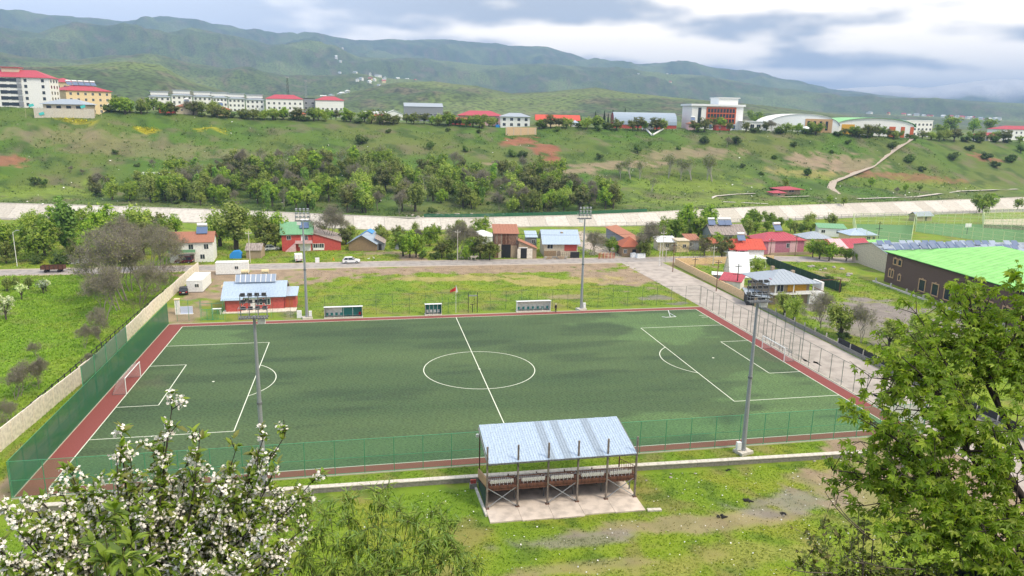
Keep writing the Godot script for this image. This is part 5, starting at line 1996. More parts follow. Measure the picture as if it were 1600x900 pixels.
# ---------------------------------------------------------------- dugouts and other things at the pitch side
func build_pitch_side() -> void:
	for d in [[-26.0, -18.6, "team dugout half white and half teal with a row of seats", 0, 8], [-6.0, -2.7, "small teal officials dugout with pale seats", 1, 4], [13.1, 20.3, "white backed team dugout with green seats", 2, 7]]:
		var w: float = d[1] - d[0]
		var t := thing("dugout", d[2], "dugout", Vector3(d[0], 0, -33.6), 0, "dugouts beside the far touchline")
		var k: int = d[3]
		var back: Material = [M.white, M.teal, M.white][k]
		var mid := 0.46 * w if k == 0 else w
		boxpart(t, "back_panel", Vector3(0, 0.1, -1.35), Vector3(mid, 2.2, -1.3), back)
		if k == 0:
			boxpart(t, "back_panel", Vector3(mid + 0.02, 0.1, -1.35), Vector3(w, 2.2, -1.3), M.teal)
		for x in [0.0, w - 0.05]:
			var sm := MB.new()
			sm.extrude([Vector3(x, 0.1, -1.3), Vector3(x, 0.1, -0.5), Vector3(x, 2.2, -0.1), Vector3(x, 2.2, -1.3)], Vector3(0.05, 0, 0))
			part(t, "side_panel", sm, M.white_sheet if k == 2 else M.teal_dark)
		var rf := MB.new()
		rf.slab(Vector3(-0.1, 2.2, -1.45), Vector3(w + 0.1, 2.2, -1.45), Vector3(w + 0.1, 2.38, 0.05), Vector3(-0.1, 2.38, 0.05), 0.06)
		part(t, "roof", rf, M.white_sheet)
		boxpart(t, "plinth", Vector3(-0.1, 0, -1.5), Vector3(w + 0.1, 0.12, 0.0), M.concrete)
		for i in 5:
			var x := lerpf(0.03, w - 0.03, i / 4.0)
			var pm := MB.new()
			pm.tube(Vector3(x, 0.1, -0.1), Vector3(x, 2.3, -0.1), 0.03, 0.03, 6)
			part(t, "post", pm, M.white)
		var ben := MB.new()
		ben.box(Vector3(0.2, 0.42, -1.15), Vector3(w - 0.2, 0.47, -0.75))
		part(t, "bench", ben, M.steel_grey)
		var n: int = d[4]
		for i in n:
			var x := lerpf(0.5, w - 0.5, float(i) / (n - 1))
			var sm := MB.new()
			sm.box(Vector3(x - 0.22, 0.47, -1.15), Vector3(x + 0.22, 0.53, -0.75))
			sm.box(Vector3(x - 0.22, 0.53, -1.2), Vector3(x + 0.22, 0.95, -1.14))
			part(t, "seat", sm, M.red if (k == 0 and i == n - 1) else (M.white if k == 1 else M.teal))
	# flag on a pole
	var f := thing("flagpole", "thin pole flying a small red and white flag above the halfway line", "flag", Vector3(0.4, 0, -35.0))
	var pm := MB.new()
	pm.tube(Vector3.ZERO, Vector3(0, 5.9, 0), 0.045, 0.035, 6, true)
	part(f, "pole", pm, M.white)
	var fm := MB.new()
	for i in 5:
		var a := i / 5.0
		var b := (i + 1) / 5.0
		fm.poly([Vector3(-a * 1.2, 5.6 - a * 0.8, sin(a * 5.0) * 0.12), Vector3(-b * 1.2, 5.6 - b * 0.8, sin(b * 5.0) * 0.12), Vector3(-b * 1.15, 4.75 - b * 0.5, sin(b * 5.0) * 0.12), Vector3(-a * 1.15, 4.75 - a * 0.2, sin(a * 5.0) * 0.12)])
	part(f, "flag", fm, M.red)
	var wm := MB.new()
	wm.poly([Vector3(0.05, 5.9, 0), Vector3(0.42, 4.5, 0.1), Vector3(0.05, 4.3, 0)])
	part(f, "pennant", wm, M.white)
	var p2 := thing("post", "short dark pole beside the red and white flag", "pole", Vector3(-1.2, 0, -35.0))
	var p2m := MB.new()
	p2m.tube(Vector3.ZERO, Vector3(0, 3.4, 0), 0.04, 0.04, 6, true)
	part(p2, "shaft", p2m, M.dark_post)
	# tall gate frame with a scoreboard bar
	var g := thing("scoreboard_frame", "narrow dark steel frame with a pale board across its top", "frame", Vector3(3.9, 0, -34.9))
	for x in [-0.95, 0.95]:
		boxpart(g, "upright", Vector3(x - 0.06, 0, -0.06), Vector3(x + 0.06, 4.3, 0.06), M.dark)
	boxpart(g, "board", Vector3(-0.9, 3.5, -0.05), Vector3(0.9, 3.75, 0.05), M.galvanised)
	boxpart(g, "stem", Vector3(-0.12, 0, -0.05), Vector3(0.0, 1.7, 0.05), M.dark)
	boxpart(g, "stem_top", Vector3(-0.5, 1.7, -0.05), Vector3(0.35, 1.8, 0.05), M.dark)
	for k in 3:
		boxpart(g, "rod", Vector3(-0.6 + k * 0.6, 4.0, -0.03), Vector3(-0.55 + k * 0.6, 4.7, 0.03), M.dark)
	var cab := thing("electric_cabinet", "pale cabinet standing left of the far floodlight mast", "cabinet", Vector3(-30.9, 0, -35.0))
	boxpart(cab, "case", Vector3(-0.45, 0.15, -0.25), Vector3(0.45, 1.5, 0.25), M.white_sheet)
	boxpart(cab, "base", Vector3(-0.5, 0, -0.3), Vector3(0.5, 0.15, 0.3), M.concrete)

# ---------------------------------------------------------------- buildings
func window(t: Node3D, face: String, w: float, d: float, u: float, y: float, ww: float, wh: float, frame: Material, lip := true) -> void:
	var n := Node3D.new()
	var m := MB.new()
	var b := 0.07
	if lip:
		m.box(Vector3(-ww / 2 - b, -wh / 2 - b, -0.05), Vector3(ww / 2 + b, -wh / 2, 0.06))
		m.box(Vector3(-ww / 2 - b, wh / 2, -0.05), Vector3(ww / 2 + b, wh / 2 + b, 0.06))
		m.box(Vector3(-ww / 2 - b, -wh / 2, -0.05), Vector3(-ww / 2, wh / 2, 0.06))
		m.box(Vector3(ww / 2, -wh / 2, -0.05), Vector3(ww / 2 + b, wh / 2, 0.06))
		m.box(Vector3(-0.03, -wh / 2, -0.05), Vector3(0.03, wh / 2, 0.05))
	else:
		m.box(Vector3(-ww / 2 - 0.12, -wh / 2 - 0.12, -0.05), Vector3(ww / 2 + 0.12, -wh / 2, 0.1))
	n.free()
	var o := part(t, "window", m, frame)
	var pm := MB.new()
	pm.box(Vector3(-ww / 2, -wh / 2, -0.04), Vector3(ww / 2, wh / 2, 0.02))
	part(o, "pane", pm, M.glass)
	match face:
		"f": o.transform = Transform3D(Basis(), Vector3(u, y, d / 2))
		"b": o.transform = Transform3D(Basis(Vector3.UP, PI), Vector3(-u, y, -d / 2))
		"l": o.transform = Transform3D(Basis(Vector3.UP, -PI / 2), Vector3(-w / 2, y, u))
		"r": o.transform = Transform3D(Basis(Vector3.UP, PI / 2), Vector3(w / 2, y, -u))

# a and b are the ground points under the two ends of the front wall; the rest stands behind it
func building(called: String, label: String, cat: String, a: Vector3, b: Vector3, d: float, h: float, o: Dictionary) -> Node3D:
	var dir := b - a
	dir.y = 0.0
	var w := dir.length()
	var turn := atan2(-dir.z, dir.x)
	var base := (a + b) * 0.5
	var back := Vector3(-sin(turn), 0, -cos(turn))
	base += back * d * 0.5
	base.y = minf(a.y, b.y) if not o.has("y") else float(o.y)
	var t := thing(called, label, cat, base, turn, o.get("group", ""))
	t.set_meta("size", Vector3(w, h, d))
	var wall: Material = o.get("wall", M.white)
	var deep: float = o.get("deep", 0.3)
	var roof: String = o.get("roof", "hip")
	var rh: float = o.get("rh", 1.6)
	var oh: float = o.get("oh", 0.5)
	var rm: Material = o.get("roofm", M.roof_red)
	var wb := MB.new()
	wb.box(Vector3(-w / 2, -deep, -d / 2), Vector3(w / 2, h, d / 2))
	if roof == "gable_x":
		for x in [-w / 2, w / 2]: wb.poly([Vector3(x, h, d / 2), Vector3(x, h, -d / 2), Vector3(x, h + rh, 0)], Vector3(x, 0, 0))
	if roof == "gable_z":
		for z in [-d / 2, d / 2]: wb.poly([Vector3(-w / 2, h, z), Vector3(w / 2, h, z), Vector3(0, h + rh, z)], Vector3(0, 0, z))
	if roof == "shed":   # falls towards the right
		for z in [-d / 2, d / 2]: wb.poly([Vector3(-w / 2, h, z), Vector3(w / 2, h, z), Vector3(-w / 2, h + rh, z)], Vector3(0, 0, z))
		wb.poly([Vector3(-w / 2, h, -d / 2), Vector3(-w / 2, h, d / 2), Vector3(-w / 2, h + rh, d / 2), Vector3(-w / 2, h + rh, -d / 2)], Vector3(-1, 0, 0))
	if roof == "shed_front":   # falls towards the front
		for x in [-w / 2, w / 2]: wb.poly([Vector3(x, h, d / 2), Vector3(x, h, -d / 2), Vector3(x, h + rh, -d / 2)], Vector3(x, 0, 0))
		wb.poly([Vector3(-w / 2, h, -d / 2), Vector3(w / 2, h, -d / 2), Vector3(w / 2, h + rh, -d / 2), Vector3(-w / 2, h + rh, -d / 2)], Vector3(0, 0, -1))
	part(t, "wall", wb, wall)
	var rb := MB.new()
	var X := w / 2 + oh
	var Z := d / 2 + oh
	var dy := rh * oh / maxf(0.1, (d / 2 if roof != "gable_z" else w / 2))
	match roof:
		"hip":
			var rl := maxf(0.0, w / 2 - d / 2) if w > d else 0.0
			var rz := maxf(0.0, d / 2 - w / 2) if d > w else 0.0
			var e := h
			var P := [Vector3(-X, e, Z), Vector3(X, e, Z), Vector3(X, e, -Z), Vector3(-X, e, -Z)]
			var r0 := Vector3(-rl, h + rh, rz)
			var r1 := Vector3(rl, h + rh, -rz)
			if w >= d:
				rb.poly([P[0], P[1], r1, r0], Vector3(0, 1, 1))
				rb.poly([P[1], P[2], r1], Vector3(1, 1, 0))
				rb.poly([P[2], P[3], r0, r1], Vector3(0, 1, -1))
				rb.poly([P[3], P[0], r0], Vector3(-1, 1, 0))
			else:
				rb.poly([P[0], P[1], r0], Vector3(0, 1, 1))
				rb.poly([P[1], P[2], r1, r0], Vector3(1, 1, 0))
				rb.poly([P[2], P[3], r1], Vector3(0, 1, -1))
				rb.poly([P[3], P[0], r0, r1], Vector3(-1, 1, 0))
			var dn := Vector3(0, -0.14, 0)
			for k in 4:
				rb.poly([P[k], P[(k + 1) % 4], P[(k + 1) % 4] + dn, P[k] + dn], (P[k] + P[(k + 1) % 4]) * Vector3(1, 0, 1))
			rb.poly([P[0] + dn, P[1] + dn, P[2] + dn, P[3] + dn], Vector3.DOWN)
		"gable_x":
			for s in [-1.0, 1.0]:
				rb.slab(Vector3(-X, h + rh + 0.12, 0), Vector3(X, h + rh + 0.12, 0), Vector3(X, h - dy + 0.12, s * Z), Vector3(-X, h - dy + 0.12, s * Z), 0.1)
		"gable_z":
			for s in [-1.0, 1.0]:
				rb.slab(Vector3(0, h + rh + 0.12, -Z), Vector3(0, h + rh + 0.12, Z), Vector3(s * X, h - dy + 0.12, Z), Vector3(s * X, h - dy + 0.12, -Z), 0.1)
		"shed":
			rb.slab(Vector3(-X, h + rh + 0.12 + rh * oh / w, -Z), Vector3(-X, h + rh + 0.12 + rh * oh / w, Z), Vector3(X, h + 0.12 - rh * oh / w, Z), Vector3(X, h + 0.12 - rh * oh / w, -Z), 0.1)
		"shed_front":
			rb.slab(Vector3(-X, h + rh + 0.12, -Z), Vector3(X, h + rh + 0.12, -Z), Vector3(X, h + 0.12 - rh * oh / d, Z), Vector3(-X, h + 0.12 - rh * oh / d, Z), 0.1)
		"flat":
			rb.box(Vector3(-X, h, -Z), Vector3(X, h + rh, Z))
		"arch":   # barrel along x
			var prev := Vector3(0, h, Z)
			for k in range(1, 13):
				var an := PI * k / 12.0
				var q := Vector3(0, h + sin(an) * rh, cos(an) * Z)
				rb.slab(Vector3(-X, prev.y, prev.z), Vector3(X, prev.y, prev.z), Vector3(X, q.y, q.z), Vector3(-X, q.y, q.z), 0.15)
				prev = q
			var em := MB.new()
			for x in [-w / 2, w / 2]:
				var p := []
				for k in 13: p.append(Vector3(x, h + sin(PI * k / 12.0) * rh * 0.99, cos(PI * k / 12.0) * d / 2))
				em.poly(p, Vector3(x, 0, 0))
			part(t, "end_wall", em, o.get("endm", wall))
		"arch_z":   # barrel along z, the arched end towards us
			var prev := Vector3(-X, h, 0)
			for k in range(1, 15):
				var an := PI * k / 14.0
				var q := Vector3(-cos(an) * X, h + sin(an) * rh, 0)
				rb.slab(Vector3(prev.x, prev.y, -Z), Vector3(prev.x, prev.y, Z), Vector3(q.x, q.y, Z), Vector3(q.x, q.y, -Z), 0.15)
				prev = q
			var em := MB.new()
			for z in [-d / 2, d / 2]:
				var p := []
				for k in 15: p.append(Vector3(-cos(PI * k / 14.0) * w / 2, h + sin(PI * k / 14.0) * rh * 0.99, z))
				em.poly(p, Vector3(0, 0, z))
			part(t, "end_wall", em, o.get("endm", wall))
	var rib: float = o.get("rib", 0.9)   # standing seams of the sheet roof
	if roof in ["hip", "gable_x", "shed_front"] and rib > 0.0 and rm != M.roof_tile:
		var x := -X + rib * 0.5
		var hipx := Z if roof == "hip" and w > d else 0.0
		while x < X:
			var cut := clampf((absf(x) - (X - hipx)) / maxf(hipx, 0.01), 0.0, 0.97) if hipx > 0.0 else 0.0
			if roof == "hip" and w <= d: cut = 1.0
			if cut < 0.95:
				if roof == "shed_front":
					rb.bar(Vector3(x, h + rh + 0.15, -Z + 0.05), Vector3(x, h + 0.15 - rh * oh / d, Z - 0.02), 0.05, 0.05)
				else:
					for s in [-1.0, 1.0]:
						var e := Vector3(x, (h if roof == "hip" else h - dy + 0.12) + 0.02, s * (Z - 0.03))
						rb.bar(e, Vector3(x, h + rh + (0.0 if roof == "hip" else 0.12) + 0.02, 0).lerp(e, cut), 0.05, 0.05)
			x += rib
	if not rb.v.is_empty():
		part(t, "roof", rb, rm)
	var fm: Material = o.get("frame", M.white)
	for q in o.get("win", []):
		window(t, q[0], w, d, q[1], q[2], q[3], q[4], fm)
	for g in o.get("grid", []):   # face, floors, columns, width, height, first sill centre, storey, side margin
		var span: float = w if g[0] in ["f", "b"] else d
		var mg: float = g[7] if g.size() > 7 else 0.1
		for r in int(g[1]):
			for k in int(g[2]):
				var u := lerpf(-span * (0.5 - mg), span * (0.5 - mg), (k + 0.0) / maxf(1.0, g[2] - 1.0)) if g[2] > 1 else 0.0
				window(t, g[0], w, d, u, g[5] + r * g[6], g[3], g[4], fm, o.get("lip", true))
	for q in o.get("doors", []):   # face, along, width, height, material
		var m := MB.new()
		m.box(Vector3(-q[2] / 2, 0, -0.05), Vector3(q[2] / 2, q[3], 0.05))
		var od := part(t, "door", m, q[4])
		match q[0]:
			"f": od.transform = Transform3D(Basis(), Vector3(q[1], 0.05, d / 2))
			"l": od.transform = Transform3D(Basis(Vector3.UP, -PI / 2), Vector3(-w / 2, 0.05, q[1]))
			"r": od.transform = Transform3D(Basis(Vector3.UP, PI / 2), Vector3(w / 2, 0.05, -q[1]))
		var hm := MB.new()
		hm.box(Vector3(q[2] * 0.32, q[3] * 0.45, 0.05), Vector3(q[2] * 0.4, q[3] * 0.52, 0.1))
		part(od, "handle", hm, M.steel_grey)
	for q in o.get("chimney", []):
		boxpart(t, "chimney", Vector3(q[0] - 0.35, h, q[1] - 0.35), Vector3(q[0] + 0.35, h + rh + q[2], q[1] + 0.35), M.stone_wall)
	return t

func solar_heater(t: Node3D, p: Vector3, s := 1.0, stand := true) -> void:
	var g := MB.new()
	g.slab(p + Vector3(-1.0, 1.5, -0.5) * s, p + Vector3(1.0, 1.5, -0.5) * s, p + Vector3(1.0, 0.35, 0.6) * s, p + Vector3(-1.0, 0.35, 0.6) * s, 0.08)
	part(t, "solar_collector", g, M.solar)
	var k := MB.new()
	k.tube(p + Vector3(-0.9, 1.85, -0.7) * s, p + Vector3(0.9, 1.85, -0.7) * s, 0.32 * s, 0.32 * s, 10, true)
	part(t, "water_tank", k, M.white_sheet)
	if stand:
		var l := MB.new()
		for x in [-0.85, 0.85]:
			l.bar(p + Vector3(x, -0.8, -0.7) * s, p + Vector3(x, 1.8, -0.7) * s, 0.06)
			l.bar(p + Vector3(x, -0.8, 0.5) * s, p + Vector3(x, 0.4, 0.55) * s, 0.06)
		part(t, "heater_stand", l, M.steel_grey)

func build_clubhouse() -> void:
	var t := building("clubhouse", "red single storey clubhouse with pale blue metal roof and solar panels", "building", Vector3(-46.2, 0, -42.6), Vector3(-34.6, 0, -42.6), 8.0, 3.0, {"wall": M.wall_red, "roof": "gable_x", "rh": 2.1, "oh": 0.6, "roofm": M.roof_blue, "win": [["f", -2.6, 1.7, 0.7, 1.3], ["f", -1.4, 2.1, 0.9, 0.7], ["f", 1.0, 1.7, 1.2, 1.2], ["f", 2.6, 1.7, 1.0, 1.2], ["l", 0.0, 1.6, 1.0, 1.1]], "doors": [["f", -0.3, 1.0, 2.1, M.white]]})
	var wg := MB.new()   # projecting left wing
	wg.box(Vector3(-5.3, 0, 4.0), Vector3(-2.4, 2.75, 5.6))
	part(t, "wing", wg, M.wall_red)
	var wr := MB.new()
	wr.slab(Vector3(-6.2, 3.25, 3.4), Vector3(-2.0, 3.25, 3.4), Vector3(-2.0, 2.65, 6.1), Vector3(-6.2, 2.65, 6.1), 0.1)
	part(t, "wing_roof", wr, M.roof_blue)
	var an := MB.new()
	an.box(Vector3(5.9, 0, -1.0), Vector3(8.2, 2.7, 3.2))
	part(t, "annex", an, M.wall_red)
	var ar := MB.new()
	ar.slab(Vector3(5.8, 3.6, -1.2), Vector3(8.6, 3.6, -1.2), Vector3(8.6, 2.75, 3.8), Vector3(5.8, 2.75, 3.8), 0.1)
	part(t, "annex_roof", ar, M.roof_blue)
	boxpart(t, "door", Vector3(6.2, 0.05, 3.2), Vector3(7.6, 2.4, 3.26), M.orange_door)
	boxpart(t, "plinth", Vector3(-6.0, -0.1, 4.02), Vector3(6.4, 0.16, 6.6), M.cream_wall)
	boxpart(t, "step", Vector3(5.9, -0.1, 3.3), Vector3(8.4, 0.12, 6.2), M.cream_wall)
	boxpart(t, "sign_board", Vector3(-1.0, 2.2, 4.05), Vector3(0.6, 3.0, 4.12), M.white)
	for k in 8:
		var m := MB.new()
		var x := -4.0 + k * 1.02
		m.slab(Vector3(x, 6.55, -0.5), Vector3(x + 0.94, 6.55, -0.5), Vector3(x + 0.94, 5.2, 0.9), Vector3(x, 5.2, 0.9), 0.08)
		var o := part(t, "solar_collector", m, M.solar_pale)
		var fr := MB.new()
		for q in [[x - 0.03, x + 0.03], [x + 0.91, x + 0.97]]:
			fr.slab(Vector3(q[0], 6.58, -0.5), Vector3(q[1], 6.58, -0.5), Vector3(q[1], 5.23, 0.9), Vector3(q[0], 5.23, 0.9), 0.1)
		part(o, "frame", fr, M.white)
	var sf := MB.new()
	for k in 5:
		sf.bar(Vector3(-4.0 + k * 2.04, 4.6, -0.45), Vector3(-4.0 + k * 2.04, 6.5, -0.45), 0.06)
	part(t, "panel_rack", sf, M.steel_grey)
	for x in [-2.3, 1.8]:
		var tk := MB.new()
		tk.tube(Vector3(x - 0.7, 7.0, -1.3), Vector3(x + 0.7, 7.0, -1.3), 0.45, 0.45, 12, true)
		part(t, "water_tank", tk, M.cream)
		var lg := MB.new()
		for q in [-0.5, 0.5]: lg.bar(Vector3(x + q, 4.6, -1.3), Vector3(x + q, 6.7, -1.3), 0.08)
		part(t, "tank_leg", lg, M.steel_grey)
	var ds := MB.new()
	ds.tube(Vector3(-6.4, 4.3, 1.0), Vector3(-6.35, 4.35, 1.15), 0.5, 0.42, 14, true)
	ds.bar(Vector3(-6.3, 3.0, 0.9), Vector3(-6.4, 4.3, 1.0), 0.06)
	part(t, "satellite_dish", ds, M.cream)
	# white containers
	for c in [[Vector3(-57.0, 0, -59.4), 3.4, 2.7, 9.0, -0.02, "long white container with flat roof parked end on by the cream wall"], [Vector3(-54.2, 0, -77.8), 7.6, 3.0, 2.6, 0.02, "white container standing broadside beside the village road"]]:
		var n := thing("container", c[5], "container", c[0] + Vector3(c[1] / 2, 0, -c[3] / 2), c[4])
		var w: float = c[1]
		var h: float = c[2]
		var d: float = c[3]
		boxpart(n, "body", Vector3(-w / 2, 0.2, -d / 2), Vector3(w / 2, h, d / 2), M.white_sheet)
		boxpart(n, "roof", Vector3(-w / 2 - 0.05, h, -d / 2 - 0.05), Vector3(w / 2 + 0.05, h + 0.12, d / 2 + 0.05), M.white)
		boxpart(n, "base_rail", Vector3(-w / 2 + 0.02, 0, -d / 2 + 0.02), Vector3(w / 2 - 0.02, 0.2, d / 2 - 0.02), M.concrete_dark)
		var rb := MB.new()
		var k := -w / 2 + 0.3
		while k < w / 2:
			rb.box(Vector3(k, 0.25, d / 2), Vector3(k + 0.08, h - 0.05, d / 2 + 0.025))
			k += 0.45
		k = -d / 2 + 0.3
		while k < d / 2:
			rb.box(Vector3(w / 2, 0.25, k), Vector3(w / 2 + 0.025, h - 0.05, k + 0.08))
			k += 0.45
		part(n, "ribs", rb, M.white_sheet)
		boxpart(n, "seam", Vector3(-w / 2, h + 0.12, -0.06), Vector3(w / 2, h + 0.16, 0.06), M.grey_wall)
		window(n, "f", w, d + 0.04, w * 0.15, h * 0.6, 0.8, 0.7, M.white)
	# white pillar with a low white panel at the corner gate
	var p := thing("gate_pillar", "white square pillar with pale cap beside the corner gate", "pillar", Vector3(-54.9, 0, -41.0))
	boxpart(p, "shaft", Vector3(-0.4, 0, -0.4), Vector3(0.4, 3.0, 0.4), M.white)
	boxpart(p, "cap", Vector3(-0.5, 3.0, -0.5), Vector3(0.5, 3.2, 0.5), M.cream)
	var pb := thing("white_board", "low pale bluish board standing beside the white gate pillar", "board", Vector3(-53.2, 0, -40.9))
	boxpart(pb, "panel", Vector3(-1.15, 0.1, -0.08), Vector3(1.15, 1.55, 0.08), M.sheet_blue_white)
	boxpart(pb, "foot", Vector3(-1.5, 0, -0.3), Vector3(1.2, 0.1, 0.3), M.white)
	# pale plastic garden table and stacked chair by the wing
	var gt := thing("plastic_table", "white plastic table tipped beside the clubhouse corner", "table", Vector3(-47.4, 0, -40.2))
	boxpart(gt, "top", Vector3(-0.9, 1.0, -0.5), Vector3(0.9, 1.08, 0.5), M.white)
	for q in [[-0.7, -0.4], [0.7, -0.4], [-0.7, 0.4], [0.7, 0.4]]:
		var lm := MB.new()
		lm.tube(Vector3(q[0] * 1.15, 0, q[1] * 1.3), Vector3(q[0], 1.0, q[1]), 0.06, 0.06, 6)
		part(gt, "leg", lm, M.white)


# ---------------------------------------------------------------- village street
func build_village() -> void:
	var t := building("house", "two storey white house with rust red roof and balcony behind the wine red van", "house", Vector3(-68.63, 0.00, -94.51), Vector3(-57.82, 0.00, -95.18), 8.0, 5.6, {"wall": M.white, "roof": "gable_x", "rh": 2.0, "oh": 0.5, "roofm": M.rust_roof, "grid": [["f", 1, 3, 1.1, 1.3, 4.2, 3.0, 0.15], ["f", 1, 2, 1.1, 1.2, 1.5, 3.0, 0.25]], "doors": [["f", 0.2, 1.0, 2.1, M.wood_grey]]})
	boxpart(t, "balcony", Vector3(-5.6, 2.7, 4.0), Vector3(1.2, 2.9, 5.3), M.concrete)
	boxpart(t, "balcony_rail", Vector3(-5.6, 2.9, 5.2), Vector3(1.2, 3.7, 5.28), M.roof_green)
	solar_heater(t, Vector3(2.6, 6.9, 0.6), 1.4)
	t = building("house", "two storey red house with green metal roof and outside stairs", "house", Vector3(-41.42, 0.00, -108.83), Vector3(-32.96, 0.00, -109.08), 8.0, 5.2, {"wall": M.wall_red, "roof": "gable_x", "rh": 2.8, "oh": 0.5, "roofm": M.roof_green, "win": [["f", -2.2, 4.0, 1.1, 1.1], ["f", 2.6, 3.9, 1.0, 1.2]], "doors": [["f", 1.3, 1.0, 2.1, M.white], ["f", 3.0, 1.7, 2.3, M.white_sheet]]})
	boxpart(t, "balcony", Vector3(-0.4, 2.4, 4.0), Vector3(4.4, 2.6, 5.4), M.pale_pink)
	boxpart(t, "balcony_rail", Vector3(-0.4, 2.6, 5.32), Vector3(4.4, 3.35, 5.4), M.pale_pink)
	boxpart(t, "upper_door", Vector3(1.2, 2.6, 4.0), Vector3(2.2, 4.6, 4.07), M.white)
	boxpart(t, "shutter", Vector3(0.4, 1.2, 4.0), Vector3(2.4, 2.2, 4.08), M.white)
	for k in 9:
		boxpart(t, "stair", Vector3(-3.2 + k * 0.32, 0, 4.05), Vector3(-2.88 + k * 0.32, 0.28 * (k + 1), 5.2), M.pale_pink)
	solar_heater(t, Vector3(2.2, 6.2, 2.0), 1.3)
	t = building("house_wing", "low red wing with rusty sloping sheet roof beside the green roofed house", "house", Vector3(-32.78, 0.00, -109.06), Vector3(-24.72, 0.00, -109.37), 14.0, 2.6, {"wall": M.wall_red, "roof": "shed", "rh": 2.6, "oh": 0.3, "roofm": M.rust_grey_roof, "win": [["f", -2.4, 1.5, 3.2, 1.2]]})
	boxpart(t, "garage_sill", Vector3(-4.0, 0.2, 7.0), Vector3(-0.8, 0.85, 7.1), M.white)
	for k in 6:
		boxpart(t, "window_bar", Vector3(-3.9 + k * 0.6, 0.95, 7.05), Vector3(-3.82 + k * 0.6, 2.1, 7.12), M.white)
	t = building("cottage", "stone gabled cottage whose grey sheet roof carries a blue tarpaulin", "house", Vector3(-22.48, 0.00, -108.12), Vector3(-14.71, 0.00, -106.37), 12.0, 2.4, {"wall": M.mud_wall, "roof": "gable_z", "rh": 2.3, "oh": 0.5, "roofm": M.roof_blue_worn})
	var tp := MB.new()
	tp.slab(Vector3(0.05, 5.0, -5.8), Vector3(0.05, 5.0, 0.8), Vector3(-1.9, 3.95, 0.8), Vector3(-1.6, 4.1, -5.8), 0.04)
	tp.slab(Vector3(-1.4, 4.2, 0.8), Vector3(-0.4, 4.75, 0.8), Vector3(-2.0, 3.9, 3.6), Vector3(-3.0, 3.35, 3.4), 0.04)
	tp.slab(Vector3(0.05, 5.0, -5.8), Vector3(0.05, 5.0, -1.0), Vector3(1.6, 4.15, -1.0), Vector3(1.4, 4.25, -5.8), 0.04)
	part(t, "tarpaulin", tp, M.tarp_blue)
	t = building("shed", "small dark shed with patched rusty roof beside the tarpaulin cottage", "shed", Vector3(-14.49, 0.00, -108.44), Vector3(-12.24, 0.00, -108.23), 8.0, 2.2, {"wall": M.grey_wall, "roof": "shed", "rh": 1.2, "oh": 0.4, "roofm": M.rust_grey_roof, "doors": [["f", 0.0, 0.9, 1.8, M.dark]]})
	t = building("shed", "little shed with rust red roof between two leafy trees", "shed", Vector3(-9.00, 0.00, -109.00), Vector3(-6.55, 0.00, -108.78), 3.0, 2.2, {"wall": M.grey_wall, "roof": "gable_x", "rh": 0.7, "oh": 0.3, "roofm": M.rust_roof, "doors": [["f", 0.3, 0.8, 1.7, M.wood_grey]]})
	# plank barn
	t = building("barn", "tall weathered plank barn with a black panel for the door shade and pinkish sheet roof", "barn", Vector3(18.43, 0.00, -93.24), Vector3(25.21, 0.00, -92.58), 7.0, 7.0, {"wall": M.wood_old, "roof": "shed_front", "rh": 1.6, "oh": 0.3, "roofm": M.rust_roof})
	boxpart(t, "doorway_shade", Vector3(-1.4, 0.05, 3.4), Vector3(1.3, 3.9, 3.55), M.black)  # black panel painted in for the shade inside the barn opening
	boxpart(t, "door_post", Vector3(-2.2, 0.0, 3.5), Vector3(-1.4, 4.0, 3.62), M.beige)
	boxpart(t, "plaster_band", Vector3(1.35, 0.0, 3.5), Vector3(3.2, 3.6, 3.6), M.stone_wall)
	var pw := 6.7
	for k in 15:
		var x := -pw / 2 + k * pw / 15.0
		var m := MB.new()
		m.box(Vector3(x + 0.012, 4.05 + rng.randf_range(-0.05, 0.1), 3.5), Vector3(x + pw / 15.0 - 0.012, 6.95, 3.54 + rng.randf() * 0.02))
		part(t, "plank", m, [M.wood_old, M.rust, M.wood_grey, M.wood_old][rng.randi() % 4])
	t = building("annex", "low plastered annex with sloping rusty roof and open double doors", "barn", Vector3(25.20, 0.00, -91.62), Vector3(30.35, 0.00, -91.12), 5.0, 2.9, {"wall": M.stone_wall, "roof": "shed", "rh": 2.2, "oh": 0.3, "roofm": M.rust_roof})
	boxpart(t, "doorway_shade", Vector3(-2.0, 0.05, 2.4), Vector3(-0.2, 3.0, 2.55), M.black)  # solid black box, stands for the darkness between the annex doors
	boxpart(t, "door", Vector3(-2.9, 0.05, 2.5), Vector3(-2.0, 2.9, 2.66), M.cream_wall)
	boxpart(t, "door", Vector3(-0.2, 0.05, 2.5), Vector3(1.4, 2.9, 2.62), M.cream_wall)
	boxpart(t, "lintel", Vector3(-2.6, 3.05, 2.5), Vector3(0.0, 3.3, 2.62), M.white)
	building("shed", "small shed with pale blue lean-to roof behind the plank barn", "shed", Vector3(29.97, 0.00, -103.31), Vector3(33.08, 0.00, -103.03), 4.0, 4.2, {"wall": M.grey_wall, "roof": "shed_front", "rh": 1.2, "oh": 0.3, "roofm": M.roof_blue, "win": [["f", 0.6, 2.9, 0.9, 1.0]]})
	# grey roofed house with stone yard
	t = building("house", "two storey house with wide pale blue sheet roof behind a stone yard wall", "house", Vector3(33.01, 0.00, -92.80), Vector3(42.74, 0.00, -91.86), 9.0, 4.3, {"wall": M.beige, "roof": "gable_x", "rh": 3.0, "oh": 0.7, "roofm": M.roof_blue, "win": [["f", -3.2, 3.2, 1.6, 1.3], ["f", 3.4, 3.2, 1.0, 1.2], ["f", -3.0, 0.9, 1.0, 0.9]], "doors": [["f", -0.6, 0.9, 1.9, M.wood_grey]], "chimney": [[0.6, 1.0, -0.4]]})
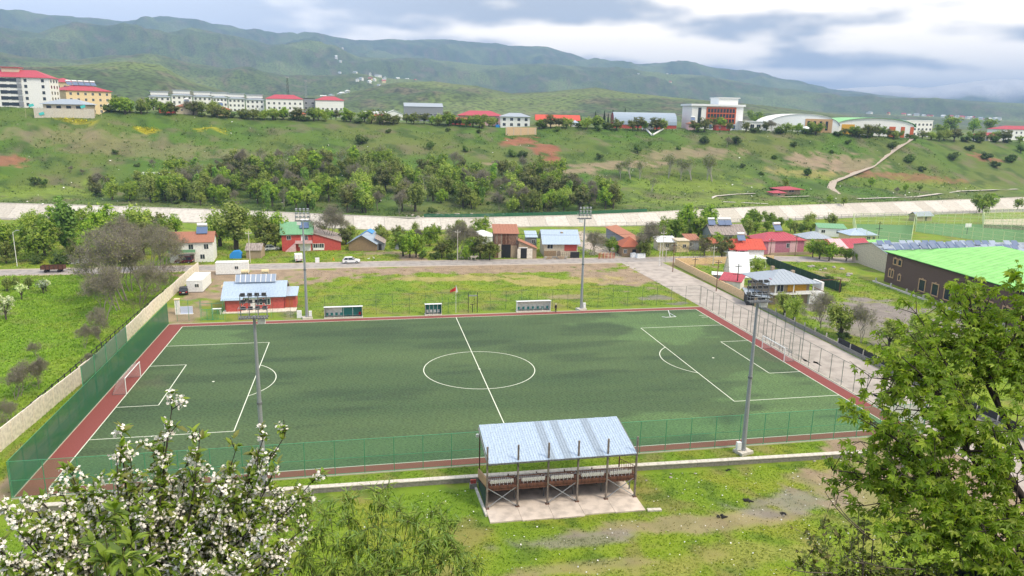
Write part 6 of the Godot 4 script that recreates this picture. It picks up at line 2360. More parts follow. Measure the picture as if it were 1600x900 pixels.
	boxpart(t, "brick_bay", Vector3(1.0, 1.9, 4.5), Vector3(4.6, 4.1, 4.58), M.brick_red)
	boxpart(t, "ground_floor", Vector3(-4.9, 0.0, 4.5), Vector3(-1.4, 1.9, 4.6), M.mud_wall)
	for k in 12:
		boxpart(t, "yard_picket", Vector3(-3.6 + k * 0.55, 0, 5.6), Vector3(-3.5 + k * 0.55, 1.7, 5.68), M.wood_grey)
	boxpart(t, "yard_gate", Vector3(2.6, 0, 5.6), Vector3(5.2, 1.8, 5.7), M.dark)
	var yw := thing("yard_wall", "low rough stone wall in front of the pale blue roofed house", "wall", Vector3(35.65, 0.00, -89.64))
	for k in 9:
		for r in 2:
			var m := MB.new()
			m.obox(Transform3D(Basis(Vector3.UP, rng.randf_range(-0.1, 0.1)), Vector3(-3.2 + k * 0.75 + r * 0.3, 0.22 + r * 0.42, rng.randf_range(-0.05, 0.05))), Vector3(rng.randf_range(0.6, 0.78), 0.42, 0.45))
			part(yw, "stone", m, [M.stone_wall, M.concrete_dark, M.rock][rng.randi() % 3])
	# white marquee roof behind the hedge
	building("marquee", "white peaked canopy showing above the hedge beside the plank barn", "tent", Vector3(14.83, 0.00, -113.50), Vector3(21.60, 0.00, -112.91), 6.0, 3.0, {"wall": M.white, "roof": "hip", "rh": 1.5, "oh": 0.2, "roofm": M.white_gloss})
	# farm buildings round the lane
	building("barn", "long low barn with red tiled sloping roof beside the lane", "barn", Vector3(57.13, 0.00, -109.80), Vector3(62.82, 0.00, -102.49), 6.0, 2.6, {"wall": M.grey_wall, "roof": "shed", "rh": 3.2, "oh": 0.4, "roofm": M.rust_roof, "win": [["f", -2.0, 1.8, 1.0, 0.8]]})
	t = building("cottage", "mud walled cottage with orange tiled roof at the lane corner", "house", Vector3(56.30, 0.00, -91.55), Vector3(62.04, 0.00, -91.00), 7.0, 3.0, {"wall": M.mud_wall, "roof": "hip", "rh": 2.4, "oh": 0.5, "roofm": M.roof_tile, "doors": [["f", 0.6, 1.1, 2.1, M.black]], "win": [["f", -2.0, 1.6, 0.8, 1.0]]})
	building("house", "small house under a white corrugated awning roof behind dark shrubs", "house", Vector3(70.68, 0.00, -99.58), Vector3(76.34, 0.00, -99.06), 5.0, 2.8, {"wall": M.beige, "roof": "shed_front", "rh": 0.9, "oh": 0.5, "roofm": M.white_sheet, "win": [["f", 0.0, 1.7, 1.0, 1.0]]})
	building("house", "flat roofed cream cottage behind dark shrubs", "house", Vector3(75.65, 0.00, -96.96), Vector3(79.46, 0.00, -96.61), 5.0, 3.4, {"wall": M.cream, "roof": "flat", "rh": 0.2, "oh": 0.2, "roofm": M.beige, "win": [["f", 0.5, 1.9, 1.0, 1.0]]})
	building("house", "narrow house with small rusty lean-to roof and white dish", "house", Vector3(80.46, 0.00, -99.78), Vector3(84.13, 0.00, -99.45), 5.0, 3.2, {"wall": M.grey_wall, "roof": "shed_front", "rh": 1.0, "oh": 0.4, "roofm": M.rust_roof, "win": [["f", -0.8, 1.9, 0.9, 1.1]]})
	building("pavilion", "little house with orange hipped tile roof among shrubs", "house", Vector3(85.40, 0.00, -97.14), Vector3(89.26, 0.00, -96.79), 4.0, 2.7, {"wall": M.beige, "roof": "hip", "rh": 1.7, "oh": 0.6, "roofm": M.roof_tile, "win": [["f", 0.0, 1.6, 1.0, 1.0]]})
	t = building("house", "grey walled house with rust streaked metal roof and solar water heaters", "house", Vector3(93.59, 0.00, -110.21), Vector3(104.68, 0.00, -109.25), 9.0, 3.2, {"wall": M.grey_wall, "roof": "gable_x", "rh": 2.6, "oh": 0.5, "roofm": M.rust_grey_roof, "win": [["f", 0.5, 1.9, 1.2, 1.2], ["f", 3.0, 1.9, 1.2, 1.2]]})
	for x in [-4.6, -1.2, 1.0]: solar_heater(t, Vector3(x, 5.4, 0.6), 1.2)
	boxpart(t, "rust_patch", Vector3(1.8, 0.0, 4.5), Vector3(4.8, 2.9, 4.56), M.white)
	t = building("house", "white house with bright orange red roof and solar heater", "house", Vector3(88.37, 0.00, -87.47), Vector3(98.80, 0.00, -86.46), 7.0, 2.6, {"wall": M.white, "roof": "gable_x", "rh": 2.3, "oh": 0.5, "roofm": M.roof_bright_red, "win": [["f", -3.0, 1.6, 0.9, 1.1]], "doors": [["f", -1.6, 1.6, 2.1, M.dark]]})
	solar_heater(t, Vector3(-1.2, 4.4, 1.2), 1.2)
	boxpart(t, "porch_roof", Vector3(-3.6, 2.2, 3.5), Vector3(-0.4, 2.34, 5.0), M.roof_red)
	boxpart(t, "porch_wall", Vector3(-3.6, 0, 3.5), Vector3(-3.3, 2.2, 4.9), M.wall_red)
	t = building("house", "square pink and pale house with red hipped roof and solar heater", "house", Vector3(100.38, 0.00, -90.42), Vector3(114.79, 0.00, -91.18), 9.0, 4.2, {"wall": M.pink_wall, "roof": "hip", "rh": 2.0, "oh": 0.5, "roofm": M.roof_red, "win": [["f", 1.6, 2.6, 1.0, 1.3], ["l", 0.0, 2.6, 1.0, 1.3]]})
	for q in [[-5.2, -2.9], [2.3, 4.8]]: boxpart(t, "pale_bay", Vector3(q[0], 0, 4.5), Vector3(q[1], 4.18, 4.56), M.pale_pink)
	solar_heater(t, Vector3(0.6, 6.2, -0.2), 1.3)
	boxpart(t, "yard_wall", Vector3(-6.0, 0, 6.4), Vector3(9.0, 0.9, 6.6), M.stone_wall)
	building("house", "low house with blue grey metal roof and brown ridge patch", "house", Vector3(122.97, 0.00, -102.84), Vector3(131.50, 0.00, -102.09), 8.0, 2.6, {"wall": M.cream, "roof": "hip", "rh": 1.8, "oh": 0.5, "roofm": M.roof_grey, "win": [["f", -2.0, 1.5, 1.0, 1.1]]})
	t = building("house", "long house with half pink half red roof and tan gable", "house", Vector3(120.78, 0.00, -85.37), Vector3(134.41, 0.00, -86.14), 8.0, 2.6, {"wall": M.beige, "roof": "gable_x", "rh": 2.0, "oh": 0.5, "roofm": M.roof_red, "win": [["f", -3.5, 1.5, 1.0, 1.1], ["f", 0.0, 1.5, 1.4, 1.1], ["f", 3.8, 1.5, 1.0, 1.1]]})
	var pk := MB.new()
	pk.slab(Vector3(-6.2, 4.76, 0.0), Vector3(-1.6, 4.76, 0.0), Vector3(-1.6, 2.52, 4.54), Vector3(-6.2, 2.52, 4.54), 0.03)
	part(t, "pale_roof_half", pk, M.pale_pink)
	boxpart(t, "white_bay", Vector3(-1.0, 0, 4.0), Vector3(2.2, 2.4, 4.1), M.white)
	building("workshop", "pale flat fronted workshop with green edged roof behind the low house", "building", Vector3(139.77, 0.00, -122.05), Vector3(148.28, 0.00, -118.60), 6.0, 3.0, {"wall": M.white_sheet, "roof": "shed_front", "rh": 0.8, "oh": 0.3, "roofm": M.roof_green, "win": [["f", -3.0, 1.8, 1.2, 1.0], ["f", 2.0, 1.8, 1.2, 1.0]]})
	building("house", "pale blue hip roofed house beside the fenced courts", "house", Vector3(142.74, 0.00, -108.49), Vector3(152.13, 0.00, -107.69), 7.0, 2.6, {"wall": M.cream, "roof": "hip", "rh": 1.8, "oh": 0.6, "roofm": M.roof_blue, "win": [["f", 2.0, 1.5, 1.2, 1.1], ["f", 3.8, 1.5, 0.8, 1.1]]})
	building("kiosk", "small lime green roofed kiosk beside the school", "building", Vector3(138.86, 0.00, -92.21), Vector3(146.06, 0.00, -92.67), 5.0, 2.2, {"wall": M.white, "roof": "gable_x", "rh": 1.0, "oh": 0.5, "roofm": M.roof_lime, "doors": [["f", 0.5, 1.4, 1.9, M.teal_dark]]})
	building("hut", "small hut with blue grey gable roof by the river channel", "shed", Vector3(205.61, 0.00, -154.25), Vector3(213.97, 0.00, -155.58), 4.0, 2.3, {"wall": M.stone_wall, "roof": "gable_x", "rh": 1.3, "oh": 0.5, "roofm": M.roof_grey, "doors": [["f", 0.8, 1.0, 1.9, M.dark]]})
	t = building("park_house", "park cafe with red hipped roof and open porch across the river", "building", Vector3(192.92, 2.49, -236.30), Vector3(203.76, 2.35, -237.40), 8.0, 2.4, {"wall": M.stone_wall, "roof": "hip", "rh": 1.2, "oh": 1.6, "roofm": M.roof_red, "win": [["f", 0.0, 1.5, 3.0, 0.9]]})
	building("park_house", "small annex with red hipped roof beside the park cafe", "building", Vector3(184.66, 1.52, -230.50), Vector3(191.14, 1.48, -230.68), 5.0, 2.2, {"wall": M.stone_wall, "roof": "hip", "rh": 1.0, "oh": 0.8, "roofm": M.roof_red, "win": [["f", 0.0, 1.3, 1.6, 0.8]]})
	building("greenhouse", "long white plastic tunnel half hidden in the thicket", "greenhouse", Vector3(-119.98, 7.02, -266.95), Vector3(-107.19, 7.56, -267.93), 5.0, 0.6, {"wall": M.white, "roof": "arch", "rh": 2.2, "oh": 0.1, "roofm": M.white_sheet})
	building("hut", "low stone hut with blue sheet beside the big willow", "shed", Vector3(-49.97, 0.00, -98.93), Vector3(-46.03, 0.00, -98.55), 5.0, 2.4, {"wall": M.stone_wall, "roof": "gable_x", "rh": 1.4, "oh": 0.3, "roofm": M.rust_grey_roof})
	# things along the verge
	var bt := thing("blue_tarpaulin", "bright blue tarpaulin draped over a load beside the white container", "tarpaulin", Vector3(-52.84, 0.00, -100.14))
	var bm := MB.new()
	bm.extrude([Vector3(-1.5, 0, 1.0), Vector3(1.5, 0, 1.0), Vector3(1.6, 1.3, 0.9), Vector3(0.9, 2.0, 0.8), Vector3(-0.6, 1.9, 0.9), Vector3(-1.5, 1.1, 1.0)], Vector3(0, 0.05, -2.0))
	part(bt, "sheet", bm, M.tarp_blue)
	var fr := thing("white_fridge", "white box shaped appliance standing on the roadside verge", "appliance", Vector3(-30.54, 0.00, -91.58))
	boxpart(fr, "case", Vector3(-0.55, 0, -0.4), Vector3(0.55, 1.25, 0.4), M.white_gloss)
	boxpart(fr, "door_edge", Vector3(-0.53, 0.8, 0.4), Vector3(0.53, 0.83, 0.42), M.grey_wall)
	var yb := thing("yellow_cone", "small yellow cone shaped bundle on the roadside verge", "cone", Vector3(-26.39, 0.00, -93.87))
	var ym := MB.new()
	ym.tube(Vector3.ZERO, Vector3(0, 0.9, 0), 0.35, 0.06, 8, true)
	part(yb, "body", ym, M.yellow)
	for q in [[Vector3(59.20, 0.00, -90.28), "pale canvas covered load beside the lane corner", 1.5], [Vector3(61.13, 0.00, -89.10), "white covered load standing on the verge by the lane corner", 2.6]]:
		var l := thing("covered_load", q[1], "load", q[0])
		var m := MB.new()
		m.extrude([Vector3(-q[2] / 2, 0, 0.6), Vector3(q[2] / 2, 0, 0.6), Vector3(q[2] * 0.46, 1.4, 0.5), Vector3(-q[2] * 0.42, 1.2, 0.5)], Vector3(0, 0, -1.2))
		part(l, "sheet", m, M.white_sheet)
	var pf := thing("pallet_fence", "rust red pallet fence panels beside the lane", "fence", Vector3(50.79, 0.00, -89.13))
	for k in 14:
		boxpart(pf, "slat", Vector3(-2.6 + k * 0.36, 0, 0), Vector3(-2.4 + k * 0.36, 1.5 + 0.2 * (k % 3), 0.06), [M.rust_roof, M.orange_door, M.tan_trim][k % 3])
	for y in [0.4, 1.2]: boxpart(pf, "rail", Vector3(-2.7, y, -0.06), Vector3(2.6, y + 0.12, 0.0), M.rust)
	var bs := thing("white_slab", "white sheet lying on the earth bank beside the left road", "sheet", Vector3(-91.18, 0.00, -96.77))
	var sm := MB.new()
	sm.slab(Vector3(-1.4, 1.0, -1.2), Vector3(1.9, 1.0, -1.2), Vector3(1.6, 0.3, 1.0), Vector3(-2.0, 0.3, 1.0), 0.08)
	sm.slab(Vector3(-1.4, 0.22, -1.2), Vector3(1.7, 0.22, -1.2), Vector3(1.6, 0.22, 1.0), Vector3(-2.0, 0.22, 1.0), 0.25)
	part(bs, "sheet", sm, M.white_gloss)
	poles()

func poles() -> void:
	# base, height, kind
	for q in [[Vector3(7.59, 0.00, -90.52), 8.68, 0, "pale concrete utility pole in front of the hedge beside the plank barn"], [Vector3(62.68, 0.00, -76.84), 9.83, 0, "tall dark utility pole at the corner of the peach wall"], [Vector3(62.31, 0.00, -77.77), 7.38, 1, "white street lamp at the corner of the peach wall"], [Vector3(65.92, 0.00, -81.95), 4.43, 0, "thin grey pole beside the road opposite the shrubs"], [Vector3(62.65, 0.00, -69.19), 7.79, 2, "brown wooden pole standing against the peach wall"], [Vector3(78.03, 0.00, -77.06), 5.47, 0, "thin pale pole beside the motorcycle"], [Vector3(64.31, 0.00, -46.97), 7.63, 2, "brown wooden pole beside the small red roofed shed"], [Vector3(70.29, 0.00, -48.27), 6.32, 3, "dark pole with crossarms in front of the white tent roof"], [Vector3(-105.10, 0.00, -94.01), 8.76, 1, "pale green street lamp beside the left end of the road"], [Vector3(-48.20, 0.00, -93.34), 8.53, 0, "thin pale pole beside the blue tarpaulin load"], [Vector3(101.32, 0.00, -87.23), 5.63, 2, "dark pole in front of the pink house"], [Vector3(109.70, 0.00, -87.46), 6.45, 2, "dark thin pole beside the pink house corner"], [Vector3(159.53, 0.00, -116.32), 5.90, 3, "dark pole with lamp heads beside the fenced courts"], [Vector3(114.38, 0.00, -31.59), 6.99, 1, "white lamp post in front of the dark brown school wall"], [Vector3(67.87, 0.00, -67.00), 4.32, 2, "thin brown post inside the peach walled yard"]]:
		var k: int = q[2]
		var h: float = q[1]
		var t := thing(["utility_pole", "street_lamp", "wooden_pole", "crossarm_pole"][k], q[3], "lamp post" if k == 1 else "pole", q[0])
		var m := MB.new()
		m.tube(Vector3(0, -0.2, 0), Vector3(0, h, 0), 0.13 if k != 1 else 0.09, 0.09 if k != 1 else 0.06, 7, true)
		part(t, "shaft", m, [M.concrete, M.white, M.wood_old, M.dark][k])
		if k == 1:
			var a := MB.new()
			a.tube(Vector3(0, h - 0.05, 0), Vector3(0.9, h + 0.5, 0.1), 0.05, 0.04, 6)
			part(t, "arm", a, M.white)
			boxpart(t, "lamp_head", Vector3(0.75, h + 0.42, -0.1), Vector3(1.5, h + 0.58, 0.25), M.galvanised)
		else:
			boxpart(t, "crossarm", Vector3(-0.8, h - 0.7, -0.06), Vector3(0.8, h - 0.58, 0.06), M.dark if k != 0 else M.concrete)
			for x in [-0.7, 0.0, 0.7]:
				boxpart(t, "insulator", Vector3(x - 0.05, h - 0.58, -0.05), Vector3(x + 0.05, h - 0.35, 0.05), M.white)
			if k == 3: boxpart(t, "crossarm", Vector3(-1.3, h - 2.6, -0.06), Vector3(1.3, h - 2.48, 0.06), M.dark)

	# sagging wires between neighbouring poles
	for q in [[Vector3(62.68, 0.00, -76.84), 9.83, Vector3(64.31, 0.00, -46.97), 7.63, "sagging wires from the corner pole to the pole by the red roofed shed"], [Vector3(7.59, 0.00, -90.52), 8.68, Vector3(62.68, 0.00, -76.84), 9.83, "long sagging wires along the village road"], [Vector3(-48.20, 0.00, -93.34), 8.53, Vector3(7.59, 0.00, -90.52), 8.68, "sagging wires along the road past the red house"], [Vector3(64.31, 0.00, -46.97), 7.63, Vector3(70.29, 0.00, -48.27), 6.32, "short wires between the pole by the shed and the crossarm pole"]]:
		var t := thing("power_cable", q[4], "cable")
		for k in 2:
			var a: Vector3 = q[0] + Vector3(-0.6 + k * 1.2, float(q[1]) - 0.4, 0)
			var b: Vector3 = q[2] + Vector3(-0.6 + k * 1.2, float(q[3]) - 0.4, 0)
			var m := MB.new()
			for i in 16:
				var f0 := i / 16.0
				var f1 := (i + 1) / 16.0
				m.tube(a.lerp(b, f0) - Vector3(0, 6.0 * f0 * (1.0 - f0) * 0.6, 0), a.lerp(b, f1) - Vector3(0, 6.0 * f1 * (1.0 - f1) * 0.6, 0), 0.02, 0.02, 4)
			part(t, "wire", m, M.cable)

# ---------------------------------------------------------------- right hand side: yard, villa, school, courts
func build_right_side() -> void:
	var w := thing("garden_wall", "long peach plastered garden wall beside the side road", "wall")
	var pts := [Vector3(98, 0, -79.5), Vector3(67.2, 0, -78.2), Vector3(66.9, 0, -60), Vector3(66.8, 0, -33.5)]
	for k in pts.size() - 1:
		var a: Vector3 = pts[k]
		var b: Vector3 = pts[k + 1]
		var n := int(ceil(a.distance_to(b) / 4.5))
		for i in n:
			var m := MB.new()
			var hh := 1.9 - 0.04 * (i % 3)
			m.bar(a.lerp(b, (i + 0.003) / n) + Vector3(0, hh / 2 - 0.1, 0), a.lerp(b, (i + 0.997) / n) + Vector3(0, hh / 2 - 0.1, 0), 0.25, hh + 0.2)
			part(w, "panel", m, M.peach_wall)
	var e := MB.new()
	e.box(Vector3(66.4, 0, -33.4), Vector3(67.4, 2.0, -32.6))
	part(w, "end_pier", e, M.stone_wall)
	var lw := thing("roadside_wall", "low grey concrete wall with dark fence panels along the side road", "wall")
	for i in 22:
		var z := -32.0 + i * 3.6
		var m := MB.new()
		m.box(Vector3(66.7, -0.1, z + 0.02), Vector3(67.1, 0.75, z + 3.58))
		part(lw, "block", m, M.concrete_dark)
		boxpart(lw, "post", Vector3(66.8, 0.75, z), Vector3(67.0, 1.5, z + 0.16), M.concrete)
		if i > 7:
			boxpart(lw, "fence_panel", Vector3(66.88, 0.75, z + 0.2), Vector3(66.94, 1.75, z + 3.5), M.dark)
		else:
			for k in 6: boxpart(lw, "picket", Vector3(66.88, 0.75, z + 0.4 + k * 0.5), Vector3(66.92, 1.3, z + 0.44 + k * 0.5), M.dark_post)
	# white A shaped shed
	building("tent_shed", "steep white A shaped sheet roof standing behind the peach wall", "shed", Vector3(74.58, 0.00, -59.98), Vector3(79.28, 0.00, -58.71), 8.0, 0.6, {"wall": M.cream_wall, "roof": "gable_x", "rh": 5.6, "oh": 0.2, "roofm": M.white_sheet})
	building("lean_to", "white flat lean-to roof behind the steep white shed", "shed", Vector3(84.32, 0.00, -71.99), Vector3(90.88, 0.00, -71.31), 5.0, 2.6, {"wall": M.white, "roof": "flat", "rh": 0.15, "oh": 0.2, "roofm": M.white_sheet, "win": [["f", 0.0, 1.5, 1.0, 0.9]]})
	building("garden_shed", "small white shed with red lean-to roof behind the peach wall", "shed", Vector3(66.97, 0.00, -50.69), Vector3(70.75, 0.00, -47.55), 4.5, 1.9, {"wall": M.white, "roof": "shed_front", "rh": 1.0, "oh": 0.3, "roofm": M.roof_red, "win": [["f", -1.2, 1.2, 0.6, 0.5]]})
	building("awning", "tiny white awning beside the small red roofed shed", "shed", Vector3(68.14, 0.00, -56.95), Vector3(70.27, 0.00, -55.98), 2.2, 1.9, {"wall": M.grey_wall, "roof": "gable_x", "rh": 0.4, "oh": 0.3, "roofm": M.white_sheet})
	# villa with wide grey hipped roof
	var t := building("villa", "two storey villa with wide grey hipped roof and yellow upper wall", "house", Vector3(70.29, 0.00, -33.39), Vector3(79.90, 0.00, -33.37), 8.5, 5.0, {"wall": M.stone_wall, "roof": "hip", "rh": 2.1, "oh": 1.7, "roofm": M.roof_grey, "win": [["f", -2.4, 3.7, 1.6, 1.5], ["f", 0.6, 1.2, 2.0, 1.0]], "doors": [["f", -1.9, 0.9, 1.9, M.white]], "chimney": [[-1.5, -1.2, 0.5], [2.6, 0.5, -0.2]]})
	boxpart(t, "yellow_wall", Vector3(-0.6, 2.9, 4.25), Vector3(4.0, 4.7, 4.32), M.yellow)
	boxpart(t, "balcony", Vector3(-4.8, 2.5, 4.25), Vector3(5.2, 2.7, 5.7), M.white)
	for x in [-4.4, 0.0, 4.8]: boxpart(t, "column", Vector3(x, 2.7, 5.5), Vector3(x + 0.18, 5.0, 5.66), M.white)
	boxpart(t, "balcony_wall", Vector3(0.6, 2.7, 5.58), Vector3(5.2, 3.3, 5.68), M.white)
	boxpart(t, "white_sheet_wall", Vector3(4.6, 0, 3.0), Vector3(8.2, 2.6, 5.0), M.white_sheet)
	boxpart(t, "curtain", Vector3(8.3, 0, 0.0), Vector3(8.9, 4.6, 3.5), M.white)
	var ra := MB.new()
	ra.bar(Vector3(3.5, 4.6, 3.0), Vector3(8.2, 2.8, 4.8), 0.3, 0.12)
	part(t, "stair_rail", ra, M.wood_old)
	boxpart(t, "roof_stripe", Vector3(-4.6, 5.6, 3.0), Vector3(-4.45, 5.75, 4.0), M.roof_red)
	t = building("pergola", "low dark shelter with blue grey sheet roof beside the villa", "shelter", Vector3(64.91, 0.00, -33.47), Vector3(69.10, 0.00, -31.83), 6.0, 2.0, {"wall": M.dark, "roof": "shed", "rh": 0.5, "oh": 0.4, "roofm": M.roof_grey})
	boxpart(t, "white_door", Vector3(1.6, 0, 3.02), Vector3(2.3, 1.8, 3.1), M.white)
	# dark green sheet fence
	var gf := thing("sheet_fence", "dark green sheet metal fence running behind the villa", "fence")
	var ga := Vector3(94.23, 0.00, -77.25)
	var gb := Vector3(94.28, 0.00, -42.17)
	for i in 14:
		var m := MB.new()
		m.bar(ga.lerp(gb, (i + 0.01) / 14.0) + Vector3(0, 1.1, 0), ga.lerp(gb, (i + 0.99) / 14.0) + Vector3(0, 1.1, 0), 0.06, 2.2)
		part(gf, "sheet", m, M.dark_fence)
		boxpart(gf, "post", ga.lerp(gb, i / 14.0) + Vector3(-0.06, 0, 0.08), ga.lerp(gb, i / 14.0) + Vector3(0.06, 2.3, 0.2), M.dark_post)
	var fg := thing("goal_frame", "rusty steel gateway frame beside the green sheet fence", "frame", Vector3(91.02, 0.00, -41.90))
	for x in [-2.6, 2.6]: boxpart(fg, "post", Vector3(x - 0.08, 0, -0.08), Vector3(x + 0.08, 3.2, 0.08), M.rust)
	boxpart(fg, "beam", Vector3(-2.7, 3.2, -0.08), Vector3(2.7, 3.36, 0.08), M.rust)
	# school
	var sa := Vector3(113.6, 0, -52.4)
	var sb := Vector3(110.6, 0, 6.0)
	t = building("school", "long dark brown stone school with lime green roof and tan window frames", "building", sa, sb, 34.0, 7.9, {"wall": M.school_stone, "roof": "hip", "rh": 4.2, "oh": 0.7, "rib": 1.6, "roofm": M.roof_lime})
	for q in [[-25.7, 5.9, 1.1, 1.3], [-23.9, 5.9, 1.1, 1.3], [-27.2, 2.6, 0.6, 1.7], [-26.2, 2.6, 0.6, 1.7], [-23.4, 2.2, 0.7, 1.2], [-14.9, 2.2, 2.0, 2.6], [-10.4, 2.2, 2.0, 2.6], [-6.2, 2.2, 2.0, 2.6], [-2.4, 2.2, 2.0, 2.6], [1.6, 2.2, 2.0, 2.6], [6.0, 2.2, 2.0, 2.6], [11.0, 2.2, 2.0, 2.6], [16.0, 2.2, 2.0, 2.6]]:
		var x: float = q[0]
		var y: float = q[1]
		var m := MB.new()
		var ww: float = q[2] / 2
		var wh: float = q[3] / 2
		for r in [[-ww - 0.25, -wh - 0.25, ww + 0.25, -wh], [-ww - 0.25, wh, ww + 0.25, wh + 0.25], [-ww - 0.25, -wh, -ww, wh], [ww, -wh, ww + 0.25, wh], [-0.2, wh + 0.25, 0.2, wh + 0.5]]:
			m.box(Vector3(x + r[0], y + r[1], 17.0), Vector3(x + r[2], y + r[3], 17.14))
		var o := part(t, "window", m, M.tan_trim)
		boxpart(o, "pane", Vector3(x - ww, y - wh, 16.95), Vector3(x + ww, y + wh, 17.03), M.glass)
	boxpart(t, "eave_board", Vector3(-29.0, 7.6, 17.5), Vector3(29.0, 7.78, 17.62), M.dark)
	for k in 9:
		boxpart(t, "base_post", Vector3(-28.0 + k * 6.0, 0, 20.0), Vector3(-27.7 + k * 6.0, 1.2, 20.3), M.concrete)
	boxpart(t, "base_kerb", Vector3(-29.0, 0, 19.9), Vector3(26.0, 0.35, 20.4), M.concrete)
	# racks of solar panels on the far hip of the school roof and on the hall behind
	var pm := MB.new()
	pm.slab(Vector3(-0.5, 0.95, -0.42), Vector3(0.5, 0.95, -0.42), Vector3(0.5, 0.25, 0.42), Vector3(-0.5, 0.25, 0.42), 0.05)
	var panel := pm.mesh()
	var hall := building("hall", "long grey hall behind the school whose roof is covered with solar panels", "building", Vector3(121, 0, -60.5), Vector3(172, 0, -56.0), 18.0, 5.0, {"wall": M.beige, "roof": "gable_x", "rh": 2.0, "oh": 0.3, "roofm": M.roof_grey, "grid": [["f", 1, 9, 1.6, 1.3, 2.6, 3.0, 0.06]]})
	for r in 3:
		for k in 22:
			if (k + r * 2) % 7 == 6 or (k * 3 + r) % 11 == 4: continue
			var o := put(hall, "solar_panel", panel, M.solar if (k / 3 + r) % 2 == 0 else M.solar_pale, Vector3(-24.5 + k * 2.25, 5.2 + r * 0.66, 7.8 - r * 2.9))
			o.scale = Vector3(1.9, 1.5, 1.7)
	for r in 3:
		for k in 7 - r:
			var o := put(t, "solar_panel", panel, M.solar, Vector3(-28.3 + r * 3.0, 8.2 + r * 0.75, 15.2 - r * 2.6 - k * 2.5))
			o.scale = Vector3(2.2, 1.8, 2.0)
			o.rotation.y = PI / 2 + 0.25
	# fenced sports courts
	var courts := [[Vector3(146.51, 0.00, -110.74), Vector3(156.40, 0.00, -96.33), Vector3(196.33, 0.00, -144.21), Vector3(172.57, 0.00, -149.24), "pale green framed cage round a sports court beside the houses"], [Vector3(184.52, 0.00, -128.85), Vector3(198.68, 0.00, -94.95), Vector3(244.52, 0.00, -140.95), Vector3(200.88, 0.00, -149.14), "pale green framed cage round a sports court behind the solar panels"], [Vector3(220.47, 0.00, -135.80), Vector3(239.90, 0.00, -124.72), Vector3(282.50, 0.00, -159.18), Vector3(240.13, 0.00, -157.77), "cream framed cage round a sandy playground by the river"]]
	for ci in 3:
		var c: Array = courts[ci]
		var f := thing("court_cage", c[4], "fence")
		for s in 4:
			var a: Vector3 = c[s]
			var b: Vector3 = c[(s + 1) % 4]
			var n := int(maxf(2.0, round(a.distance_to(b) / 3.2)))
			for i in n:
				var p := a.lerp(b, float(i) / n)
				var q := a.lerp(b, float(i + 1) / n)
				boxpart(f, "post", p + Vector3(-0.05, 0, -0.05), p + Vector3(0.05, 4.4, 0.05), M.lawn_fence)
				var pn := MB.new()
				pn.poly([p, q, q + Vector3(0, 4.3, 0), p + Vector3(0, 4.3, 0)])
				part(f, "mesh_panel", pn, M.court_mesh)
			for y in [1.45, 2.9, 4.4]:
				var rm := MB.new()
				rm.bar(a + Vector3(0, y, 0), b + Vector3(0, y, 0), 0.07)
				part(f, "rail", rm, M.lawn_fence)
		var g := MB.new()
		g.poly([c[0] + Vector3(0, 0.03, 0), c[1] + Vector3(0, 0.03, 0), c[2] + Vector3(0, 0.03, 0), c[3] + Vector3(0, 0.03, 0)], Vector3.UP)
		structure("court_surface", g, M.court_green if ci < 2 else M.sand)
	var bb := thing("basketball_board", "white board on a post inside the sports court cage", "board", Vector3(200.50, 0.00, -121.62))
	boxpart(bb, "board", Vector3(-1.3, 2.6, -0.05), Vector3(1.3, 4.0, 0.05), M.white)
	boxpart(bb, "post", Vector3(-0.08, 0, -0.2), Vector3(0.08, 2.7, -0.05), M.steel_grey)

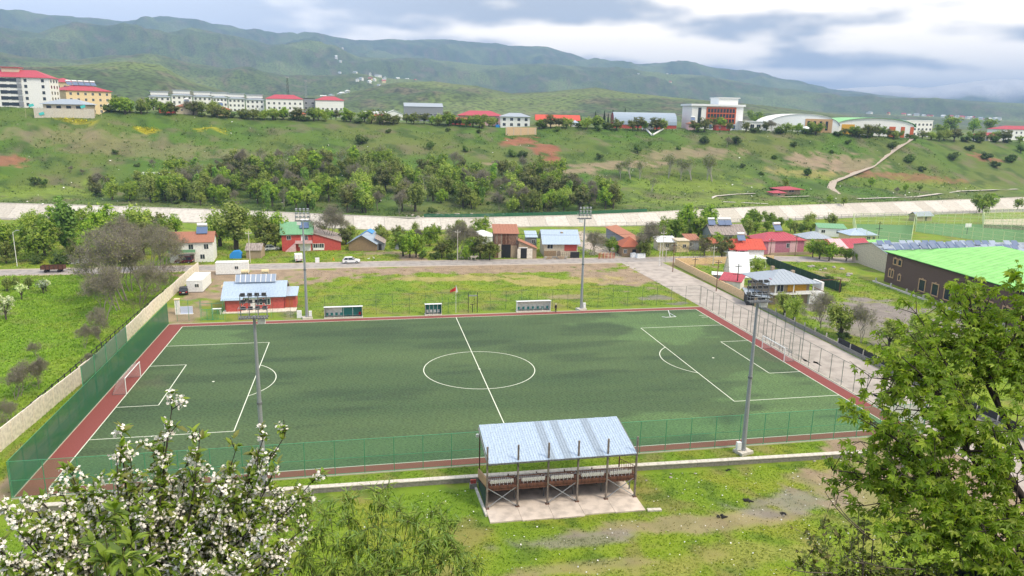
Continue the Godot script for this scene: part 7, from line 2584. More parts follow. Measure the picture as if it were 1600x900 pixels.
# ---------------------------------------------------------------- buildings along the plateau
func build_plateau() -> void:
	var t := building("apartment_block", "white six storey apartment block with red hipped roof on the plateau", "building", Vector3(-219.48, 38.56, -335.87), Vector3(-180.80, 37.29, -338.48), 16.0, 16.5, {"wall": M.white, "deep": 6.0, "roof": "hip", "rh": 4.0, "oh": 0.8, "roofm": M.roof_red, "lip": false, "grid": [["f", 5, 2, 3.4, 1.9, 2.6, 3.1, 0.44], ["f", 5, 5, 1.4, 1.6, 2.6, 3.1, 0.08], ["r", 5, 3, 2.0, 1.6, 2.6, 3.1, 0.2]]})
	for k in 5:
		boxpart(t, "glazed_bay", Vector3(-9.5, 1.6 + k * 3.1, 8.0), Vector3(-7.5, 4.0 + k * 3.1, 8.5), M.grey_wall)
		boxpart(t, "glazed_bay", Vector3(4.2, 1.6 + k * 3.1, 8.0), Vector3(6.2, 4.0 + k * 3.1, 8.5), M.grey_wall)
	boxpart(t, "roof_turret", Vector3(-4, 19.2, -3), Vector3(4, 21.4, 3), M.beige)
	boxpart(t, "turret_cap", Vector3(-4.6, 21.4, -3.6), Vector3(4.6, 21.8, 3.6), M.roof_red)
	t = building("unfinished_house", "unfinished two storey concrete building with grey hipped roof above the retaining wall", "building", Vector3(-179.14, 36.70, -322.14), Vector3(-158.90, 33.81, -319.92), 12.0, 6.6, {"wall": M.beige, "deep": 4.0, "roof": "hip", "rh": 2.6, "oh": 1.2, "roofm": M.roof_grey, "lip": false, "frame": M.white, "grid": [["f", 2, 4, 2.4, 1.8, 1.8, 3.1, 0.14]]})
	for y in [0.2, 3.3]: boxpart(t, "floor_slab", Vector3(-13.3, y, 6.0), Vector3(13.3, y + 0.4, 7.2), M.white)
	var rw := building("concrete_retaining_wall", "pale board marked concrete retaining wall below the unfinished building", "wall", Vector3(-179.41, 33.14, -310.68), Vector3(-153.36, 33.52, -316.50), 1.2, 5.07, {"wall": M.concrete, "roof": "none", "deep": 3.0})
	for k in 9: boxpart(rw, "board_seam", Vector3(-17 + k * 4.2, 0, 0.6), Vector3(-16.9 + k * 4.2, 5.5, 0.64), M.beige)
	for q in [[Vector3(-14, 6.4, 0.9), "tarp"], [Vector3(-10, 2.4, 0.75), "tarp"], [Vector3(8.6, 6.2, 0.9), "tarp"]]:
		var m := MB.new()
		m.obox(Transform3D(Basis(Vector3(0, 0, 1), 0.3), q[0]), Vector3(2.2, 1.3, 0.3))
		part(rw, "tarpaulin", m, M.tarp_turquoise)
	t = building("apartment_block", "cream apartment block with red roof and row of solar heaters", "building", Vector3(-180.33, 37.43, -359.15), Vector3(-162.29, 34.46, -377.50), 16.0, 13.6, {"wall": M.cream, "deep": 6.0, "roof": "hip", "rh": 3.2, "oh": 0.8, "roofm": M.roof_red, "grid": [["f", 4, 6, 1.3, 1.4, 2.2, 3.2, 0.1]]})
	for k in 5: solar_heater(t, Vector3(-7 + k * 3.4, 16.2, 1.0), 1.5)
	building("apartment_block", "distant block with red roof between the white and cream blocks", "building", Vector3(-204.90, 39.19, -405.27), Vector3(-194.32, 38.99, -404.03), 12.0, 14.5, {"wall": M.cream, "deep": 6.0, "roof": "hip", "rh": 2.6, "roofm": M.roof_red, "grid": [["f", 4, 3, 1.3, 1.4, 2.2, 3.2, 0.15]]})
	for k in 6:
		var u0 := k
		var pa: Vector3 = [Vector3(-152.36, 36.77, -419.60), Vector3(-139.40, 38.40, -422.71), Vector3(-126.47, 37.87, -425.48), Vector3(-114.79, 37.39, -427.71), Vector3(-105.26, 37.02, -429.33), Vector3(-94.37, 36.61, -430.97)][u0]
		var pb: Vector3 = [Vector3(-140.15, 38.43, -422.54), Vector3(-127.24, 37.90, -425.32), Vector3(-115.57, 37.42, -427.56), Vector3(-106.06, 37.05, -429.20), Vector3(-95.18, 36.64, -430.86), Vector3(-82.87, 36.19, -432.47)][u0]
		var r := building("row_house", "white terrace house with grey stepped roof in the row on the plateau", "building", pa, pb, 12.0, 9.5, {"wall": M.white, "deep": 6.0, "roof": "hip", "rh": 2.0, "oh": 0.7, "roofm": M.roof_grey, "group": "white terrace houses in a row on the plateau", "grid": [["f", 3, 4, 1.2, 1.4, 2.0, 3.0, 0.12]]})
		boxpart(r, "roof_storey", Vector3(-5.2, 10.6, -4), Vector3(5.2, 12.6, 4), M.white)
		boxpart(r, "roof_storey_cap", Vector3(-5.8, 12.6, -4.6), Vector3(5.8, 13.0, 4.6), M.roof_grey)
	building("apartment_block", "white school like block with red roof right of the terrace row", "building", Vector3(-80.47, 35.97, -422.69), Vector3(-56.48, 35.54, -424.95), 12.0, 11.02, {"wall": M.white, "deep": 6.0, "roof": "hip", "rh": 2.8, "roofm": M.roof_red, "grid": [["f", 3, 7, 1.2, 1.4, 2.0, 3.0, 0.08]]})
	building("office_block", "dark grey block between two white red roofed blocks", "building", Vector3(-56.48, 35.61, -430.97), Vector3(-49.23, 35.50, -431.44), 10.0, 11.5, {"wall": M.grey_wall, "deep": 6.0, "roof": "flat", "rh": 0.4, "oh": 0.1, "roofm": M.dark, "grid": [["f", 3, 2, 1.6, 1.4, 2.2, 3.2, 0.2]]})
	building("apartment_block", "white block with red roof beside the dark grey block", "building", Vector3(-48.46, 35.41, -425.47), Vector3(-29.66, 35.03, -426.22), 12.0, 11.30, {"wall": M.white, "deep": 6.0, "roof": "hip", "rh": 2.6, "roofm": M.roof_red, "grid": [["f", 2, 6, 1.2, 1.4, 2.2, 3.2, 0.1]]})
	building("shed_hall", "long low white sheds beside the grey hall on the plateau", "building", Vector3(-17.53, 34.50, -406.35), Vector3(-2.36, 34.16, -406.17), 12.0, 3.6, {"wall": M.white, "deep": 6.0, "roof": "gable_x", "rh": 1.6, "roofm": M.white_sheet})
	building("gable_hall", "white gabled hall beside the grey hall on the plateau", "building", Vector3(-2.36, 34.16, -406.17), Vector3(9.57, 34.00, -406.24), 14.0, 4.2, {"wall": M.white, "deep": 6.0, "roof": "gable_z", "rh": 2.4, "roofm": M.white_sheet, "win": [["f", 0.0, 2.0, 2.0, 1.6]]})
	building("grey_hall", "long grey metal hall with pale roof on the plateau", "building", Vector3(10.42, 33.99, -406.23), Vector3(36.27, 33.54, -405.40), 20.0, 9.64, {"wall": M.grey_wall, "deep": 6.0, "roof": "gable_x", "rh": 2.4, "oh": 0.3, "roofm": M.roof_grey, "grid": [["f", 1, 8, 2.0, 0.9, 4.4, 3.0, 0.06]]})
	t = building("house", "low pink walled house with wide red hipped roof on the plateau", "house", Vector3(41.95, 32.81, -366.67), Vector3(69.13, 31.65, -362.51), 14.0, 6.6, {"wall": M.pale_pink, "deep": 6.0, "roof": "hip", "rh": 3.0, "oh": 1.0, "roofm": M.roof_red, "grid": [["f", 2, 6, 1.2, 1.2, 1.6, 3.0, 0.1]]})
	t = building("house", "white three storey house with grey hipped roof above the red earth cut", "house", Vector3(65.84, 31.50, -348.88), Vector3(83.73, 32.02, -345.99), 11.0, 6.6, {"wall": M.white, "deep": 6.0, "roof": "hip", "rh": 2.2, "oh": 0.9, "roofm": M.roof_grey, "grid": [["f", 2, 4, 1.7, 1.7, 1.8, 3.1, 0.13]]})
	boxpart(t, "blue_sheet", Vector3(-12.0, -0.3, 5.6), Vector3(-9.6, 1.6, 7.0), M.tarp_blue)
	var cw := building("concrete_retaining_wall", "orange stained concrete retaining wall above the red earth cut", "wall", Vector3(65.01, 27.55, -326.64), Vector3(82.81, 27.89, -323.45), 1.0, 4.6, {"wall": M.peach_wall, "roof": "none", "deep": 3.0})
	for k in 5: boxpart(cw, "pier", Vector3(-8.6 + k * 4.2, 0, 0.5), Vector3(-8.3 + k * 4.2, 4.5, 0.62), M.concrete)
	building("hall", "low cream hall with bright red gable roof on the plateau", "building", Vector3(91.19, 32.49, -360.90), Vector3(117.91, 32.90, -355.46), 14.0, 4.0, {"wall": M.cream, "deep": 6.0, "roof": "gable_x", "rh": 3.0, "oh": 0.8, "roofm": M.roof_bright_red, "grid": [["f", 1, 6, 1.4, 1.2, 2.2, 3.0, 0.08]]})
	t = building("hangar", "barrel roofed hangar with dark red end wall and pale metal roof", "building", Vector3(142.71, 32.11, -349.45), Vector3(182.61, 32.37, -349.73), 22.0, 2.4, {"wall": M.brick_red, "deep": 6.0, "roof": "arch", "rh": 7.6, "oh": 0.2, "roofm": M.roof_blue_worn, "endm": mat("hangar_red", "#8e2f3c", 0.7, "soft", 0.3)})
	t.rotation.y -= 0.22
	t = building("office_block", "white five storey block with red framed glass front on the plateau", "building", Vector3(188.98, 32.34, -344.29), Vector3(223.14, 32.34, -341.82), 18.0, 14.55, {"wall": M.white, "deep": 6.0, "roof": "flat", "rh": 1.2, "oh": 1.0, "roofm": M.white_gloss})
	var sz: Vector3 = t.get_meta("size")
	boxpart(t, "roof_storey", Vector3(1.0, sz.y + 1.2, -7), Vector3(14.0, sz.y + 5.0, 7), M.white)
	boxpart(t, "roof_storey_cap", Vector3(0.4, sz.y + 5.0, -7.6), Vector3(15.0, sz.y + 5.6, 7.6), M.white_gloss)
	boxpart(t, "red_frame", Vector3(-sz.x * 0.22, 3.6, 9.0), Vector3(sz.x * 0.36, sz.y - 0.6, 9.2), M.orange)
	for r in 3:
		for k in 9:
			var m := MB.new()
			var x := lerpf(-sz.x * 0.20, sz.x * 0.34, (k + 0.5) / 9.0)
			var y := 4.2 + (sz.y - 5.0) / 3.0 * r
			m.box(Vector3(x - 0.8, y, 9.2), Vector3(x + 0.8, y + (sz.y - 5.0) / 3.0 - 0.8, 9.26))
			part(t, "window_bay", m, M.glass)
	boxpart(t, "glass_strip", Vector3(-sz.x * 0.38, 1.0, 9.0), Vector3(-sz.x * 0.32, sz.y - 1.0, 9.1), M.glass)
	for k in 7: boxpart(t, "ground_floor_window", Vector3(-5.0 + k * 2.6, 0.4, 9.0), Vector3(-3.2 + k * 2.6, 3.0, 9.08), M.solar)
	building("modern_house", "low white flat roofed building left of the white arched hall", "building", Vector3(219.40, 32.26, -334.75), Vector3(236.16, 32.09, -331.48), 12.0, 5.6, {"wall": M.white, "deep": 6.0, "roof": "flat", "rh": 0.4, "oh": 0.6, "roofm": M.white_gloss, "grid": [["f", 1, 4, 2.4, 2.2, 2.8, 3.0, 0.14]]})
	t = building("arched_hall", "white sports hall with low curved roof and brick arched end", "building", Vector3(234.30, 32.09, -329.77), Vector3(278.42, 31.15, -320.51), 26.0, 5.0, {"wall": M.white, "deep": 6.0, "roof": "arch_z", "rh": 7.0, "oh": 0.5, "roofm": M.white_gloss, "endm": M.white_sheet})
	sz = t.get_meta("size")
	boxpart(t, "brick_front", Vector3(sz.x * 0.02, 0, sz.z / 2), Vector3(sz.x * 0.40, 9.0, sz.z / 2 + 0.3), M.tan_trim)
	for k in 4: boxpart(t, "tall_window", Vector3(sz.x * (0.05 + 0.085 * k), 2.0, sz.z / 2 + 0.3), Vector3(sz.x * (0.085 + 0.085 * k), 7.6, sz.z / 2 + 0.36), M.glass)
	t = building("arched_hall", "sports hall with curved green roof and yellow and orange wall panels", "building", Vector3(276.71, 31.23, -321.97), Vector3(332.34, 29.21, -320.15), 28.0, 7.0, {"wall": M.white, "deep": 6.0, "roof": "arch_z", "rh": 5.4, "oh": 0.9, "roofm": mat("hall_green", "#7cc184", 0.6, "soft", 0.2), "endm": M.white})
	sz = t.get_meta("size")
	for q in [[-0.42, -0.26, 8.0, "yellow"], [0.18, 0.26, 7.0, "orange"], [0.33, 0.38, 7.0, "orange"], [0.45, 0.495, 7.0, "orange"]]:
		boxpart(t, "colour_panel", Vector3(sz.x * q[0], 0, sz.z / 2), Vector3(sz.x * q[1], q[2], sz.z / 2 + 0.2), M[q[3]])
	for k in 8: boxpart(t, "window_strip", Vector3(sz.x * (-0.22 + 0.045 * k), 4.4, sz.z / 2), Vector3(sz.x * (-0.195 + 0.045 * k), 5.6, sz.z / 2 + 0.1), M.glass)
	building("office_block", "white flat roofed block behind the green roofed hall", "building", Vector3(349.71, 29.15, -350.37), Vector3(373.69, 28.66, -353.78), 12.0, 11.5, {"wall": M.white, "deep": 6.0, "roof": "flat", "rh": 0.5, "oh": 0.2, "roofm": M.white_gloss, "grid": [["f", 3, 7, 1.6, 1.4, 2.6, 3.2, 0.07]]})
	building("apartment_block", "white block with red roof at the far right of the plateau", "building", Vector3(428.29, 27.68, -348.76), Vector3(467.63, 27.63, -351.68), 14.0, 7.95, {"wall": M.white, "deep": 6.0, "roof": "hip", "rh": 2.4, "roofm": M.roof_red, "grid": [["f", 2, 9, 1.4, 1.4, 2.4, 3.2, 0.06]]})
	building("house", "low white house with red roof below the far right block", "house", Vector3(391.09, 28.02, -326.20), Vector3(407.71, 27.75, -328.46), 9.0, 4.0, {"wall": M.white, "deep": 4.0, "roof": "hip", "rh": 1.6, "roofm": M.roof_red, "grid": [["f", 1, 3, 1.3, 1.2, 2.0, 3.0, 0.2]]})
	# small houses right on the edge
	for q in [[Vector3(-118.24, 36.47, -338.29), Vector3(-107.31, 36.03, -340.59), 4.4, M.beige, M.rust_roof, "tan house with rusty roof and heater on the plateau edge"], [Vector3(-100.75, 35.79, -341.83), Vector3(-90.73, 35.42, -343.55), 3.8, M.cream, M.roof_tile, "small cream house with orange roof on the plateau edge"], [Vector3(-151.94, 36.27, -330.49), Vector3(-148.73, 37.71, -331.45), 3.6, M.concrete, M.concrete, "grey concrete shed beside the blossoming tree on the plateau"], [Vector3(-127.20, 36.86, -338.26), Vector3(-119.00, 36.52, -340.17), 3.0, M.brick_red, M.rust_roof, "low brick shed beside the tan house on the plateau edge"], [Vector3(-13.04, 33.72, -350.33), Vector3(-1.73, 33.48, -350.24), 3.2, M.beige, M.roof_tile, "low house with brown tiled roof on the plateau edge"], [Vector3(-56.40, 34.62, -348.73), Vector3(-49.93, 34.52, -349.23), 3.0, M.peach_wall, M.roof_tile, "peach walled cottage among plateau edge trees"], [Vector3(36.00, 32.89, -350.26), Vector3(47.58, 32.34, -348.77), 3.4, M.brick_red, M.roof_tile, "brick cottage with tiled roof among plateau edge trees"], [Vector3(108.24, 32.87, -335.97), Vector3(111.30, 32.85, -335.38), 2.4, M.white, M.roof_blue, "tiny white hut with blue roof on the plateau edge"], [Vector3(151.48, 31.75, -328.68), Vector3(157.29, 31.81, -327.71), 3.2, M.white, M.roof_grey, "small white hut where two white pipes meet"], [Vector3(178.81, 32.03, -325.49), Vector3(184.90, 32.09, -324.12), 4.0, M.pale_pink, M.rust_roof, "pinkish cottage below the white five storey block"], [Vector3(195.38, 32.07, -321.40), Vector3(203.98, 32.07, -320.04), 3.2, M.brick_red, M.rust_roof, "brown ruin like cottage below the white five storey block"], [Vector3(250.26, 31.71, -313.96), Vector3(256.11, 31.64, -313.57), 2.6, M.white, M.white_sheet, "white caravan like hut below the white arched hall"]]:
		var hs := building("edge_house", q[5], "house", q[0], q[1], 7.0, q[2], {"wall": q[3], "deep": 3.0, "roof": "hip", "rh": 1.4, "oh": 0.5, "roofm": q[4], "grid": [["f", 1, 2, 0.9, 1.0, q[2] * 0.55, 3.0, 0.25]]})
		if q[2] > 3.7: solar_heater(hs, Vector3(0, q[2] + 1.6, 0.5), 1.3)
	# twin white pipes running down from the hut
	for q in [[Vector3(151.34, 31.73, -326.43), Vector3(151.22, 28.66, -315.09)], [Vector3(161.41, 31.58, -322.72), Vector3(151.98, 28.67, -314.98)]]:
		var pp := thing("drain_pipe", "thick white drain pipe descending from the small white hut", "pipe")
		var m := MB.new()
		m.tube(q[0] + Vector3(0, 1.0, 0), q[1] + Vector3(0, 0.5, 0), 0.55, 0.55, 8, true)
		part(pp, "pipe", m, M.white)
		pp.set_meta("group", "twin white pipes on the slope")
	# tower masts
	for q in [[Vector3(-72.35, 36.62, -493.89), 26.0], [Vector3(-58.46, 36.29, -484.96), 24.0]]:
		var m := thing("lattice_mast", "thin dark lattice mast rising behind the red roofed blocks" if q[1] > 25.0 else "thin pale lamp mast rising behind the dark grey block", "mast", q[0])
		var b := MB.new()
		for s in [[-1, -1], [1, -1], [1, 1], [-1, 1]]: b.bar(Vector3(s[0] * 0.9, 0, s[1] * 0.9), Vector3(s[0] * 0.3, q[1], s[1] * 0.3), 0.16)
		for k in 9: b.bar(Vector3(-0.8, k * q[1] / 9.0, 0.8), Vector3(0.8, (k + 1) * q[1] / 9.0, 0.6), 0.1)
		part(m, "tower", b, M.dark if q[1] > 25.0 else M.galvanised)
		boxpart(m, "head", Vector3(-1.0, q[1], -0.5), Vector3(1.0, q[1] + 1.0, 0.5), M.galvanised)


# ---------------------------------------------------------------- vehicles
func car(label: String, cat: String, pos: Vector3, turn: float, paint: Material, kind: int) -> Node3D:
	# kind 0 saloon or suv, 1 van, 2 pickup with box; front is +x
	var t := thing(["car", "van", "pickup_truck"][kind], label, cat, pos, turn)
	var L := 4.4
	var W := 1.8
	var low := [Vector3(-2.2, 0.35, 0), Vector3(-2.2, 0.85, 0), Vector3(-2.05, 0.98, 0), Vector3(1.0, 0.98, 0), Vector3(2.0, 0.88, 0), Vector3(2.2, 0.7, 0), Vector3(2.2, 0.35, 0)]
	var cab := [Vector3(-2.0, 0.98, 0), Vector3(-1.6, 1.55, 0), Vector3(0.15, 1.58, 0), Vector3(1.05, 0.98, 0)]
	if kind == 1:
		cab = [Vector3(-2.15, 0.98, 0), Vector3(-2.05, 1.75, 0), Vector3(0.35, 1.8, 0), Vector3(1.2, 0.98, 0)]
	elif kind == 2:
		cab = [Vector3(-0.1, 0.98, 0), Vector3(0.0, 1.75, 0), Vector3(0.9, 1.75, 0), Vector3(1.5, 0.98, 0)]
	var m := MB.new()
	var p := []
	for q in low: p.append(q + Vector3(0, 0, -W / 2))
	m.extrude(p, Vector3(0, 0, W))
	var body := part(t, "body", m, paint)
	var c := MB.new()
	for s in [-1.0, 1.0]:
		var q := []
		for k in cab.size():
			q.append(cab[k] + Vector3(0, 0, s * (W / 2 - (0.03 if cab[k].y < 1.2 else 0.2))))
		c.poly(q, Vector3(0, 0, s))
	for k in cab.size():
		var a: Vector3 = cab[k]
		var b: Vector3 = cab[(k + 1) % cab.size()]
		if a.y < 1.2 and b.y < 1.2: continue
		var za := W / 2 - (0.03 if a.y < 1.2 else 0.2)
		var zb := W / 2 - (0.03 if b.y < 1.2 else 0.2)
		c.poly([a + Vector3(0, 0, -za), b + Vector3(0, 0, -zb), b + Vector3(0, 0, zb), a + Vector3(0, 0, za)], Vector3(b.y - a.y, 1.0, 0) if absf(a.y - b.y) < 0.1 else Vector3(-1 if k == 0 else 1, 0.5, 0))
	part(t, "cabin_glass", c, M.glass)
	var r := MB.new()
	r.slab(Vector3(cab[1].x - 0.05, cab[1].y + 0.05, -W / 2 + 0.18), Vector3(cab[2].x + 0.05, cab[2].y + 0.05, -W / 2 + 0.18), Vector3(cab[2].x + 0.05, cab[2].y + 0.05, W / 2 - 0.18), Vector3(cab[1].x - 0.05, cab[1].y + 0.05, W / 2 - 0.18), 0.07)
	for s in [-1.0, 1.0]:
		for k in [0, 1, 2]:
			var a: Vector3 = cab[k]
			var b: Vector3 = cab[k + 1]
			if k == 1: continue
			r.bar(a + Vector3(0, 0, s * (W / 2 - (0.02 if a.y < 1.2 else 0.19))), b + Vector3(0, 0, s * (W / 2 - (0.02 if b.y < 1.2 else 0.19))), 0.1)
		var mx := lerpf(cab[1].x, cab[2].x, 0.45)
		r.bar(Vector3(mx, 0.98, s * (W / 2 - 0.02)), Vector3(mx, cab[1].y, s * (W / 2 - 0.19)), 0.09)
	part(t, "roof", r, paint)
	for x in [-1.35, 1.35]:
		for s in [-1.0, 1.0]:
			var w := MB.new()
			w.tube(Vector3(x, 0.33, s * (W / 2 - 0.18)), Vector3(x, 0.33, s * (W / 2 + 0.03)), 0.33, 0.33, 14, true)
			var wheel := part(t, "wheel", w, M.tyre)
			var rm := MB.new()
			rm.tube(Vector3(x, 0.33, s * (W / 2 - 0.1)), Vector3(x, 0.33, s * (W / 2 + 0.045)), 0.2, 0.2, 10, true)
			part(wheel, "rim", rm, M.galvanised)
	for s in [-0.62, 0.62]:
		boxpart(t, "headlight", Vector3(2.1, 0.66, s - 0.2), Vector3(2.22, 0.84, s + 0.2), M.white_gloss)
		boxpart(t, "tail_light", Vector3(-2.22, 0.7, s - 0.18), Vector3(-2.15, 0.9, s + 0.18), M.lamp_red)
	boxpart(t, "bumper", Vector3(2.15, 0.35, -W / 2 + 0.1), Vector3(2.26, 0.55, W / 2 - 0.1), M.dark)
	boxpart(t, "bumper", Vector3(-2.26, 0.35, -W / 2 + 0.1), Vector3(-2.15, 0.6, W / 2 - 0.1), M.dark)
	boxpart(t, "number_plate", Vector3(-2.275, 0.62, -0.26), Vector3(-2.2, 0.74, 0.26), M.white)
	for s in [-1.0, 1.0]: boxpart(t, "mirror", Vector3(0.75, 1.0, s * 0.92 - 0.08), Vector3(0.9, 1.14, s * 0.92 + 0.08), paint)
	if kind == 2:
		boxpart(t, "cargo_box", Vector3(-2.3, 0.98, -0.98), Vector3(-0.15, 2.3, 0.98), M.white)
		boxpart(t, "box_door_seam", Vector3(-2.33, 1.0, -0.02), Vector3(-2.3, 2.28, 0.02), M.grey_wall)
	return t

func build_vehicles() -> void:
	var c := car("white hatchback car driving along the village road", "car", Vector3(-21.50, 0.00, -89.79), 0.02, M.car_white, 0)
	c.scale = Vector3.ONE * 1.05
	car("black car parked in the grass beside the long white container", "car", Vector3(-57.62, 0.00, -57.43) + Vector3(0, 0, -1.5), PI * 0.56, M.car_black, 0)
	car("wine red van parked in front of the white house", "van", Vector3(-65.04, 0.00, -94.15), PI - 0.05, M.car_wine, 1)
	car("white box pickup truck parked on the verge by the red house", "truck", Vector3(-35.76, 0.00, -93.88), 1.75, M.car_white, 2)
	car("pale grey car parked below the leafy maple beside the retaining wall end", "car", Vector3(46.5, 0.03, 41.5), 0.9, M.car_white, 0)
	car("small white car behind the red house with the green roof", "car", Vector3(-44.72, 0.00, -111.19), 0.3, M.car_white, 0)
	# rusty trailer
	var t := thing("farm_trailer", "rusty open farm trailer parked beside the left road", "trailer", Vector3(-93.64, 0.00, -85.72))
	boxpart(t, "floor", Vector3(-2.6, 0.8, -0.95), Vector3(2.6, 0.92, 0.95), M.rust)
	for s in [-0.95, 0.9]: boxpart(t, "side_board", Vector3(-2.6, 0.92, s), Vector3(2.6, 1.7, s + 0.05), M.rust)
	for x in [-2.6, 2.55]: boxpart(t, "end_board", Vector3(x, 0.92, -0.9), Vector3(x + 0.05, 1.7, 0.9), M.rust)
	for k in 6: boxpart(t, "stake", Vector3(-2.5 + k * 0.98, 0.7, 0.95), Vector3(-2.42 + k * 0.98, 1.75, 1.0), M.dark)
	for x in [-1.5, 1.5]:
		for z in [-0.8, 0.8]:
			var w := MB.new()
			w.tube(Vector3(x, 0.4, z - 0.12), Vector3(x, 0.4, z + 0.12), 0.4, 0.4, 12, true)
			part(t, "wheel", w, M.tyre)
	var dr := MB.new()
	dr.bar(Vector3(2.6, 0.75, 0), Vector3(4.0, 0.45, 0), 0.1)
	part(t, "drawbar", dr, M.dark)
	# motorcycle
	var mc := thing("motorcycle", "white motorcycle carrying a rider past the peach wall", "motorcycle", Vector3(82.04, 0.00, -81.27) + Vector3(0, 0.02, 0))
	for x in [-0.68, 0.68]:
		var w := MB.new()
		w.tube(Vector3(x, 0.31, -0.06), Vector3(x, 0.31, 0.06), 0.31, 0.31, 14, true)
		var wh := part(mc, "wheel", w, M.tyre)
		var rm := MB.new()
		rm.tube(Vector3(x, 0.31, -0.065), Vector3(x, 0.31, 0.065), 0.18, 0.18, 10, true)
		part(wh, "rim", rm, M.galvanised)
	boxpart(mc, "engine", Vector3(-0.25, 0.25, -0.14), Vector3(0.25, 0.6, 0.14), M.dark)
	boxpart(mc, "seat", Vector3(-0.75, 0.72, -0.13), Vector3(0.05, 0.84, 0.13), M.black)
	var tk := MB.new()
	tk.extrude([Vector3(-0.05, 0.62, -0.15), Vector3(0.5, 0.62, -0.15), Vector3(0.45, 0.9, -0.15), Vector3(0.1, 0.92, -0.15)], Vector3(0, 0, 0.3))
	part(mc, "fuel_tank", tk, M.car_white)
	var fk := MB.new()
	fk.bar(Vector3(0.68, 0.31, 0.09), Vector3(0.42, 1.0, 0.09), 0.05)
	fk.bar(Vector3(0.68, 0.31, -0.09), Vector3(0.42, 1.0, -0.09), 0.05)
	fk.bar(Vector3(0.4, 1.03, -0.34), Vector3(0.4, 1.03, 0.34), 0.04)
	part(mc, "fork", fk, M.steel_grey)
	boxpart(mc, "headlight", Vector3(0.5, 0.8, -0.09), Vector3(0.62, 0.98, 0.09), M.white_gloss)
	mc.rotation.y = PI

# ---------------------------------------------------------------- people and animals: smooth bodies grown round bones
# each bone: a, b, radius at a, radius at b, colour
func body(bones: Array, cell: float, blend: float) -> ArrayMesh:
	var lo := Vector3.ONE * 1e9
	var hi := -lo
	for q in bones:
		for e in 2:
			var p: Vector3 = q[e]
			var r: float = q[2 + e] + cell * 3.0
			lo = lo.min(p - Vector3.ONE * r)
			hi = hi.max(p + Vector3.ONE * r)
	var n := Vector3i(((hi - lo) / cell).ceil()) + Vector3i.ONE
	var f := PackedFloat32Array()
	f.resize(n.x * n.y * n.z)
	for z in n.z:
		for y in n.y:
			for x in n.x:
				f[(z * n.y + y) * n.x + x] = field(bones, lo + Vector3(x, y, z) * cell, blend)
	var mb := MB.new()
	var id := {}
	for z in n.z - 1:
		for y in n.y - 1:
			for x in n.x - 1:
				var s := Vector3.ZERO
				var k := 0
				var c := []
				for i in 8:
					c.append(f[((z + (i >> 2)) * n.y + y + ((i >> 1) & 1)) * n.x + x + (i & 1)])
				for e in [[0, 1], [2, 3], [4, 5], [6, 7], [0, 2], [1, 3], [4, 6], [5, 7], [0, 4], [1, 5], [2, 6], [3, 7]]:
					var a: float = c[e[0]]
					var b: float = c[e[1]]
					if (a < 0.0) == (b < 0.0): continue
					var t := a / (a - b)
					var pa := Vector3(e[0] & 1, (e[0] >> 1) & 1, e[0] >> 2)
					var pb := Vector3(e[1] & 1, (e[1] >> 1) & 1, e[1] >> 2)
					s += pa.lerp(pb, t)
					k += 1
				if k == 0: continue
				var p := lo + (Vector3(x, y, z) + s / k) * cell
				id[Vector3i(x, y, z)] = mb.v.size()
				mb.v.append(p)
				var h := cell * 0.5
				mb.n.append(Vector3(field(bones, p + Vector3(h, 0, 0), blend) - field(bones, p - Vector3(h, 0, 0), blend), field(bones, p + Vector3(0, h, 0), blend) - field(bones, p - Vector3(0, h, 0), blend), field(bones, p + Vector3(0, 0, h), blend) - field(bones, p - Vector3(0, 0, h), blend)).normalized())
				var best := 1e9
				var col := Color.WHITE
				for q in bones:
					var d := capsule(p, q)
					if d < best:
						best = d
						col = q[4]
				mb.c.append(col)
	for key in id:
		var x: int = key.x
		var y: int = key.y
		var z: int = key.z
		for ax in 3:
			var d := Vector3i(1 if ax == 0 else 0, 1 if ax == 1 else 0, 1 if ax == 2 else 0)
			var u := Vector3i(d.z, d.x, d.y)
			var w := Vector3i(d.y, d.z, d.x)
			if not (id.has(key - u) and id.has(key - w) and id.has(key - u - w)): continue
			var a := f[(z * n.y + y) * n.x + x]
			var b := f[((z + d.z) * n.y + y + d.y) * n.x + x + d.x]
			if (a < 0.0) == (b < 0.0): continue
			var q := [id[key], id[key - u], id[key - u - w], id[key - w]]
			if a < 0.0: q.reverse()
			mb.ix.append_array(PackedInt32Array([q[0], q[1], q[2], q[0], q[2], q[3]]))
	return mb.mesh()

func capsule(p: Vector3, q: Array) -> float:
	var a: Vector3 = q[0]
	var ab: Vector3 = q[1] - a
	var t := clampf((p - a).dot(ab) / maxf(ab.length_squared(), 1e-6), 0.0, 1.0)
	return p.distance_to(a + ab * t) - lerpf(q[2], q[3], t)

func field(bones: Array, p: Vector3, blend: float) -> float:
	var d := 1e9
	for q in bones:
		var e := capsule(p, q)
		var h := clampf(0.5 + 0.5 * (d - e) / blend, 0.0, 1.0) if d < 1e8 else 1.0
		d = lerpf(d, e, h) - blend * h * (1.0 - h) if d < 1e8 else e
	return d

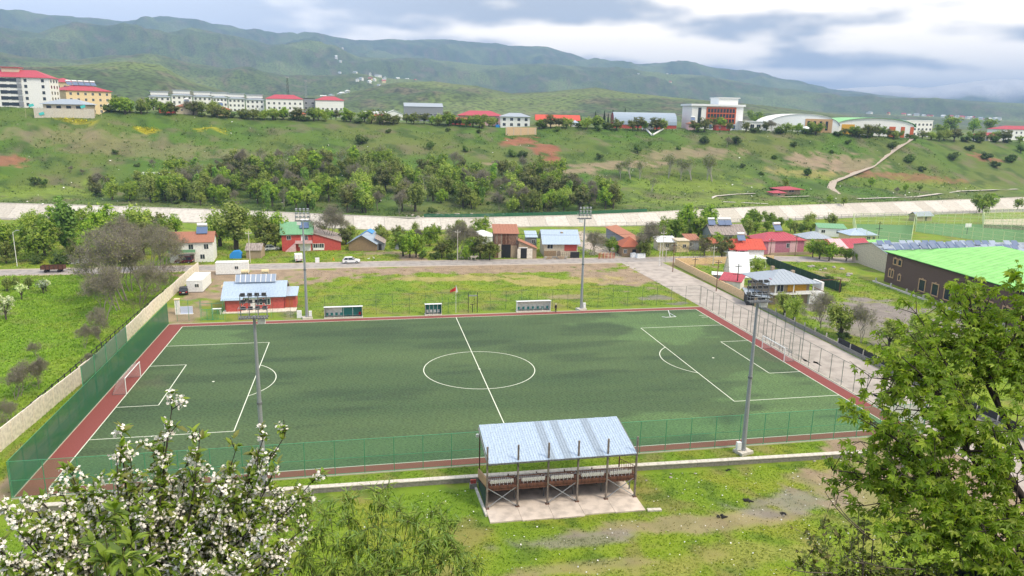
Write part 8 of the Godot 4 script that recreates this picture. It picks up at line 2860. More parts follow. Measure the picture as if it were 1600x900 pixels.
func build_living() -> void:
	var skin := Color(0.45, 0.27, 0.19)
	var coat := Color(0.012, 0.013, 0.016)
	var pale := Color(0.7, 0.7, 0.7)
	# standing by the dugout, hands clasped behind, dark clothes and pale cap
	var b := [[Vector3(0, 1.0, 0), Vector3(0, 1.38, 0.0), 0.15, 0.17, coat], [Vector3(-0.17, 1.40, 0), Vector3(0.17, 1.40, 0), 0.075, 0.075, coat], [Vector3(0, 1.45, 0), Vector3(0, 1.55, 0.01), 0.055, 0.055, skin], [Vector3(0, 1.62, 0.02), Vector3(0, 1.68, 0.02), 0.095, 0.1, skin], [Vector3(0, 1.72, 0.0), Vector3(0, 1.75, 0.04), 0.105, 0.09, pale], [Vector3(0, 1.64, 0.11), Vector3(0, 1.61, 0.12), 0.018, 0.02, skin]]
	for s in [-1.0, 1.0]:
		b.append([Vector3(s * 0.2, 1.38, 0), Vector3(s * 0.27, 1.1, -0.03), 0.06, 0.05, coat])
		b.append([Vector3(s * 0.27, 1.1, -0.03), Vector3(s * 0.2, 0.9, 0.1), 0.048, 0.035, coat])
		b.append([Vector3(s * 0.2, 0.9, 0.1), Vector3(s * 0.17, 0.83, 0.13), 0.038, 0.03, skin])
		b.append([Vector3(s * 0.09, 0.96, 0), Vector3(s * 0.11, 0.5, 0.02), 0.1, 0.065, coat])
		b.append([Vector3(s * 0.11, 0.5, 0.02), Vector3(s * 0.11, 0.09, 0), 0.062, 0.045, coat])
		b.append([Vector3(s * 0.11, 0.05, -0.02), Vector3(s * 0.13, 0.045, 0.16), 0.045, 0.04, Color(0.01, 0.01, 0.01)])
	var o := put(self, "person", body(b, 0.03, 0.05), M.body, Vector3(21.2, 0.03, -33.0))
	o.rotation.y = 0.4
	tag(o, "person in dark clothes and pale cap standing beside the white dugout", "person")
	# motorcycle rider
	b = [[Vector3(-0.1, 0.92, 0), Vector3(0.06, 1.3, 0), 0.15, 0.16, pale], [Vector3(0.06, 1.34, -0.16), Vector3(0.06, 1.34, 0.16), 0.075, 0.075, pale], [Vector3(0.08, 1.4, 0), Vector3(0.1, 1.5, 0), 0.055, 0.055, skin], [Vector3(0.12, 1.57, 0), Vector3(0.12, 1.62, 0), 0.1, 0.1, Color(0.02, 0.02, 0.02)]]
	for s in [-1.0, 1.0]:
		b.append([Vector3(0.06, 1.32, s * 0.2), Vector3(0.2, 1.12, s * 0.27), 0.058, 0.048, pale])
		b.append([Vector3(0.2, 1.12, s * 0.27), Vector3(0.4, 1.06, s * 0.27), 0.046, 0.036, skin])
		b.append([Vector3(-0.12, 0.9, s * 0.1), Vector3(0.24, 0.8, s * 0.2), 0.09, 0.065, coat])
		b.append([Vector3(0.24, 0.8, s * 0.2), Vector3(0.1, 0.42, s * 0.22), 0.06, 0.045, coat])
		b.append([Vector3(0.1, 0.4, s * 0.22), Vector3(0.24, 0.36, s * 0.22), 0.04, 0.035, Color(0.01, 0.01, 0.01)])
	o = put(self, "person", body(b, 0.03, 0.05), M.body, Vector3(82.04, 0.00, -81.27) + Vector3(0, 0.02, 0))
	o.rotation.y = PI
	tag(o, "rider in a pale top sitting on the white motorcycle", "person")
	# white cow by the hedge, and lambs
	var cw := Color(0.52, 0.47, 0.38)
	b = [[Vector3(-0.62, 0.98, 0), Vector3(0.5, 0.95, 0), 0.27, 0.3, cw], [Vector3(0.0, 0.85, 0), Vector3(0.3, 0.85, 0), 0.27, 0.28, cw], [Vector3(0.55, 1.05, 0), Vector3(0.95, 1.12, 0), 0.2, 0.13, cw], [Vector3(0.95, 1.14, 0), Vector3(1.28, 0.95, 0), 0.12, 0.075, cw], [Vector3(0.92, 1.2, 0.1), Vector3(0.9, 1.2, 0.26), 0.03, 0.025, cw], [Vector3(0.92, 1.2, -0.1), Vector3(0.9, 1.2, -0.26), 0.03, 0.025, cw], [Vector3(-0.86, 1.08, 0), Vector3(-0.92, 0.5, 0), 0.03, 0.025, cw]]
	for s in [-0.16, 0.16]:
		b.append([Vector3(0.42, 0.8, s), Vector3(0.4, 0.42, s), 0.11, 0.055, cw])
		b.append([Vector3(0.4, 0.42, s), Vector3(0.42, 0.04, s), 0.05, 0.05, cw])
		b.append([Vector3(-0.6, 0.85, s), Vector3(-0.5, 0.55, s), 0.15, 0.08, cw])
		b.append([Vector3(-0.5, 0.55, s), Vector3(-0.66, 0.4, s), 0.07, 0.05, cw])
		b.append([Vector3(-0.66, 0.4, s), Vector3(-0.64, 0.04, s), 0.048, 0.05, cw])
	var cow := body(b, 0.05, 0.09)
	o = put(self, "cow", cow, M.body, Vector3(12.05, 0.00, -90.08))
	tag(o, "pale cow standing side on in front of the hedge beside the road", "cow")
	o.scale = Vector3.ONE * 1.1
	for k in 3:
		o = put(self, "calf", cow, M.body, [Vector3(8.54, 0.00, -92.29), Vector3(9.26, 0.00, -92.22), Vector3(10.75, 0.00, -91.14)][k])
		o.scale = Vector3.ONE * 0.55
		o.rotation.y = [1.2, 2.0, 1.5][k]
		tag(o, "small pale calf half hidden under the roadside hedge", "calf", "calves under the hedge")
	b = [[Vector3(-0.18, 0.32, 0), Vector3(0.15, 0.34, 0), 0.12, 0.13, pale], [Vector3(0.2, 0.4, 0), Vector3(0.28, 0.68, 0), 0.06, 0.035, pale], [Vector3(0.28, 0.7, 0), Vector3(0.33, 0.7, 0), 0.045, 0.04, pale], [Vector3(0.35, 0.69, 0), Vector3(0.43, 0.67, 0), 0.025, 0.015, Color(0.6, 0.25, 0.03)], [Vector3(-0.2, 0.34, 0), Vector3(-0.36, 0.4, 0), 0.08, 0.03, pale], [Vector3(0, 0.22, 0.06), Vector3(0.02, 0.02, 0.06), 0.022, 0.025, Color(0.6, 0.25, 0.03)], [Vector3(0, 0.22, -0.06), Vector3(0.02, 0.02, -0.06), 0.022, 0.025, Color(0.6, 0.25, 0.03)]]
	var goose := body(b, 0.03, 0.05)
	for k in 2:
		o = put(self, "goose", goose, M.body, [Vector3(-16.86, 0.00, -93.85), Vector3(-15.44, 0.00, -94.64)][k])
		o.rotation.y = k * 2.4
		tag(o, "white goose standing in the grass ahead of the white hatchback", "goose", "geese on the roadside grass")

# ---------------------------------------------------------------- trees
func leaf_quad(mb: MB, p: Vector3, nrm: Vector3, s: float, col: Color) -> void:
	var up := Vector3(rng.randf_range(-1, 1), rng.randf_range(-1, 1), rng.randf_range(-1, 1))
	var x := nrm.cross(up)
	if x.length() < 0.01: x = nrm.cross(Vector3.RIGHT)
	x = x.normalized() * s
	var y := x.cross(nrm).normalized() * s * 0.75
	mb.col = col
	mb.poly([p - x, p + y, p + x, p - y], nrm)

func rdir() -> Vector3:
	var z := rng.randf_range(-1, 1)
	var a := rng.randf() * TAU
	var r := sqrt(1.0 - z * z)
	return Vector3(r * cos(a), z, r * sin(a))

func limb(mb: MB, p: Vector3, d: Vector3, l: float, r: float, depth: int, spread: float, tips: Array, kids := 3, up := 0.1) -> void:
	var e := p + d * l * 0.55 + rdir() * l * 0.05
	var f := e + (d + rdir() * 0.25 + Vector3(0, up, 0)).normalized() * l * 0.45
	mb.tube(p, e, r, r * 0.8, 5 if depth > 2 else 3)
	mb.tube(e, f, r * 0.8, r * 0.6, 5 if depth > 2 else 3)
	if depth == 0:
		tips.append(f)
		return
	for k in kids:
		var nd := (d + rdir() * spread + Vector3(0, up, 0)).normalized()
		limb(mb, f if k < 2 else e, nd, l * rng.randf_range(0.62, 0.82), r * 0.55, depth - 1, spread, tips, kids, up)

# prototypes ten metres tall, trunk and crown
func proto(kind: int, variant: int) -> Array:
	rng.seed = 100 + kind * 10 + variant
	var tb := MB.new()
	var cb := MB.new()
	var tips := []
	tb.col = Color(0.10, 0.085, 0.07)
	var pal: Array = [
		[Color(0.178, 0.262, 0.026), Color(0.132, 0.217, 0.024), Color(0.217, 0.285, 0.036)],
		[Color(0.143, 0.171, 0.038), Color(0.112, 0.136, 0.034), Color(0.188, 0.194, 0.058)],
		[Color(0.215, 0.266, 0.061), Color(0.176, 0.231, 0.050), Color(0.247, 0.287, 0.083)],
		[Color(0.22, 0.22, 0.11), Color(0.19, 0.20, 0.09), Color(0.24, 0.22, 0.13)],
		[Color(0.150, 0.277, 0.048), Color(0.128, 0.240, 0.042), Color(0.195, 0.315, 0.066)],
		[Color(0.029, 0.058, 0.029), Color(0.023, 0.049, 0.023), Color(0.039, 0.072, 0.033)],
		[Color(0.756, 0.766, 0.714), Color(0.651, 0.683, 0.578), Color(0.231, 0.294, 0.105)],
		[Color(0.093, 0.157, 0.031), Color(0.075, 0.125, 0.026), Color(0.128, 0.184, 0.036)],
		[Color(0.156, 0.120, 0.102), Color(0.120, 0.102, 0.072), Color(0.144, 0.144, 0.060)],
		[Color(0.195, 0.231, 0.061), Color(0.169, 0.196, 0.061), Color(0.221, 0.238, 0.083)]][kind]
	var vt: float = [1.15, 0.95, 1.35][variant]
	if kind in [0, 2, 4]: vt *= 1.22
	for i in 3: pal[i] = Color(pal[i].r * vt, pal[i].g * vt * (0.98 + 0.04 * variant), pal[i].b)
	if kind == 5:
		tb.tube(Vector3(0, -0.3, 0), Vector3(0, 9.6, 0), 0.2, 0.04, 6)
		for i in 1100:
			var t := pow(rng.randf(), 0.7)
			var y := 1.2 + (1.0 - t) * 8.8
			var r := 2.0 * t * (0.55 + 0.45 * absf(sin(y * 4.2))) * sqrt(rng.randf())
			var a := rng.randf() * TAU
			leaf_quad(cb, Vector3(cos(a) * r, y - r * 0.25, sin(a) * r), (Vector3(cos(a), 0.7, sin(a)) + rdir() * 0.5).normalized(), rng.randf_range(0.18, 0.34), pal[rng.randi() % 3])
		return [tb.mesh(), cb.mesh()]
	if kind in [3, 8, 9]:
		tb.col = Color(0.30, 0.275, 0.225) if kind == 3 else (Color(0.42, 0.40, 0.36) if kind == 9 else Color(0.2, 0.16, 0.135))
		var stems: int = [2, 7, 2][[3, 8, 9].find(kind)]
		for k in stems:
			var d := (Vector3.UP + rdir() * Vector3(1, 0, 1) * (0.35 if kind == 3 else (0.8 if kind == 8 else 0.15))).normalized()
			limb(tb, Vector3(0, -0.3, 0) + rdir() * Vector3(1, 0, 1) * (0.3 if kind != 8 else 1.6), d, 3.4 if kind != 8 else 3.0, 0.13 if kind == 3 else (0.16 if kind == 9 else 0.06), 5 if kind == 3 else 4, 0.62, tips, 3 if kind != 8 else 2, 0.16)
		# finest twigs and first buds round the shoot ends
		for q in tips:
			for k in (9 if kind == 3 else 5):
				var e: Vector3 = q + (rdir() + Vector3(0, 0.4, 0)) * rng.randf_range(0.3, 1.0)
				tb.tube(q, e, 0.014, 0.007, 3)
			for k in (4 if kind == 3 else (4 if kind == 8 else 7)):
				leaf_quad(cb, q + rdir() * 0.6, rdir(), rng.randf_range(0.06, 0.13) if kind != 9 else rng.randf_range(0.1, 0.2), pal[rng.randi() % 3])
		return norm_height(tb, cb)
	var cr := Vector3(4.0, 4.3, 4.0)
	var cc := Vector3(0, 5.2, 0)
	var clumps := 250
	var size := Vector2(0.13, 0.31)
	match kind:
		2:
			cr = Vector3(4.0, 4.4, 4.0)
			cc = Vector3(0, 5.2, 0)
		4:
			cr = Vector3(1.5, 4.6, 1.5)
			cc = Vector3(0, 5.3, 0)
		6:
			cr = Vector3(3.8, 3.0, 3.8)
			cc = Vector3(0, 6.4, 0)
			clumps = 120
		7:
			cr = Vector3(6.5, 5.0, 6.5)
			cc = Vector3(0, 4.6, 0)
			size = Vector2(0.3, 0.6)
	var lobes := []
	for k in 13:
		var d := rdir()
		lobes.append([cc + d * cr * rng.randf_range(0.3, 0.82), rng.randf_range(0.28, 0.52)])
	lobes.append([cc, 0.6])
	if kind != 7:
		var base := 2 if kind == 2 else 1
		for k in base: tb.tube(Vector3(k * 0.25, -0.4, 0), Vector3(k * 0.5 - 0.1, 2.4, 0.1), 0.34 if kind != 4 else 0.2, 0.22 if kind != 4 else 0.15, 7)
		for q in lobes:
			var m: Vector3 = q[0]
			var s := Vector3(0, rng.randf_range(1.6, 2.8), 0)
			var md := s.lerp(m, 0.5) + Vector3(0, 0.4, 0) + rdir() * 0.2
			tb.tube(s, md, 0.15, 0.09, 5)
			tb.tube(md, m, 0.09, 0.04, 4)
			for k in 3: tb.tube(m, m + rdir() * 1.2, 0.035, 0.015, 3)
	for i in clumps:
		var q: Array = lobes[i % lobes.size()]
		var d := rdir()
		d.y = d.y * 0.85 + 0.12
		var c: Vector3 = q[0] + d * cr * float(q[1]) * pow(rng.randf(), 0.28)
		if c.y < 1.0: c.y = rng.randf_range(0.6, 1.6)
		var tone: Color = pal[rng.randi() % 3]
		tone = tone * rng.randf_range(0.82, 1.18)
		for k in 13:
			var o := rdir() * pow(rng.randf(), 0.5) * (0.62 if kind != 7 else 1.1)
			if kind == 2: o.y *= 1.6
			leaf_quad(cb, c + o, (d * 0.8 + o * 0.6 + Vector3(0, 0.35, 0) + rdir() * 0.7).normalized(), rng.randf_range(size.x, size.y), tone if rng.randf() < 0.8 else pal[rng.randi() % 3])
	return norm_height(tb, cb)

func norm_height(tb: MB, cb: MB) -> Array:
	var top := 0.1
	for m in [tb, cb]:
		for p in m.v: top = maxf(top, p.y)
	var s := 10.0 / top
	for m in [tb, cb]:
		for i in m.v.size(): m.v[i] *= s
	if tb.v.is_empty():
		tb.tube(Vector3(0, -0.4, 0), Vector3(0, 2.5, 0), 0.5, 0.2, 6)
		for k in 6: tb.tube(Vector3(0, 0.2, 0), rdir() * Vector3(3, 0, 3) + Vector3(0, 5, 0), 0.2, 0.08, 4)
	return [tb.mesh(), cb.mesh()]

# what the trees of a zone stand beside, by how far along the valley they grow
const SECTORS := {
	0: [[-95.0, "across the river from the left grove"], [-60.0, "in the thicket near the white plastic tunnel"], [-30.0, "across the river from the red house"], [-5.0, "across the river from the tarpaulin cottage"], [25.0, "behind the boulders on the river rim"], [60.0, "across the river from the plank barn"], [900.0, "at the meadow end of the thicket"]],
	1: [[-100.0, "on the slope below the white apartment block"], [-30.0, "on the slope below the terrace row"], [40.0, "on the slope below the grey hall"], [110.0, "on the slope beside the red earth cut"], [190.0, "on the slope below the barrel roofed hangar"], [260.0, "on the slope left of the dirt track"], [900.0, "on the slope beyond the dirt track"]],
	3: [[-105.0, "beside the cream block on the plateau edge"], [-60.0, "in front of the terrace row"], [-20.0, "in front of the red roofed white blocks"], [20.0, "in front of the white sheds"], [62.0, "in front of the grey hall"], [100.0, "beside the bright red roofed hall"], [150.0, "in front of the barrel roofed hangar"], [200.0, "in front of the white five storey block"], [260.0, "in front of the white arched hall"], [325.0, "in front of the green roofed hall"], [900.0, "above the dirt track on the plateau"]],
	7: [[-50.0, "beside the white house"], [-24.0, "beside the red house"], [0.0, "beside the tarpaulin cottage"], [20.0, "beside the white canopy"], [60.0, "beside the lane"], [80.0, "behind the roadside shrubs"], [105.0, "beside the bright orange roof"], [900.0, "by the pink house and its neighbours"]]}

func build_trees() -> void:
	var t0 := Time.get_ticks_msec()
	var names := ["leafy_tree", "broadleaf_tree", "willow_tree", "bare_tree", "poplar_tree", "conifer_tree", "blossom_tree", "shrub", "bare_shrub", "birch_tree"]
	var looks := ["bright green leafy tree", "olive green bushy tree", "pale yellow green budding tree", "grey brown bare branched tree", "tall narrow poplar tree", "dark green conifer", "white blossoming fruit tree", "low dark green shrub", "low brown leafless shrub", "pale stemmed birch like tree"]
	var wheres := ["in the thicket beyond the river channel", "growing on the green slope", "at the foot of the green slope", "along the plateau edge", "in the grove beyond the left road", "between the orchard and the cream wall", "in the orchard meadow", "among the village houses", "near the side road and the courts"]
	var protos := {}
	for q in TREES:
		var key := "%d_%d" % [q[1], q[5]]
		var nd: Node3D
		if not protos.has(key):
			var m := proto(q[1], q[5])
			nd = Node3D.new()
			put(nd, "trunk", m[0], M.bark)
			put(nd, "crown", m[1], M.leaf)
			protos[key] = nd
			rng.seed = hash(key)
		else:
			nd = protos[key].duplicate()
		nd.name = numbered(names[q[1]])
		add_child(nd)
		nd.position = Vector3(q[2], ground_y(q[2], q[3]) - 0.05, q[3])
		nd.rotation.y = rng.randf() * TAU
		var s: float = q[4] / 10.0
		var wd := 1.3 if q[0] == 3 and q[1] != 5 else 1.0
		nd.scale = Vector3(s * wd * rng.randf_range(0.9, 1.15), s, s * wd * rng.randf_range(0.9, 1.15))
		var place: String = wheres[q[0]]
		for sec in SECTORS.get(q[0], []):
			if q[2] < sec[0]:
				place = sec[1]
				break
		var big := "tall " if q[4] > 9.5 and q[1] != 4 else ("small " if q[4] < 5.0 and not (q[1] in [7, 8]) else "")
		tag(nd, big + looks[q[1]] + " " + place, "shrub" if q[1] in [7, 8] else "tree", big + looks[q[1]] + "s " + place)
	rng.seed = 777
	print("trees ", TREES.size(), " ", Time.get_ticks_msec() - t0)

# ---------------------------------------------------------------- grass tufts
func build_grass() -> void:
	var t0 := Time.get_ticks_msec()
	rng.seed = 4242
	var g := MB.new()
	for k in 7:
		var a := rng.randf() * TAU
		var o := Vector3(cos(a), 0, sin(a)) * rng.randf_range(0.0, 0.5)
		var l := Vector3(cos(a), 0, sin(a)) * rng.randf_range(0.2, 0.7) + Vector3(0, rng.randf_range(0.6, 1.0), 0)
		var w := Vector3(-sin(a), 0, cos(a)) * 0.13
		g.poly([o - w, o + w, o + l], Vector3(0, 1, 0.3))
	var tuft := g.mesh()
	var lm := vmat("tuft", 0.7, "", 0.5, Color(0.4, 0.5, 0.2))
	# area x0 x1 z0 z1, count, height, how strongly bare ground thins it
	var areas := [["near_grass", "short grass round the stand in front of the pitch", -62.0, 64.0, 33.8, 62.0, 95000, 0.1, 0.22], ["orchard_grass", "long bright grass in the orchard meadow", -112.0, -62.2, -83.0, 34.0, 52000, 0.2, 0.42], ["far_grass", "short grass between the pitch and the village road", -34.0, 54.0, -80.0, -36.0, 26000, 0.14, 0.3], ["verge_grass", "rough grass on the verges of the village", -130.0, 130.0, -140.0, -91.5, 26000, 0.25, 0.5], ["wall_grass", "grass strip between the cream wall and the netted fence", -60.8, -55.3, -34.0, 34.0, 5000, 0.14, 0.3], ["yard_grass", "rough grass in the yards beyond the side road", 68.0, 110.0, -78.0, 30.0, 16000, 0.2, 0.4], ["bank_grass", "rough grass and weeds on the far bank and slope", -220.0, 330.0, -330.0, -178.0, 60000, 0.3, 0.6]]
	for a in areas:
		var xf := []
		var cs := []
		for i in int(a[6]):
			var x := rng.randf_range(a[2], a[3])
			var z := rng.randf_range(a[4], a[5])
			var c: Color
			if a[0] == "bank_grass":
				if z > lerp_curve(RIVER_FAR_X, RIVER_FAR_Z, x) - 1.5: continue
				c = far_colour(x, z)
			else:
				if a[0] == "near_grass" and ((z > 36.6 and z < 39.0) or (x > -6.6 and x < 11.0 and z > 37.5 and z < 46.6) or x > 54.0): continue
				if z < lerp_curve(RIVER_NEAR_X, RIVER_NEAR_Z, x) + 1.5: continue
				c = grass_colour(x, z)
			if c.r > c.g * 0.98 and rng.randf() < 0.85: continue
			var s := rng.randf_range(a[7], a[8])
			var weed: bool = a[0] == "bank_grass" and i % 8 == 0
			if weed: s *= 2.0
			var b := Basis(Vector3.UP, rng.randf() * TAU).scaled(Vector3(s, s * rng.randf_range(0.6, 1.1), s))
			xf.append(Transform3D(b, Vector3(x, ground_y(x, z) - 0.01, z)))
			var k := rng.randf_range(1.0, 1.6)
			cs.append(Color(0.08, 0.13, 0.02) * k if weed else Color(c.r * k, c.g * k, c.b * k))
		var o := scatter(self, a[0], tuft, lm, xf, cs)
		tag(o, a[1], "grass")
	# white flower heads and yellow flower beds
	var d := MB.new()
	d.poly([Vector3(-0.5, 0.0, -0.5), Vector3(0.5, 0.0, -0.5), Vector3(0.5, 0.2, 0.5), Vector3(-0.5, 0.2, 0.5)], Vector3.UP)
	var dm := d.mesh()
	for a in [["white_flowers", "tiny white flower heads and litter scattered in the near grass", -55.0, 50.0, 39.0, 62.0, 900, 0.05, 0.14, "white"], ["slope_stones", "tiny pale stones and litter dotted over the green slope", -215.0, 330.0, -335.0, -215.0, 700, 0.25, 0.7, "white"], ["yellow_flowers", "yellow flowering weeds in patches on the slope", 0, 0, 0, 0, 520, 0.2, 0.55, "yellow_weed"]]:
		var xf := []
		for i in int(a[6]):
			var x := rng.randf_range(a[2], a[3])
			var z := rng.randf_range(a[4], a[5])
			if a[0] == "yellow_flowers":
				var p: Array = FAR_PATCHES[9 + i % 3]
				x = p[0] + rng.randfn() * p[2] * 0.45
				z = p[1] + rng.randfn() * p[3] * 0.45
			elif a[0] == "white_flowers" and x > -7.0 and x < 11.5 and z < 47.0: continue
			var s := rng.randf_range(a[7], a[8])
			xf.append(Transform3D(Basis(rdir(), rng.randf()).scaled(Vector3.ONE * s), Vector3(x, ground_y(x, z) + ([0.12, 0.5, 0.6][["white_flowers", "slope_stones", "yellow_flowers"].find(a[0])]), z)))
		tag(scatter(self, a[0], dm, mat("yellow_weed", "#d8cf2a", 0.8) if a[9] == "yellow_weed" else M.white, xf), a[1], "stones" if a[0] == "slope_stones" else "flowers")
	print("grass ", Time.get_ticks_msec() - t0)


# ---------------------------------------------------------------- trees close to the camera
func twig(mb: MB, a: Vector3, c: Vector3, b: Vector3, r0: float, r1: float, n: int) -> Array:
	var pts := []
	for i in n + 1:
		var t := float(i) / n
		pts.append(a.lerp(c, t).lerp(c.lerp(b, t), t))
	for i in n:
		mb.tube(pts[i], pts[i + 1], lerpf(r0, r1, float(i) / n), lerpf(r0, r1, float(i + 1) / n), 6 if r0 > 0.012 else 4)
	return pts

func petal_flower() -> ArrayMesh:
	var m := MB.new()
	m.col = Color(0.88, 0.87, 0.84)
	for k in 5:
		var a := TAU * k / 5.0
		var d := Vector3(cos(a), 0, sin(a))
		var s := Vector3(-sin(a), 0, cos(a))
		m.poly([Vector3.ZERO, d * 0.55 + s * 0.42 + Vector3(0, 0.22, 0), d * 1.05 + Vector3(0, 0.3, 0), d * 0.55 - s * 0.42 + Vector3(0, 0.22, 0)], Vector3.UP)
	m.col = Color(0.42, 0.33, 0.10)
	m.poly([Vector3(0.16, 0.12, 0), Vector3(-0.08, 0.12, 0.14), Vector3(-0.08, 0.12, -0.14)], Vector3.UP)
	return m.mesh()

func blade_leaf(w: float, cup: float, droop: float) -> ArrayMesh:   # unit length along +x, folded on the midrib
	var m := MB.new()
	var mid := [Vector3.ZERO, Vector3(0.35, 0.03, 0), Vector3(0.7, -droop * 0.4, 0), Vector3(1, -droop, 0)]
	var wd := [0.05, w, w * 0.75, 0.0]
	for s in [-1.0, 1.0]:
		for i in 3:
			var a: Vector3 = mid[i]
			var b: Vector3 = mid[i + 1]
			var ao := a + Vector3(0, cup * wd[i], s * wd[i])
			var bo := b + Vector3(0, cup * wd[i + 1], s * wd[i + 1])
			if i == 2: m.poly([a, ao, b], Vector3.UP)
			else: m.poly([a, ao, bo, b], Vector3.UP)
	return m.mesh()

func lobed_leaf() -> ArrayMesh:   # palmate leaf with five pointed lobes, stalk at the origin, tip along +x
	var m := MB.new()
	m.tube(Vector3(-0.35, 0.05, 0), Vector3.ZERO, 0.012, 0.012, 3)
	var tips := [[0.0, 1.0], [0.75, 0.85], [-0.75, 0.85], [1.65, 0.55], [-1.65, 0.55]]
	tips.sort_custom(func(p, q): return p[0] < q[0])
	var c := Vector3(0.12, 0.06, 0)
	for i in tips.size():
		var a: float = tips[i][0]
		var l: float = tips[i][1]
		var tip := Vector3(cos(a) * l, -0.22 * l, sin(a) * l)
		var na := Vector3(cos(a - 0.4) * l * 0.5, 0.02, sin(a - 0.4) * l * 0.5)
		var nb := Vector3(cos(a + 0.4) * l * 0.5, 0.02, sin(a + 0.4) * l * 0.5)
		m.poly([Vector3.ZERO, na, tip], Vector3.UP)
		m.poly([Vector3.ZERO, tip, nb], Vector3.UP)
	return m.mesh()

func aim(d: Vector3, roll: float, s: float) -> Basis:
	var x := d.normalized()
	var up := Vector3.UP if absf(x.y) < 0.96 else Vector3.RIGHT
	var z := x.cross(up).normalized()
	var y := z.cross(x)
	return (Basis(x, roll) * Basis(x, y, z)).scaled(Vector3.ONE * s)

# the largest leaves become parts of their own, the rest one mass of leaves
func foliage(t: Node3D, called: String, mass: String, mesh: Mesh, material: Material, xf: Array, cols: Array, own: int) -> void:
	var step := maxi(1, int(float(xf.size()) / maxi(1, own)))
	var rest := []
	var rc := []
	var tone := {}
	var made := 0
	for i in xf.size():
		if own > 0 and i % step == 0 and made < own:
			var o := put(t, called, mesh, material_tint(material, cols[i], tone))
			o.transform = xf[i]
			made += 1
		else:
			rest.append(xf[i])
			rc.append(cols[i])
	scatter(t, mass, mesh, material, rest, rc)

func material_tint(m: StandardMaterial3D, c: Color, tone: Dictionary) -> StandardMaterial3D:
	var key := int(c.g * 60.0)
	if not tone.has(key):
		var d: StandardMaterial3D = m.duplicate()
		d.albedo_color = c.linear_to_srgb()
		tone[key] = d
	return tone[key]

